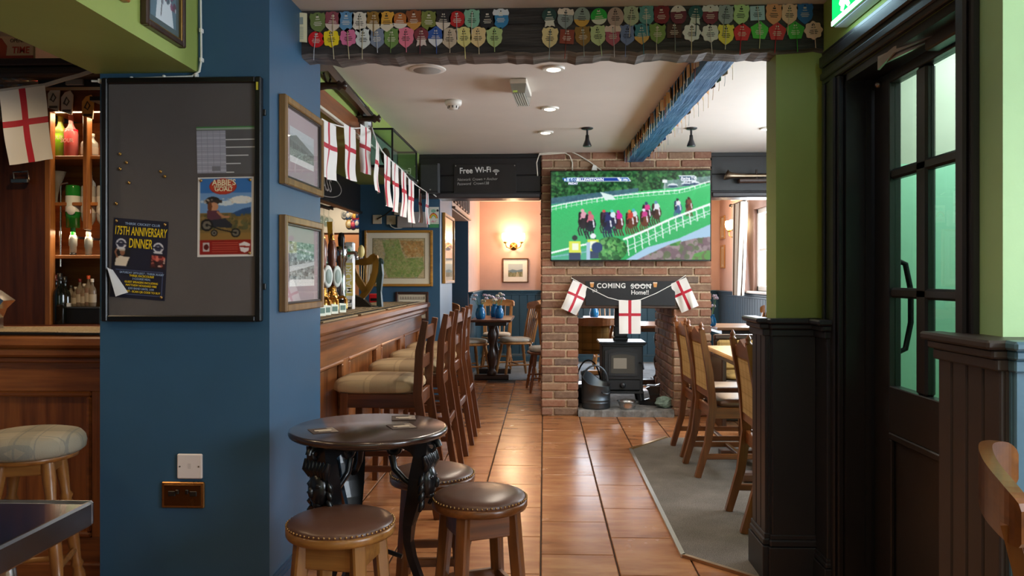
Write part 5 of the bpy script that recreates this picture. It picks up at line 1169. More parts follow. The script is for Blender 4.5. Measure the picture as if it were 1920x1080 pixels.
MB().box(-wt/2, wt/2, -.05, -.012, -ht/2, ht/2, .004).put('case', plain('#0c0c0e', .35), tv); MB().box(-.2, .2, -.012, .016, -.15, .15).put('wall_bracket', plain('#1a1a1a', .5), tv)
q = MB(); e = .008
for r in ((-wt/2, wt/2, ht/2-e, ht/2), (-wt/2, wt/2, -ht/2, -ht/2+e*1.6), (-wt/2, -wt/2+e, -ht/2, ht/2), (wt/2-e, wt/2, -ht/2, ht/2)): q.box(r[0], r[1], -.056, -.048, r[2], r[3])
q.put('bezel', plain('#0a0a0b', .25), tv)
SCRN = printed(0, 0, .72)
sc = P.put_on('screen', (-wt/2+e, -.0515, ht/2-e), (wt-2*e, 0, 0), (0, 0, -(ht-2.6*e)), SCRN, tv)
def cap(body, x, y, size, col, xs=1., bold=.0): text('caption', body, size, (-wt/2+e+(wt-2*e)*x, -.0525, ht/2-e-(ht-2.6*e)*y), FRONT, emit(col, .75), sc, .0002, 'CENTER', xs, 0, 1, bold)
cap('6.07', .138, .112, .042, '#123a8a', 1., .0015); cap('BELLEWSTOWN', .245, .108, .034, '#f4f8ff', 1., .0012); cap('7f 199y', .457, .108, .028, '#f4f8ff', .9, .001); cap('FRIDAY', .138, .147, .026, '#f4f8ff', 1., .001); cap('R', .088, .108, .03, '#f4f8ff', 1., .001); cap('Racing TV', .862, .098, .036, '#f4f8ff', .85, .001); cap('17:08:40', .862, .135, .022, '#2a4058', .9, .0006)
text('maker_badge', 'SONY', .009, (0, -.0565, -ht/2+.003), FRONT, plain('#9a9a9a', .4), tv, .0003)
# cables over the chimney top
for pts, lab in (([(1008, 330), (1006, 305), (1011, 290), (1030, 289), (1060, 287), (1068, 292), (1073, 305), (1073, 321)], 'left'), ([(1011, 288), (1070, 284), (1085, 291), (1105, 303), (1128, 320)], 'right, longer')):
    o = MB().tube([PY(x, y, 7.338) for x, y in pts], .006, 8).put('cable', plain('#d8cfc0', .5)); tag(o, 'cream cable running over the brickwork down to the television, %s one' % lab, 'cable')
p = PY(1114, 317, 7.335); o = MB().prism([(-.03, -.03), (.03, -.03), (.018, .03), (-.01, .035)], -.02, .01).put('cable_box', plain('#e0dcd4', .5), None, p); tag(o, 'small white box behind the top edge of the television', 'box')
# chalk sign on the lintel
CHALK = plain('#dcdad6', .8)
yS = CY0-.013; a, b = PY(1098, 527, yS-.012), PY(1266, 573, yS-.012)
sg = thing('chalk_sign', 'black chalk sign reading coming home on the fireplace lintel', 'sign', ((a.x+b.x)/2, yS, (a.z+b.z)/2)); w, h = (b.x-a.x)/2, (a.z-b.z)/2
MB().box(-w, w, -.012, 0, -h, h, .002).put('board', paint('#17171a', .6, .1), sg)
def onsign(px, py): p = PY(px, py, yS-.013); return (p.x-sg.location.x, -.0128, p.z-sg.location.z)
text('lettering', 'COMING', .062, onsign(1146, 540), FRONT, CHALK, sg, .0004, 'CENTER', .98, 0, 1.1, .0014); text('lettering', 'SOON', .062, onsign(1202, 541), FRONT, CHALK, sg, .0004, 'CENTER', .98, 0, 1.1, .0014); text('lettering', 'Home!!', .056, onsign(1200, 552), FRONT, CHALK, sg, .0004, 'CENTER', .95, 0, 1., .001)
text('lettering', "It's", .045, onsign(1116, 547), (PI/2, -.35, 0), CHALK, sg, .0004, 'CENTER', .9)
q = MB(); u, v = onsign(1182, 536), onsign(1222, 534); q.bar((u[0], -.0132, u[2]), (v[0], -.0132, v[2]), .007, .0010, c=.0001, up=(0, 1, 0)).put('strike_line', CHALK, sg)
for x in (1110, 1228.5):
    p = onsign(x, 534); MB().prism([(p[0]-.012, p[2]-.022), (p[0]+.012, p[2]-.022), (p[0]+.018, p[2]+.012), (p[0]-.018, p[2]+.012)], -.0136, -.0125).put('drawn_pint', plain('#c98a4a', .7), sg); MB().prism([(p[0]-.018, p[2]+.012), (p[0]+.018, p[2]+.012), (p[0]+.018, p[2]+.024), (p[0]-.018, p[2]+.024)], -.0136, -.0125).put('drawn_foam', plain('#d8c0a8', .7), sg)
# wifi board
yW = 7.384; a, b = PY(851, 308, yW-.01), PY(968, 368, yW-.01); wb = thing('wifi_board', 'black chalkboard with free wifi details on the beam left of the chimney', 'sign', ((a.x+b.x)/2, yW, (a.z+b.z)/2)); w, h = (b.x-a.x)/2, (a.z-b.z)/2
MB().box(-w, w, -.01, 0, -h, h, .002).put('board', paint('#1d1817', .6, .1), wb)
for sx in (-1, 1):
    for sz in (-1, 1): MB().ball((sx*(w-.015), -.011, sz*(h-.015)), (.006, .003, .006), 8, 5).put('screw', metal('#b0aaa4', .4), wb)
def onwb(px, py): p = PY(px, py, yW-.011); return (p.x-wb.location.x, -.0108, p.z-wb.location.z)
for s_, x, y, z in (('Free', 874, 325, .075), ('Wi-Fi', 906, 323, .072)): text('lettering', s_, z, onwb(x, y), (PI/2, -.03, 0), CHALK, wb, .0004, 'CENTER', .9, 0, 1., .0012)
for s_, x, y in (('Network', 870, 339), ('Crown + Anchor', 909, 338), ('Password', 870, 347), ('Crown138', 902, 346)): text('lettering', s_, .036, onwb(x, y), (PI/2, -.02, 0), plain('#a8a4a0', .8), wb, .0003, 'CENTER', .92, .15)
q = MB(); p = onwb(930, 322); q.prism([(p[0]-.004, p[2]-.03), (p[0]+.006, p[2]-.03), (p[0]+.007, p[2]-.012), (p[0]-.005, p[2]-.012)], -.0112, -.0105)
for r in (.014, .024, .034): q.tube([(p[0]+r*math.cos(a), -.0108, p[2]-.014+r*math.sin(a)) for a in [.5+2.14*k/10 for k in range(11)]], .0028, 5)
q.put('wifi_symbol', CHALK, wb)
# loudspeaker
a, b = PY(786, 307, 7.2), PY(825, 362, 7.2); ls = thing('loudspeaker', 'black box loudspeaker mounted on the black beam beside the wifi board', 'speaker', ((a.x+b.x)/2, 7.38, (a.z+b.z)/2)); w, h = (b.x-a.x)/2, (a.z-b.z)/2
MB().prism([(-w, -.18), (-w*.8, -.2), (w*.8, -.2), (w, -.18), (w*.8, -.02), (-w*.8, -.02)], -h, h, plane='XY').put('cabinet', plain('#19191b', .5), ls); MB().box(-w*.85, w*.85, -.208, -.198, -h*.92, h*.92, .006).put('grille', paint('#26282a', .7, .5, 200), ls)
MB().lathe([(.008, 0), (.006, .003)], 12).put('logo_badge', metal('#c0c4c8', .3), ls, (w*.1, -.208, -h*.78)).rotation_euler.x = PI/2; MB().box(-.04, .04, -.02, .0, -.05, .05).put('bracket', plain('#19191b', .5), ls)
# horn on the right beam
hn = thing('coaching_horn', 'old brass coaching horn on a bracket on the black beam right of the chimney', 'horn', PY(1400, 332, 7.36)); z0 = .0
def hp(px): return PY(px, 330, 7.31).x-hn.location.x
MB().tube([(hp(1361), -.06, .015), (hp(1362.5), -.06, .012), (hp(1368), -.06, .008), (hp(1378), -.06, .006), (hp(1400), -.06, .004), (hp(1470), -.06, .004), (hp(1520), -.06, .004)], [.052, .046, .033, .024, .018, .013, .011], 16, caps=False).put('horn_tube', metal('#8a7a66', .35), hn)
MB().box(hp(1384), hp(1440), -.075, 0, -.06, -.02, .01).put('bracket', wood('#24150e', '#46291a', 'X'), hn); MB().tube([(hp(1418), -.06, -.03), (hp(1418), -.06, .06)], .01, 8).put('strap', plain('#2a1a12', .5), hn)

# ================================================================== stove and hearth things
IRN = paint('#1d1f22', .5, .15, 90); HZ = .06; SX = .746
st = thing('stove', 'black cast iron wood burning stove standing in the brick fireplace', 'stove', (SX, 7.80, HZ))
MB().box(-.195, .195, -.16, .18, .125, .575, .01).put('body', IRN, st); MB().box(-.225, .225, -.20, .21, .575, .598, .008).box(-.21, .21, -.185, .195, .56, .576, .004).put('top_plate', plain('#3a3e42', .3, .4), st)
for sx in (-1, 1):
    for sy in (-1, 1): MB().bar((sx*.165, sy*.13, .13), (sx*.185, sy*.15, 0), .06, .05, w2=.045, d2=.04, c=.006).put('leg', IRN, st)
def arch(x0, x1, z0, z1, rise, n=10): return [(x0, z0), (x1, z0)]+[(x1+(x0-x1)*k/n, z1+rise*math.sin(PI*k/n)) for k in range(n+1)]
dd = MB().prism(arch(-.168, .168, .245, .515, .03), -.178, -.158).put('fire_door', IRN, st); MB().prism(arch(-.135, .135, .275, .485, .022), -.186, -.176).put('door_rim', paint('#26282b', .5), dd)
MB().prism(arch(-.112, .112, .30, .465, .018), -.189, -.184).put('fire_window', plain('#4e4c47', .15, 0, .5), dd); MB().prism([(-.088, .345), (.036, .345), (.036, .445), (-.088, .445)], -.1915, -.1885).put('pale_window_patch', plain('#8d867a', .25, 0, .5), dd)  # paler rectangle laid over part of the fire window
MB().tube([(.155, -.18, .40), (.185, -.2, .40), (.195, -.2, .34)], .008, 8).put('door_handle', metal('#4a4c50', .35), dd)
ad = MB().box(-.168, .168, -.176, -.156, .14, .232, .006).put('ash_door', IRN, st); k = MB().lathe([(.022, 0), (.028, .008), (.028, .014), (.012, .02), (0, .022)], 18).put('air_knob', plain('#2b2d30', .35, .3), ad, (.0, -.176, .187)); k.rotation_euler.x = PI/2
MB().box(-.2, .2, -.178, .15, .105, .128, .005).put('base_plate', IRN, st)
MB().box(-.07, .07, .0, .13, .598, .63, .006).box(-.055, .055, .01, .12, .63, 1.1, .004).box(-.062, .062, .003, .127, .63, .74, .006).put('flue_pipe', plain('#131416', .55), st); MB().lathe([(.022, 0), (.02, .008), (.008, .012)], 14).put('damper_knob', plain('#1c1d20', .4), st, (0, .002, .69)).rotation_euler.x = PI/2
ZN = metal('#646d74', .45, .1)
cs = thing('coal_scuttle', 'dark metal coal scuttle with raised back and bail handle on the hearth', 'coal scuttle', (.482, 7.46, HZ)); n = 32; q = MB(); vs = []
for z, r in ((0, .128), (.012, .132), (.05, .132), (.055, .136), (.06, .132), (.075, .132), (.08, .136), (.085, .132)): vs += [(r*math.cos(2*PI*k/n), r*math.sin(2*PI*k/n), z) for k in range(n)]
def lip(a): return .225+.09*max(0, math.cos(a-2.6))**1.2+.02*math.cos(a-2.6)
m = 8
vs += [(.134*math.cos(2*PI*k/n), .134*math.sin(2*PI*k/n), lip(2*PI*k/n)) for k in range(n)]; vs += [(.142*math.cos(2*PI*k/n), .142*math.sin(2*PI*k/n), lip(2*PI*k/n)+.006) for k in range(n)]; vs += [(.126*math.cos(2*PI*k/n), .126*math.sin(2*PI*k/n), lip(2*PI*k/n)) for k in range(n)]; vs += [(.12*math.cos(2*PI*k/n), .12*math.sin(2*PI*k/n), .02) for k in range(n)]
q.add(vs, [(i*n+k, i*n+(k+1) % n, (i+1)*n+(k+1) % n, (i+1)*n+k) for i in range(11) for k in range(n)]+[tuple(reversed(range(n))), tuple(11*n+k for k in range(n))], 0, True).put('bucket', ZN, cs)
MB().tube([(.125*math.cos(a)*.92-.01, -.02-.02*math.sin(a), .25+.145*math.sin(a)) for a in [PI*k/14 for k in range(15)]], .009, 8).put('bail_handle', ZN, cs); MB().tube([(.05, -.132, .16), (.06, -.165, .15), (.105, -.155, .15), (.11, -.118, .16)], .008, 8).put('tipping_handle', ZN, cs)
t = thing('log_basket_hoop', 'thin iron hoop handle of a basket behind the coal scuttle', 'basket', (.43, 7.76, HZ)); MB().lathe([(.10, 0), (.13, .08), (.14, .16), (.135, .16), (.12, .08), (.09, .015), (0, .015)], 20).put('basket', paint('#1a1714', .7), t); MB().tube([(.12*math.cos(a), 0, .15+.26*math.sin(a)) for a in [PI*k/14 for k in range(15)]], .008, 8).put('hoop', metal('#2e2c2a', .4), t)
o = MB().lathe([(.058, 0), (.062, .006), (.072, .03), (.082, .056), (.09, .058), (.088, .061), (.08, .06), (.068, .03), (.055, .008), (0, .007)], 28).put('dog_bowl', metal('#c4c6c6', .25), None, (.768, 7.40, HZ)); o.scale = (1.1, 1.1, 1.25); tag(o, 'shiny steel dog bowl on the hearth in front of the stove', 'bowl')
t = thing('iron_boot', 'black cast boot shaped iron doorstop on the hearth at the right', 'doorstop', (1.03, 7.62, HZ), -.3)
MB().path([(.02, 0, .0), (.02, 0, .05), (.015, 0, .10), (.01, 0, .15), (.0, 0, .185)], [.075, .075, .07, .085, .10], [.085, .08, .085, .10, .125], (0, 1, 0)).put('shaft', plain('#131314', .25, .2, .3), t); MB().path([(.03, 0, .03), (-.04, 0, .032), (-.085, 0, .026), (-.115, 0, .02)], [.075, .085, .08, .05], [.055, .06, .045, .03], (0, 1, 0)).put('foot', plain('#131314', .25, .2, .3), t); MB().box(-.06, .07, -.05, .05, .182, .192, .003).put('top_plate', plain('#6a6c70', .3, .5), t)
def lump(seed, r, n=14, m=9):
    rnd = random.Random(seed); q = MB(); q.ball((0, 0, 0), 1, n, m); ph = [(rnd.uniform(1, 4), rnd.uniform(0, 6), rnd.uniform(1, 4)) for _ in range(5)]; v = []
    for x, y, z in q.v:
        k = 1+sum(.06*math.sin(a*x*2+b+c*z*2+y*a) for a, b, c in ph); v.append((x*k*r[0], y*k*r[1], max(z, -.8)*k*r[2]))
    mz = min(p[2] for p in v); q.v = [(x, y, z-mz) for x, y, z in v]; q.sm = [False]*len(q.f); return q
o = lump(3, (.085, .06, .055)).put('hearth_stone', stone('#56685e', '#8fa396', 20), None, (1.115, 7.48, HZ)); tag(o, 'greenish grey stone on the right end of the hearth', 'stone')

# ================================================================== ceiling fittings
for k, (px, py, lab) in enumerate(((1038, 127, 'nearest recessed downlight just behind the tie beam'), (1031, 202, 'middle recessed downlight of the three over the aisle'), (1023, 247, 'farthest recessed downlight of the three over the aisle'), (1440, 240, 'recessed downlight right of the blue beam, partly behind the nib wall'))):
    p = PZ(px, py, ZC); t = thing('downlight', lab, 'ceiling light', p)
    MB().lathe([(.058, -.012), (.062, -.006), (.062, 0), (.0, 0)], 28).put('bezel', plain('#e8e2da', .4), t); MB().lathe([(0, -.0145), (.034, -.0145), (.038, -.0125), (.038, -.010)], 24).put('lamp_lens', emit('#fff0d8', 9), t)
p = PZ(801, 130, ZC); t = thing('ceiling_speaker', 'round grey grille of a speaker set into the ceiling behind the tie beam', 'speaker', p); MB().lathe([(.075, -.008), (.098, -.005), (.104, 0), (.0, 0)], 36).put('rim', plain('#e4ddd4', .4), t); MB().lathe([(0, -.011), (.075, -.009), (.078, -.006)], 36).put('grille', paint('#a8a49e', .7, .6, 300), t)
p = PZ(850, 189, ZC); t = thing('smoke_detector', 'small white smoke detector on the ceiling', 'smoke detector', p); MB().lathe([(.0, -.055), (.028, -.055), (.034, -.045), (.036, -.03)], 28).put('sensor_head', plain('#e6e0d8', .4), t); MB().lathe([(.036, -.034), (.05, -.03), (.055, -.016), (.055, 0), (0, 0)], 28).put('base', plain('#ece6de', .4), t)
q = MB()
for k in range(8): a = 2*PI*k/8; q.box(.034*math.cos(a)-.004, .034*math.cos(a)+.004, .034*math.sin(a)-.004, .034*math.sin(a)+.004, -.05, -.036)
q.put('vent_slots', plain('#6a645e', .6), t)
p = PZ(975, 147, ZC); t = thing('emergency_light', 'clear prismatic emergency light fitting on the ceiling', 'emergency light', (p.x, p.y+.16, ZC), -.06)
MB().box(-.05, .05, -.17, .19, -.03, 0, .006).put('base', plain('#e4dccf', .45), t); MB().prism([(-.046, -.03), (.046, -.03), (.038, -.085), (-.034, -.085)], -.165, .185).put('diffuser', bottle_glass('#dcdcd4', .5), t)
q = MB()
for k in range(6): q.box(-.036+.013*k, -.032+.013*k, -.166, .186, -.09, -.084)
q.put('prism_ribs', plain('#d8d8d4', .2), t); MB().box(-.03, -.005, -.168, -.16, -.08, -.07).put('lamp_indicator', emit('#cfe070', .25), t)
for px, lab in ((1101, 'left of the blue beam'), (1296, 'right of the blue beam')):
    p = PZ(px, 240, ZC); t = thing('spotlight', 'small black ceiling spotlight hanging %s' % lab, 'spotlight', p); BK = plain('#17171a', .4)
    MB().lathe([(.035, -.012), (.046, -.006), (.046, 0), (0, 0)], 24).put('ceiling_rose', BK, t); MB().tube([(0, 0, -.01), (0, 0, -.055)], .008, 8).put('stem', BK, t); MB().lathe([(.032, -.142), (.034, -.135), (.016, -.09), (.013, -.055), (0, -.05)], 20).put('lamp_head', BK, t)

# ================================================================== exit sign
es = thing('exit_sign', 'lit green emergency exit sign with running man above the door', 'sign', (WX, 2.93, 2.285))
MB().box(-.06, 0, -.20, .20, -.055, .11, .008).put('housing', plain('#cfe0ea', .35), es); MB().box(-.063, -.059, -.195, .195, -.05, .10, .001).put('lit_panel', emit('#12b45a', 1.5), es)
WH = emit('#f4fff8', 2.2); q = MB(); Z = lambda pts: q.prism([(-y, z) for y, z in pts], -.0655, -.063, plane='YZ')
Z([(-.195, -.05), (.195, -.05), (.195, -.032), (-.195, -.032)])
Z([(-.10, -.02), (-.08, -.03), (-.06, -.005), (-.035, .015), (-.045, .045), (-.075, .05), (-.09, .03)]); Z([(-.06, -.005), (-.03, -.028), (-.012, -.022), (-.04, .012)]); Z([(-.05, .045), (-.02, .02), (-.008, .03), (-.045, .065)]); Z([(-.09, .035), (-.115, .01), (-.105, .0), (-.075, .03)])
Z([(-.055+.012*math.cos(2*PI*k/12), .078+.012*math.sin(2*PI*k/12)) for k in range(12)])
Z([(.03, -.02), (.10, -.02), (.10, .09), (.03, .09)]); q.put('running_man', WH, es)
q = MB(); q.prism([(-y, z) for y, z in [(.04, -.018), (.09, -.018), (.09, .08), (.04, .08)]], -.0662, -.0657, plane='YZ').put('doorway_symbol', emit('#12b45a', 1.3), es)
area('exit_sign_glow', (WX-.07, 2.93, 2.225), (0, -.35, 0), .03, .35, .35, (.55, .85, 1.))

# ================================================================== things on the bar bulkhead
XBK = -1.16
rf = thing('musket', 'old flintlock musket on a wooden rack on the green bulkhead', 'musket', (XBK, 4.35, 2.27)); IR = metal('#4a4644', .3); MW = wood('#180c08', '#3e2214', 'Y', rough=.28)
MB().path([(.05, -.75, .02), (.05, -.5, .045), (.05, -.36, .065), (.05, -.1, .05), (.05, .3, .035), (.05, .72, .01)], [.05, .05, .045, .04, .034, .028], [.09, .085, .05, .045, .04, .034], (1, 0, 0)).put('stock', MW, rf); MB().tube([(.05, -.34, .095), (.05, .82, .05)], [.017, .012], 12).put('barrel', IR, rf)
MB().box(.02, .03, -.36, -.22, .05, .10, .004).path([(.078, -.36, .10), (.08, -.34, .15), (.08, -.31, .165), (.08, -.29, .15)], .02, .014, (1, 0, 0)).put('lock_and_hammer', IR, rf); MB().tube([(.05, -.36, .03), (.05, -.32, .0), (.05, -.26, .0), (.05, -.23, .03)], .006, 8).put('trigger_guard', IR, rf)
rk = thing('gun_rack', 'dark wood rack and turned pegs holding the musket', 'rack', (XBK, 4.35, 2.20)); MB().box(0, .016, -.55, .62, -.055, .05, .005).put('back_board', wood('#5a2e18', '#96582e', 'Y'), rk); MB().box(0, .03, -.56, .63, -.07, -.055, .004).put('lower_trim', plain('#d8d2c0', .4), rk)
for y in (-.3, .55): MB().tube([(.0, y, .045), (.05, y, .05), (.10, y, .05), (.115, y, .05), (.13, y, .05), (.145, y, .05), (.155, y, .05)], [.022, .018, .018, .028, .016, .026, .006], 12).put('peg', MW, rk)
pq = thing('wall_plaque', 'oval dark framed plaque edge-on on the green bulkhead', 'plaque', (XBK, 5.05, 2.235), PI/2); MB().lathe([(.10, 0), (.125, .0), (.135, .02), (.12, .045), (.095, .04), (.09, .02), (0, .02)], 32).put('frame', wood('#1c120c', '#4a2c1a', 'Z', rough=.25), pq).rotation_euler.x = PI/2; MB().lathe([(.0, .025), (.09, .024)], 32).put('face', plain('#b8bcb4', .2), pq).rotation_euler.x = PI/2
gc = thing('display_case', 'glass display case with black edges on the green bulkhead', 'display case', (XBK, 5.77, 2.13)); q = MB(); e = .006; Y0, Y1, Z0, Z1, X1 = -.5, .5, -.12, .125, .155
for y in (Y0, Y1):
    for x in (0, X1): q.box(x-e, x+e, y-e, y+e, Z0, Z1)
    for z in (Z0, Z1): q.box(0, X1, y-e, y+e, z-e, z+e)
for x in (0, X1):
    for z in (Z0, Z1): q.box(x-e, x+e, Y0, Y1, z-e, z+e)
q.put('edge_frame', plain('#17181a', .4), gc); MB().box(0, X1, Y0, Y1, Z0-.012, Z0-.004).put('case_base', wood('#241610', '#4a2c1c', 'Y'), gc)
MB().box(X1-.002, X1, Y0, Y1, Z0, Z1).box(0, X1, Y0, Y0+.002, Z0, Z1).box(0, X1, Y1-.002, Y1, Z0, Z1).put('glass_pane', pane('#dce8e2'), gc)
MB().box(.001, .006, Y0+.02, Y1-.02, Z0+.01, Z1-.01).put('backing_card', plain('#8f9a90', .7), gc); MB().ball((.06, -.25, -.02), (.03, .08, .06), 12, 8).put('mounted_exhibit', plain('#5a3a26', .6), gc); MB().box(.01, .012, .05, .4, -.09, -.02).put('caption_card', plain('#c8ccd0', .6), gc)
# ================================================================== gantry, glasses and the servery
gf = thing('bar_gantry', 'black panelled gantry over the bar with an oval sign and glass rack', 'gantry', (-1.72, 5.6, 1.95)); G2 = paint('#1b1617', .45, .1)
MB().box(-.05, 0, -1.86, 1.84, -.06, .185, .004).put('fascia', G2, gf); MB().box(-.06, .02, -1.86, 1.84, -.085, -.06, .006).put('lower_rail', mBLACK, gf); MB().box(-.45, -.05, -1.86, 1.84, .165, .185).put('top_board', G2, gf)
q = MB(); A = [2*PI*k/40 for k in range(40)]; q.tube([(.002, .50+.62*math.cos(a), .055+.10*math.sin(a)) for a in A], .004, 6, closed=True).put('oval_line', plain('#a8a09a', .5), gf)
text('lettering', 'BASS', .15, (.003, .62, .005), (PI/2, 0, PI/2), plain('#a8a09a', .5), gf, .001, 'CENTER', 1.2)
GLS = pane('#f2f6f6', 1.5, .02)
gr = thing('glass_rack', 'black metal glass hanging rack below the bar gantry', 'rack', (-2.0, 6.35, 1.86))
for x in (-.13, 0, .13):
    for d in (-.016, .016): MB().box(x+d-.004, x+d+.004, -.62, .62, 0, .02, .002).put('rail', plain('#1a1a1c', .35), gr)
for y in (-.6, .6): MB().box(-.2, .2, y-.01, y+.01, .02, .035).put('cross_bar', plain('#1a1a1c', .35), gr); MB().tube([(-.15, y, .03), (-.15, y, .22)], .006, 6).put('hanger', plain('#1a1a1c', .35), gr)
def wineglass(name='wine_glass'):
    return MB().lathe([(.034, 0), (.034, -.002), (.006, -.006), (.0042, -.02), (.0042, -.075), (.012, -.085), (.036, -.105), (.041, -.135), (.036, -.175), (.0345, -.175), (.039, -.135), (.034, -.107), (.0, -.09)][::-1], 16).mesh(name, GLS)
gm_ = wineglass()
for i, x in enumerate((-.13, 0, .13)):
    for j in range(8):
        o = put_mesh('wine_glass', gm_, None, (-2.0+x, 5.80+.155*j, 1.882)); tag(o, 'wine glass in the rack over the bar, %s from near end, %s row' % (ORD[j], ('left', 'middle', 'right')[i]), 'wine glass', 'wine glasses hanging over the bar')
# white board with pump clips beyond
t = thing('pump_clip_board', 'white board of old pump clips on the peach servery wall', 'board', (-2.45, 8.549, 1.99)); MB().box(-.75, .75, -.02, 0, -.24, .26).put('board', plain('#dfe4ea', .5), t)
for k, (px, py, c, c2) in enumerate(((653, 404, '#3c5a8a', '#d8dce4'), (659, 401, '#a8a890', '#e0dcd0'), (665, 405, '#a83c5a', '#e8c060'), (670, 405, '#b0304a', '#30406a'), (654.5, 420, '#b8a070', '#e4dcc4'), (662, 421, '#6a2a6a', '#d85a7a'), (669.5, 419, '#2c4a9a', '#c8ccd8'), (646, 402, '#c0c8d0', '#8a96a4'))):
    p = PY(px, py, 8.52); o = MB().lathe([(.0, .014), (.034, .012), (.038, .006), (.038, 0)], 18).put('pump_clip', plain(c, .4), None, p); o.rotation_euler.x = PI/2; o.scale = (1, 1.25, 1)
    MB().lathe([(0, .018), (.02, .016), (.022, .012)], 14).put('emblem', plain(c2, .4), o); tag(o, 'round pump clip on the white servery board, %s of eight' % ORD[k], 'pump clip', 'pump clips on the servery board')
# beer fonts and hand pumps on the long bar
BZ = 1.041; BRASS = metal('#c8944a', .22); CHR = metal('#c9ccd0', .12, .05); HPW = wood('#5a2a16', '#935030', 'Z', rough=.25, coat=.5)
def hand_pump(px, lab, clip, x=-1.42):
    p = PX(px, 570, x); t = thing('hand_pump', lab, 'beer pump', (x, p.y, BZ))
    MB().lathe([(.05, 0), (.052, .02), (.038, .035), (.042, .07), (.046, .10), (.036, .125), (.026, .14), (.03, .155), (.014, .17)], 20).put('brass_base', BRASS, t)
    MB().tube([(.03, 0, .09), (.075, 0, .10), (.095, 0, .08), (.095, 0, .02)], .011, 10).put('swan_neck', BRASS, t); MB().lathe([(.013, .165), (.017, .2), (.015, .26), (.026, .34), (.03, .4), (.026, .45), (.016, .475), (.018, .485), (.01, .5), (.012, .515), (.0, .525)], 18).put('handle', HPW, t); MB().lathe([(.0165, .475), (.02, .482), (.012, .498), (.013, .512), (0, .522)], 14).put('ferrule', BRASS, t)
    o = MB().lathe([(0, .012), (.038, .011), (.045, .006), (.045, 0)], 24).put('pump_clip', plain(clip, .3), t, (.035, -.01, .235)); o.rotation_euler = (PI/2, 0, .9); o.scale = (.8, 1.6, 1); MB().lathe([(0, .016), (.026, .015), (.03, .012)], 20).put('emblem', plain('#8fa09a', .4), o); return t
hand_pump(605, 'hand pump with oval white clip, nearest to the pillar edge', '#dfe4e2'); hand_pump(622.5, 'hand pump with oval pale clip in front of the chrome font', '#d4dcd8'); hand_pump(590, 'hand pump hidden behind the pillar edge', '#dfe4e2')
p = PX(616, 570, -1.5); t = thing('beer_font', 'chrome beer font with tall golden yellow tap handle', 'beer tap', (-1.52, p.y, BZ)); MB().lathe([(.045, 0), (.045, .02), (.03, .03), (.026, .30), (.034, .32), (.034, .37), (0, .385)], 20).put('column', CHR, t); MB().tube([(.03, 0, .34), (.085, 0, .345), (.09, 0, .30)], .012, 10).put('spout', CHR, t); MB().path([(.04, 0, .37), (.042, 0, .44), (.036, 0, .56), (.034, 0, .615)], [.026, .032, .044, .05], [.026, .03, .036, .04], (0, 1, 0)).put('tap_handle', plain('#cf9a1e', .35), t)
p = PX(640, 565, -1.40); t = thing('beer_font', 'tall chrome beer font with black handle and stout badge at its foot', 'beer tap', (-1.40, p.y, BZ)); MB().lathe([(.065, 0), (.066, .03), (.05, .05), (.034, .07), (.032, .33), (.043, .35), (.046, .42), (.038, .44), (0, .45)], 24).put('column', CHR, t)
MB().lathe([(.018, .44), (.022, .455), (.025, .50), (.018, .535), (0, .54)], 14).put('black_handle', plain('#17120f', .3), t); MB().tube([(.04, 0, .395), (.10, 0, .40), (.11, 0, .35)], .014, 10).put('spout', CHR, t); MB().lathe([(.06, .0), (.07, .0), (.072, .075), (.0, .08)], 28).put('badge_drum', plain('#101012', .3), t)
text('lettering', 'GUINNESS', .034, (.022, -.0715, .028), (PI/2, 0, .38), plain('#e8e4dc', .4), t, .001, 'CENTER', .8, 0, 1, .0006); MB().box(.02, .03, -.05, -.044, .38, .50, .003).put('tap_lever', plain('#1a1a1c', .3), t)
p = PX(656, 573, -1.36); t = thing('beer_font', 'white square beer font with vertical yellow lettering', 'beer tap', (-1.36, p.y, BZ)); MB().box(-.032, .032, -.028, .028, 0, .475, .008).put('column', plain('#dcdad8', .25), t); MB().box(-.028, .028, -.0295, -.027, .10, .33, .001).put('print_panel', plain('#d9c66a', .4), t)
text('lettering', 'MADRI', .066, (.018, -.0302, .115), (PI/2, -PI/2, 0), plain('#f2eee4', .4), t, .0006, 'LEFT', 1., 0, 1, .0008); o = MB().lathe([(0, .012), (.034, .01), (.038, 0)], 24).put('lens_badge', plain('#dfe8e0', .2), t, (0, -.028, .40)); o.rotation_euler.x = PI/2; o.scale = (.8, 1.3, 1); MB().lathe([(0, .014), (.022, .012)], 18).put('emblem', plain('#2f9a6a', .4), o)
MB().tube([(.03, 0, .39), (.075, 0, .40), (.085, 0, .36)], .012, 10).put('spout', CHR, t); o = MB().lathe([(0, .012), (.026, .01), (.03, 0)], 20).put('side_badge', plain('#e4d490', .3), t, (.085, -.02, .41)); o.rotation_euler.x = PI/2; o.scale = (.8, 1.5, 1)
# harp font
p = PX(686, 573, -1.33); t = thing('harp_font', 'golden harp shaped beer font with dark green body', 'beer tap', (-1.33, p.y, BZ), -.05); GOLD = metal('#b98a3c', .35); GD = plain('#16302e', .45)
MB().path([(-.10, 0, .335), (-.06, 0, .35), (-.01, 0, .345), (.03, 0, .35), (.055, 0, .375), (.075, 0, .395)], [.035]*6, [.04, .055, .055, .055, .055, .035], (0, 1, 0)).put('harp_neck', GOLD, t); MB().path([(.07, 0, .39), (.078, 0, .34), (.072, 0, .27), (.052, 0, .20), (.01, 0, .13), (-.03, 0, .08)], [.035]*6, [.04, .044, .046, .048, .046, .04], (0, 1, 0)).put('harp_pillar', GOLD, t); MB().path([(-.105, 0, .34), (-.08, 0, .25), (-.04, 0, .18), (0, 0, .12)], [.035]*4, [.025, .04, .05, .045], (0, 1, 0)).put('harp_soundbox', GOLD, t)
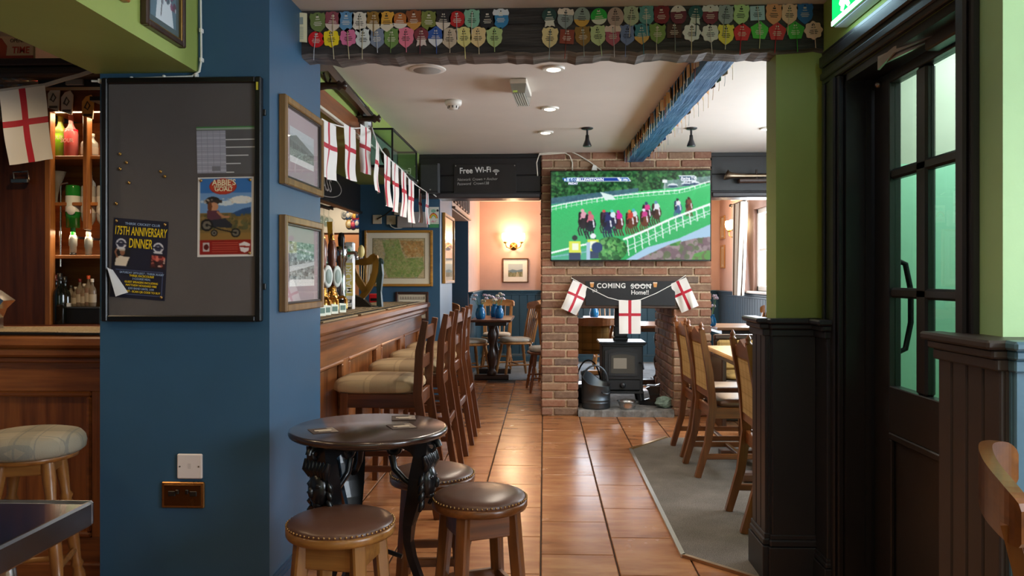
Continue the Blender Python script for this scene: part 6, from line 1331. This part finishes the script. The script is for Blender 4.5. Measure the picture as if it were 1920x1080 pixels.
for k in range(8): MB().tube([(-.095+.02*k, 0, .335), (-.082+.0155*k, 0, .26-.018*k+.001*k*k)], .0022, 5).put('string', metal('#d8b070', .3), t)
MB().path([(.10, .03, .0), (.095, .03, .12), (.10, .03, .25), (.09, .03, .36)], [.05, .04, .05, .06], [.04, .03, .05, .05], (0, 1, 0)).put('body', GD, t); MB().tube([(.10+.022*(1-k/20)*math.cos(k*.5), .03, .33+.04*(1-k/22)*math.sin(k*.5)) for k in range(18)], .012, 8).put('scroll', GD, t); MB().path([(-.09, 0, .05), (-.03, 0, .04), (.05, 0, .0)], .06, [.10, .07, .02], (0, 1, 0)).put('drip_foot', metal('#4a4642', .35), t); MB().lathe([(.05, 0), (.05, .015), (0, .018)], 20, (.05, .03, 0)).put('base', plain('#151517', .3), t)
for k, px in enumerate((603, 613, 627, 642)):
    p = PX(px, 582, -1.27); o = MB().prism([(-.03, 0), (.03, 0), (.03, .055), (-.03, .06)], -.004, .004).put('tap_card', plain('#cfd4c4', .45), None, (-1.27, p.y, BZ+.008), PI/2-.5); MB().box(-.022, .022, -.0055, -.004, .015, .045).put('print', plain('#4a6a5a', .5), o); tag(o, 'small standing price card below the beer taps, %s from the pillar' % ORD[k], 'card', 'price cards under the beer taps')
# end of bar: red card reader and framed notice
p = PY(707, 556, 7.2); t = thing('red_box', 'small red box with a black display at the far end of the bar', 'box', (p.x, 7.1, BZ-.0015)); MB().box(-.045, .045, -.04, .04, 0, .085, .008).put('case', plain('#c01d24', .35), t); MB().box(-.03, .03, -.042, -.039, .02, .045, .001).put('display', plain('#1a1012', .2), t)
P = Paint(90, 60, '#dcd0b8'); P.rect(.03, .06, .97, .2, '#5a4a3c')
for k in range(9): P.line([(.04, .32+.07*k), (.68, .32+.07*k)], .008, '#7a6a5a', .8)
for k in range(18): P.rect(.04+.05*k, .07, .07+.05*k, .19, '#dcd0b8')
P.poly([(.78, .85), (.82, .45), (.86, .85)], '#2a2a2a'); P.line([(.7, .3), (.7, .95)], .006, '#7a6a5a')
YM = 7.45; a, b = PY(742, 547, YM), PY(804, 601, YM)
framed('notice', 'dark framed printed notice on the blue wall behind the bar end', ((a.x+b.x)/2, YM, (a.z+b.z)/2), 0, b.x-a.x, a.z-b.z, .022, .02, P, (wood('#2a1a14', '#54362a', 'X'), None), .01, '#b8aa94', None, 'notice')
# framed map
P = Paint(170, 130, '#c9b287'); P.grain(P.X >= 0, .08); lnd = P.mask([(.18, .05), (.5, .03), (.55, .3), (.62, .5), (.95, .48), (.98, .75), (.85, .97), (.3, .97), (.2, .7), (.25, .4)])
P.put(lnd, '#93a45a', .85); P.blobs(lnd, 500, ['#7f9a4a', '#a3b06a', '#b5b474', '#6f8f44', '#c0b078', '#8aa050'], .02, .5); up = P.mask([(.52, .06), (.97, .08), (.97, .45), (.7, .5), (.58, .35)]); P.blobs(up, 320, ['#c08a4a', '#cf9f60', '#b87c3c', '#d4b07c', '#a87a44'], .022, .55); P.blobs(P.X >= 0, 600, ['#8f7a50', '#d8c498', '#7a7048', '#b0985f', '#5f7a3a'], .007, .5)
for k in range(46):
    x, y = random.random(), random.random(); pts = [(x, y)]
    for j in range(5): x += random.uniform(-.06, .06); y += random.uniform(-.06, .06); pts.append((x, y))
    P.line(pts, .004, random.choice(['#a8684a', '#6a6a4a', '#8a9ab0', '#b08a50']), .6)
for q_ in (0, .985): P.rect(q_, 0, q_+.015, 1, '#8a7a58'); P.rect(0, q_, 1, q_+.015, '#8a7a58')
P.blur(2); P.grain(P.X >= 0, .1); a, b = PY(684, 432, YM), PY(812, 537, YM)
framed('map', 'large gilt framed old county map on the blue wall at the bar end', ((a.x+b.x)/2, YM, (a.z+b.z)/2), 0, b.x-a.x, a.z-b.z, .024, .025, P, (wood('#8a5a1e', '#c8923e', 'X', rough=.3), None), .05, '#ecdfc6', None, 'map')
# sockets, trunking and drawing above the map
for px0, py0, px1, py1, lab in ((699, 403, 716, 420, 'leftmost beige socket plate above the framed map'), (725, 404, 742, 421, 'beige socket plate second from the left above the map'), (739, 380, 756, 403, 'beige socket plate high above the map behind the bunting'), (757, 389, 768, 406, 'narrow beige plate high above the map')):
    t, w, h = plate('wall_plate', lab, px0, py0, px1, py1, plain('#cfc0a8', .4), YM)
    MB().box(-w*.35, w*.35, -.0135, -.0115, -h*.3, h*.3, .001).put('rocker', plain('#bfae94', .4), t)
o = MB().tube([PY(x, y, YM-.02) for x, y in ((707, 411), (722, 403), (738, 390), (746, 383))], .006, 6).put('cable', plain('#241a14', .5)); tag(o, 'dark flex from the leftmost plate up to the high plate', 'cable')
o = MB().tube([PY(x, y, YM-.018) for x, y in ((731, 420), (734, 425), (741, 428), (752, 427.5), (770, 420), (784, 400))], .005, 6).put('cable', plain('#d8d4cc', .5)); tag(o, 'white flex looping from the second plate along the cable boxes', 'cable')
for x0, x1, y0, lab in ((746, 774, 406, 'left'), (774, 803, 398, 'right')):
    a, b = PY(x0, y0, YM), PY(x1-.3, 427, YM); o = MB().box(a.x, b.x, YM-.05, YM, b.z, a.z, .006).put('cable_box', plain('#a8a09c', .5)); tag(o, 'grey cable cover box above the framed map, %s one of two' % lab, 'box')
P = Paint(40, 60, '#d8d8cc'); P.rect(0, .82, 1, 1, '#3f8a5a'); P.ell(.45, .2, .25, .08, '#7fb09a'); 
for r, c in ((.42, '#c83a2a'), (.36, '#e0902a'), (.30, '#e8c83a'), (.24, '#4a9a4a'), (.18, '#d8d8cc')): P.put((((P.X-.45)/r)**2+((P.Y-.55)/(r*.62))**2 <= 1) & (P.Y < .55), c)
for k in range(6): P.line([(.1+.15*k, .95), (.12+.15*k, .75)], .04, '#4f9a5a')
P.blobs(P.mask([(.1, .65), (.9, .65), (.9, .74), (.1, .74)]), 12, ['#d88a9a', '#c86a7a'], .04); P.ell(.85, .18, .12, .06, '#2a2a2e')
a, b, c = PY(804.5, 388, YM-.004), PY(823, 388, YM-.004), PY(804.5, 427, YM-.004); t = thing('drawing', 'child\'s rainbow drawing pinned at the corner of the blue wall', 'drawing', a); P.put_on('sheet', (0, 0, 0), b-a, c-a, mPRINT, t)
# big picture on the return of the map wall
XM = -.972; a, b = PX(829, 396, XM), PX(847.5, 540, XM)
P = Paint(60, 60, '#c8c4b4'); P.rect(0, .55, 1, 1, '#8f9a80'); P.rect(0, 0, 1, .5, '#d0c4b0')
framed('picture', 'gilt framed glazed picture on the blue wall return near the alcove', (XM, (a.y+b.y)/2, 1.55), PI/2, b.y-a.y, .68, .03, .03, P, (wood('#8a5a1e', '#c8923e', 'Z', rough=.3), None), .08, '#c8bca8')
# ================================================================== back bar at the left
BB = W3('#3a1a0c', '#6e3818', rough=.4); BL_ = W3('#7a4420', '#b3743a', rough=.4)
bk = thing('back_bar', 'dark wooden back bar with lit bottle shelves left of the pillar', 'back bar', (-3.42, 4.72, 0))
xs0 = PY(85, 400, 4.72).x+3.42; xs1 = 1.35
MB().box(0, xs0, 0, .04, 0, 2.41).put('side_panel', BB['Z'], bk); MB().box(xs0, xs0+.035, -.01, .045, .98, 2.27, .003).put('shelf_upright', BL_['Z'], bk)
MB().box(0, xs1, .36, .4, .9, 2.27).put('back_board', BL_['X'], bk); MB().box(-.0, xs1, -.05, .4, .93, .985, .004).put('worktop', BB['X'], bk); MB().box(xs0, xs1, 0, .4, 0, .93).put('cupboard', BB['Z'], bk)
xm = PY(155, 300, 4.72).x+3.42
MB().box(xm, xm+.025, .0, .06, 1.56, 2.27, .003).put('shelf_upright', BL_['Z'], bk)
zsh = [PY(120, 290, 4.72).z, PY(120, 378, 4.72).z, PY(120, 478, 4.72).z]
for z in zsh: MB().box(.01, xs1, .041, .36, z-.022, z, .003).put('shelf', BL_['X'], bk)
MB().box(xs0, xs1, -.01, .4, 2.27, 2.41).put('fascia', BB['X'], bk)
def bottle(name, lab, x, y, z, h, r, col, group, liquid=None, capc=None, label=None, flip=False, dens=.55, fill=.6):
    t = thing(name, lab, 'bottle', (x, y, z), 0, group); f = (lambda q: [(a, h-b) for a, b in reversed(q)]) if flip else (lambda q: q)
    pr = [(r*.9, 0), (r, .01), (r, h*.56), (r*.9, h*.64), (r*.45, h*.74), (r*.34, h*.8), (r*.34, h*.93), (r*.38, h*.94), (r*.38, h)]
    MB().lathe(f(pr), 16).put('glass', bottle_glass(col, dens), t)
    if liquid: MB().lathe(f([(r*.86, .006), (r*.93, .014), (r*.93, h*fill), (0, h*fill)]), 14).put('liquid', plain(liquid, .2), t)
    if capc: MB().lathe(f([(r*.4, h*.88), (r*.41, h*1.0), (0, h*1.005)]), 12).put('cap', plain(capc, .35), t)
    if label: MB().lathe([(r*1.012, z0) for z0 in ((h*.14, h*.44) if not flip else (h*.5, h*.8))], 16).put('paper_label', plain(label, .5), t)
    return t
YS = 4.86
def bx(px): return PY(px, 300, YS).x
o = bottle('bottle', 'bottle of bright yellow green sour liqueur on the top back bar shelf', bx(113), YS, zsh[0], .27, .043, '#c8e070', 'bottles on the back bar', '#9fd42a', None, None, dens=.3, fill=.55)
text('lettering', 'SOUR', .034, (.004, -.046, .11), FRONT, plain('#e4f4c0', .4), o, .0006, 'CENTER', .9, .1, 1, .001)
o = bottle('bottle', 'bottle of bright red sour liqueur on the top back bar shelf', bx(135), YS-.01, zsh[0], .265, .042, '#d8a0a0', 'bottles on the back bar', '#cf1426', None, None, dens=.3, fill=.66)
text('lettering', 'SOUR', .034, (.0, -.0445, .09), FRONT, plain('#f0c8c8', .4), o, .0006, 'CENTER', .9, .1, 1, .001)
bottle('bottle', 'clear bottle partly behind the yellow green liqueur', bx(97), YS+.1, zsh[0], .28, .04, '#d8dcd4', 'bottles on the back bar', None, '#c8c4b8', '#d0c8b8')
for px, c, lab in ((163, '#8a3a34', 'squat red labelled jar at the right of the top shelf'), (173, '#a8a8a0', 'squat clear jar at the edge of the top shelf')): bottle('bottle', lab, bx(px), YS, zsh[0], .15, .035, '#d0d0cc', 'bottles on the back bar', None, c, '#b8b0a8')
t = thing('cocktail_glass', 'fluted sundae glass on the middle back bar shelf', 'glass', (bx(106), YS, zsh[1]), 0, 'glasses on the back bar'); MB().lathe([(.034, 0), (.03, .006), (.008, .014), (.01, .06), (.02, .10), (.055, .2), (.053, .2), (.017, .10), (0, .08)], 18).put('bowl', bottle_glass('#e0d8c8', .3), t)
bottle('bottle', 'small clear bottle at the right of the middle shelf', bx(170), YS, zsh[1], .2, .03, '#d8d8d0', 'bottles on the back bar', None, '#1a1a1a', '#c8c8c4')
def optic(px, ptop, pbot, lab, col, liquid, label, emb):
    a, b = PY(px, ptop, 4.80), PY(px, pbot, 4.80); h = (a.z-b.z); t = bottle('optic_bottle', lab, a.x, 4.80, b.z, h, .042, col, 'spirit bottles upside down on optics', liquid, None, label, True, .6, .8)
    o = MB().lathe([(0, .004), (.026, .003), (.028, 0)], 18).put('round_label', plain(emb, .4), t, (.012, -.041, h*.52)); o.rotation_euler.x = PI/2
    MB().lathe([(.012, -.09), (.02, -.085), (.02, -.05), (.024, -.045), (.024, -.005), (.018, .02), (0, .02)], 14).put('optic_measure', bottle_glass('#b0b4b4', .6), t); MB().lathe([(.008, -.115), (.018, -.11), (.02, -.09), (0, -.09)], 12).put('valve', plain('#17171a', .4), t)
    MB().box(-.012, .012, .03, .3, h*.0, h*.04).put('clamp_arm', metal('#8a8c90', .3), t); return t
optic(137, 348, 447, 'green spirit bottle with round white label, upside down on its optic', '#2f9a3c', '#1c7a2c', '#d8dcd4', '#e8e4e0'); optic(166, 349, 450, 'clear spirit bottle with a pale label, upside down on its optic', '#c8c4bc', None, '#c4bcb0', '#d8b8b8'); optic(195, 349, 450, 'clear bottle at the pillar edge, upside down on its optic', '#c8c4bc', None, '#c4bcb0', '#d8d0c8')
o = MB().tube([PY(113, 500, 4.78), PY(114, 350, 4.78), PY(116, 345, 4.78), PY(128, 343, 4.78)], .006, 8).put('optic_rail', metal('#b0aca4', .25)); tag(o, 'thin chrome rail of the optic stand on the back bar', 'rail')
wt_ = .985
for px, h, c, cp_, lb, y, lab in ((104, .30, '#131614', '#5a1418', '#c8c4bc', 4.80, 'dark wine bottle with red foil at the left of the worktop'), (112, .31, '#10140f', '#1a1a1a', None, 4.76, 'dark wine bottle with black foil in front on the worktop'), (121, .29, '#141812', '#1a1a1a', '#c4beb0', 4.81, 'dark wine bottle with cream label on the worktop')): bottle('wine_bottle', lab, PY(px, 560, y).x, y, wt_, h, .038, c, 'wine bottles on the back bar worktop', None, cp_, lb, dens=.9)
bx2 = thing('black_crate', 'low black box on the back bar worktop under the small bottles', 'box', (PY(152, 560, 4.82).x, 4.86, wt_)); MB().box(-.10, .14, -.08, .1, 0, .10, .004).put('case', plain('#141415', .45), bx2); MB().box(-.102, .142, -.084, -.078, .094, .106, .002).put('rim', metal('#8a8680', .4), bx2)
for k, (px, h, lq, cp_) in enumerate(((133, .13, '#6a4a2a', '#2a2420'), (142, .12, '#8a6a3a', '#b8b0a0'), (150, .17, '#8a3a1c', '#6a1a14'), (158, .14, '#a87a3a', '#c8c0b0'), (166, .19, '#b0501c', '#c84a1c'), (173, .17, '#8a5a34', '#d8d0c4'))): bottle('small_bottle', 'small spirit bottle standing on the black box, %s from the left' % ORD[k], PY(px, 540, 4.84).x, 4.84, wt_+.106, h, .024, '#c8b8a0', 'small spirit bottles on the back bar', lq, cp_, '#b8a890', dens=.3)
# pump clips on the shelf edge, price cards
for k, (px, py, c, c2) in enumerate(((101, 185, '#b8b8b0', '#4a4a48'), (126, 192, '#c4c4bc', '#4a4a48'), (165, 200, '#c89a4a', '#3a2a1c'))):
    p = PY(px, py, 4.69); o = MB().prism([(-.035, -.055), (.03, -.075), (.038, .045), (.02, .07), (-.012, .06), (-.035, .03)], -.004, .004).put('pump_clip', plain(c, .4), None, p, 0); MB().tube([(-.02, -.005, -.01), (0, -.006, .03), (.015, -.006, .005), (.0, -.006, -.02), (-.015, -.006, -.005)], .004, 6).put('emblem', plain(c2, .4), o); MB().box(-.026, .024, -.0055, -.004, -.058, -.044).put('print', plain(c2, .4), o); tag(o, '%s pump clip pinned to the back bar fascia, %s from the left' % ('gold' if k == 2 else 'grey', ORD[k]), 'pump clip', 'pump clips on the back bar')
p = PY(42, 332, 4.69); o = MB().tube([(-.05, 0, -.02), (-.055, 0, .03), (.035, 0, .035), (.04, 0, -.02)], .007, 8).box(-.06, .045, -.02, .0, -.035, -.012, .003).put('towel_hook', metal('#a8a29a', .3), None, p); tag(o, 'silver bracket on the dark wood panel under the flag', 'bracket')
# overhead beam, sign and glass rack at the left
ob = thing('gantry_shelf', 'dark wooden gantry shelf above the left bar', 'gantry', (-2.9, 3.5, 2.0)); a, b = PY(0, 116, 3.5), PY(0, 141, 3.5); MB().box(-.7, 1.15, 0, .3, b.z-2.0, a.z-2.0-.02, .006).put('shelf_board', rough_beam('#17110e', '#3c332d'), ob); MB().box(-.7, 1.15, -.02, .3, a.z-2.0-.02, a.z-2.0+.01, .005).put('moulding', mBLACK, ob); 
a, b = PY(-20, 68, 3.52), PY(62, 109, 3.52); sgn = thing('vintage_sign', 'cream vintage sign with red lettering on the gantry shelf', 'sign', ((a.x+b.x)/2, 3.53, (PY(0, 109, 3.52).z+a.z)/2)); w, h = (b.x-a.x)/2, (a.z-b.z)/2
MB().box(-w, w, -.008, .008, -h, h, .002).put('panel', plain('#c8b496', .5), sgn); MB().box(-w, w, -.0095, -.0075, -h, -h+.012).put('red_border', plain('#a03a26', .5), sgn); text('lettering', 'TIME', .042, (w*.42, -.009, -h*.55), FRONT, plain('#b03a24', .5), sgn, .0005, 'CENTER', .9, .1, 1, .0008); text('lettering', 'OPENING', .024, (w*.4, -.009, h*.42), FRONT, plain('#3a2a22', .5), sgn, .0005, 'CENTER', .9, .1)
MB().prism([(-w, -h+.012), (-w*.25, -h+.012), (-w*.2, h*.1), (-w*.45, h*.8), (-w, h*.8)], -.0095, -.0075).put('painted_figure', plain('#a8482e', .5), sgn)
gm2 = wineglass(); zz = PY(0, 143, 3.5).z
for k, (px, y) in enumerate(((4, 3.56), (20, 3.56), (38, 3.56), (55, 3.56), (12, 3.68), (30, 3.68), (48, 3.68))):
    o = put_mesh('wine_glass', gm2, None, (PY(px, 150, y).x, y, zz)); tag(o, 'wine glass hanging under the left gantry shelf, %s from the left in the %s row' % (ORD[k % 4], 'front' if k < 4 else 'back'), 'wine glass', 'wine glasses hanging at the left bar')
a, b = PY(126, 147, 3.6), PY(158, 160, 3.6); o = MB().box(a.x, b.x, 3.585, 3.6, b.z, a.z, .001).put('price_card', plain('#8a8684', .5)); tag(o, 'small grey notice card on the dark gantry end', 'card')
MB().box(PY(72, 140, 3.6).x+2.9, 1.15, .1, .16, PY(72, 164, 3.6).z-2.0, b.z+.03-2.0).put('gantry_end', mBLACK, ob)
# red and chrome tap on the left bar
p = PY(0, 608, 3.42); t = thing('beer_font', 'chrome beer font with a red front at the left edge of the short bar', 'beer tap', (p.x-.02, 3.42, 1.036)); MB().path([(-.01, 0, 0), (-.012, 0, .06), (0, 0, .11), (.03, 0, .155)], [.06, .06, .065, .08], [.05, .055, .065, .08], (0, 1, 0)).put('column', CHR, t); MB().box(-.016, .02, -.036, -.028, .01, .10, .003).put('red_panel', plain('#b01824', .3), t)
# ================================================================== far room
def sconce(name, lab, loc, rz, ls):
    t = thing(name, lab, 'wall lamp', loc, rz); BRS = metal('#9a6f3a', .3)
    MB().lathe([(.06, 0), (.055, .012), (.03, .02), (.02, .035), (0, .04)], 24).put('back_plate', BRS, t).rotation_euler.x = PI/2
    for s in (-1, 1):
        MB().tube([(0, -.03, -.0), (s*.05, -.06, -.035), (s*.105, -.08, -.01), (s*.12, -.08, .05)], .008, 8).put('arm', BRS, t); MB().lathe([(.008, .04), (.03, .055), (.03, .062), (.012, .07), (.012, .09)], 16, (s*.12, -.08, 0)).put('lamp_cup', BRS, t)
        MB().lathe([(.028, .075), (.05, .11), (.056, .15), (.05, .19), (.042, .195)], 20, (s*.12, -.08, 0)).put('glass_shade', emit('#ffdba4', ls), t)
    return t
p = PY(963, 462, 12.05); sconce('wall_lamp', 'brass double wall lamp with glowing shades on the far pink wall', (p.x, 12.05, p.z), 0, 12); point('wall_lamp_glow', (p.x, 11.86, p.z+.14), 15, (1, .72, .42), .07)
p = PX(1382, 440, 2.62); sconce('wall_lamp', 'brass wall lamp with glowing shades beside the striped curtain', (2.62, p.y, p.z), -PI/2, 12); point('wall_lamp_glow', (2.44, p.y, p.z+.14), 13, (1, .72, .42), .07)
P = Paint(60, 46, '#b9c0c0'); P.rect(0, .5, 1, 1, '#8f8a6c'); P.poly([(0, .55), (.3, .42), (.6, .5), (1, .4), (1, .6), (0, .7)], '#6a7f8a'); P.blobs(P.mask([(0, .6), (1, .6), (1, 1), (0, 1)]), 60, ['#7a7450', '#a09a74', '#5f6a4a'], .04); P.poly([(.5, 1), (.6, .6), (.66, .6), (.75, 1)], '#b8a888')
a, b = PY(942, 484, 12.05), PY(991, 530, 12.05); framed('picture', 'small framed landscape picture under the lamp on the far pink wall', ((a.x+b.x)/2, 12.05, (a.z+b.z)/2), 0, b.x-a.x, a.z-b.z, .018, .02, P, (wood('#3a2414', '#6a4426', 'X'), None), .07, '#e8e0d2', None)
for py, lab in ((428, 'upper'), (482, 'lower')):
    a, b = PX(1351.5, py, 2.62), PX(1361, py, 2.62); framed('picture', 'small gilt framed picture on the right far wall, %s of two' % lab, (2.62, (a.y+b.y)/2, a.z), -PI/2, abs(a.y-b.y)*.8, .34, .025, .02, Paint(20, 20, '#c8a878'), (wood('#7a4a1e', '#b3803e', 'Z'), None), .03, '#d8c8a8')
t = thing('motion_sensor', 'white ceiling corner motion sensor above the right wall lamp', 'sensor', PX(1377, 366, 2.60)); MB().box(-.05, .03, -.05, .05, -.07, .07, .012).put('case', plain('#e4e0d8', .4), t); MB().ball((-.05, 0, -.03), (.012, .03, .03), 10, 8).put('lens', plain('#9a948c', .3), t)
# curtain: folded cloth beside window_2
cu = thing('curtain', 'pale curtain with brown stripes hanging beside the far window', 'curtain', (2.5, 10.35, 2.22)); q = MB(); nf = 60; vs = []
for j in range(13):
    d = j/12
    for i in range(nf+1):
        s_ = i/nf; vs.append((.035*math.sin(s_*PI*11+.4*d)+.01*math.sin(s_*29)-.04*d, -.30*(1-.25*d)+.62*s_*(1-.45*d)-.02, -1.18*d))
for j in range(12):
    for i in range(nf):
        k = j*(nf+1)+i; mi = 1 if i % 15 in (3, 4) else (2 if i % 15 in (10,) else 0)
        q.add([vs[k], vs[k+1], vs[k+nf+2], vs[k+nf+1]], [(0, 1, 2, 3)], mi, True)
me = q.mesh('cloth', [plain('#d4cec2', .85), plain('#6a5444', .85), plain('#a08c78', .85)])
import bmesh
bm = bmesh.new(); bm.from_mesh(me); bmesh.ops.remove_doubles(bm, verts=bm.verts, dist=1e-5); bm.to_mesh(me); bm.free(); put_mesh('cloth', me, cu)
MB().tube([(-.0, -.95, .01), (0, .45, .01)], .012, 10).put('curtain_pole', metal('#3a3430', .4), cu); MB().ball((0, .47, .01), .025, 10, 8).put('pole_finial', metal('#3a3430', .4), cu)
# left curtain edge beside the pier
cl_ = thing('curtain', 'pale curtain edge showing beside the brick pier in the far room', 'curtain', (.10, 11.93, 2.2)); q = MB(); vs = [(-.12*(.35+.65*(j/10)**.6)+.24*(i/24)*(.35+.65*(j/10)**.6)-.0+.12*(1-(.35+.65*(j/10)**.6)), .025*math.sin(i*1.3), -1.3*j/10) for j in range(11) for i in range(25)]
q.add(vs, [(j*25+i, j*25+i+1, (j+1)*25+i+1, (j+1)*25+i) for j in range(10) for i in range(24)], 0, True).put('cloth', plain('#d8d2c6', .85), cl_); MB().tube([(-.16, 0, .01), (.6, 0, .01)], .012, 10).put('curtain_pole', metal('#3a3430', .4), cl_)
# header pictures and shelf photos along the picture rail
for k in range(6):
    y = 8.62+.30*k; framed('picture', 'small framed photograph along the wooden header over the alcove, %s from the near end' % ORD[k], (-.97, y, 2.20), PI/2, .19, .26, .022, .02, Paint(16, 20, ['#a89a88', '#c8b8a0', '#8a8478', '#b0a494', '#c0b098', '#9a8c7a'][k]), (wood('#2a1a12', '#4a2e1c', 'Z'), None), .03, '#c8bca8')['group'] = 'photographs along the alcove header'
MB().box(-.97, -.935, 8.43, 10.3, 2.0, 2.025, .004).put('trim_9', wood('#7a5a44', '#a8866a', 'Y')); tag(bpy.data.objects['trim_9'], 'wooden picture ledge along the alcove header', 'ledge', None, 'structure')
# vases and flowers
VG = bottle_glass('#1c86c8', .75); FLW = [plain('#e8e0ea', .7), plain('#d8c8dc', .7), plain('#e8e4d0', .7)]
def vase(x, y, z, lab, s=1., fl=6, flw=True):
    t = thing('vase', lab, 'vase', (x, y, z), random.random(), 'blue glass vases in the far room'); MB().lathe([(.045*s, 0), (.058*s, .01*s), (.064*s, .06*s), (.05*s, .12*s), (.034*s, .145*s), (.038*s, .15*s), (.034*s, .165*s), (.04*s, .175*s), (.036*s, .175*s), (.028*s, .14*s), (.045*s, .07*s), (0, .02*s)], 20).put('glass', VG, t)
    if flw:
        for k in range(fl):
            a = k*2.4; r = .03+.055*random.random(); tip = (r*math.cos(a)*1.4, r*math.sin(a)*1.4, .2+.13*random.random()); MB().tube([(0, 0, .1), (tip[0]*.5, tip[1]*.5, .18), tip], .003, 5).put('stem', plain('#4f7a44', .6), t)
            q = MB()
            for j in range(6): q.ball((tip[0]+.016*math.cos(j), tip[1]+.016*math.sin(j), tip[2]+.006*(j % 3)), (.014, .014, .01), 6, 4)
            q.put('blossom', random.choice(FLW), t)
    return t
for px, yy, lab, s, f in ((901, 9.9, 'blue glass vase with white flowers, left one on the vase table', 1., 6), (928, 10.35, 'blue glass vase with pink flowers in the middle of the vase table', .95, 7), (936, 10.1, 'blue glass vase with flowers, right one on the vase table', .9, 5)): vase(PY(px, 590, yy).x, yy, .757, lab, s, f)
vase(.64, 10.25, .757, 'blue glass vase glimpsed through the fireplace', .9, 4)
make_table('dining_table', 'wooden table with a blue vase glimpsed through the fireplace', (.82, 10.4, .006), 0, .6, .6, .75, W3('#7a4c24', '#a8743c'), wood('#8a5a30', '#b88850', 'X', rough=.35), 1)
vase(1.80, 8.65, .751, 'small vase with white blossom right of the chimney', .7, 5)
# notices on the lobby wall seen through the door glass
for y, z, w, h, c, lab in ((2.95, 1.52, .16, .42, '#e0b8a8', 'pink paper notice on the lobby wall'), (2.86, 1.40, .12, .30, '#e8d4c8', 'pale paper notice with red print on the lobby wall')):
    o = MB().box(2.296, 2.3, y-w/2, y+w/2, z-h/2, z+h/2).put('notice', plain(c, .6)); q = MB()
    for k in range(5): q.box(2.2945, 2.2962, y-w*.35, y+w*.3, z+h*.3-.05*k, z+h*.3-.05*k+.018)
    q.put('print', plain('#a04a44', .6), o); tag(o, lab, 'notice')
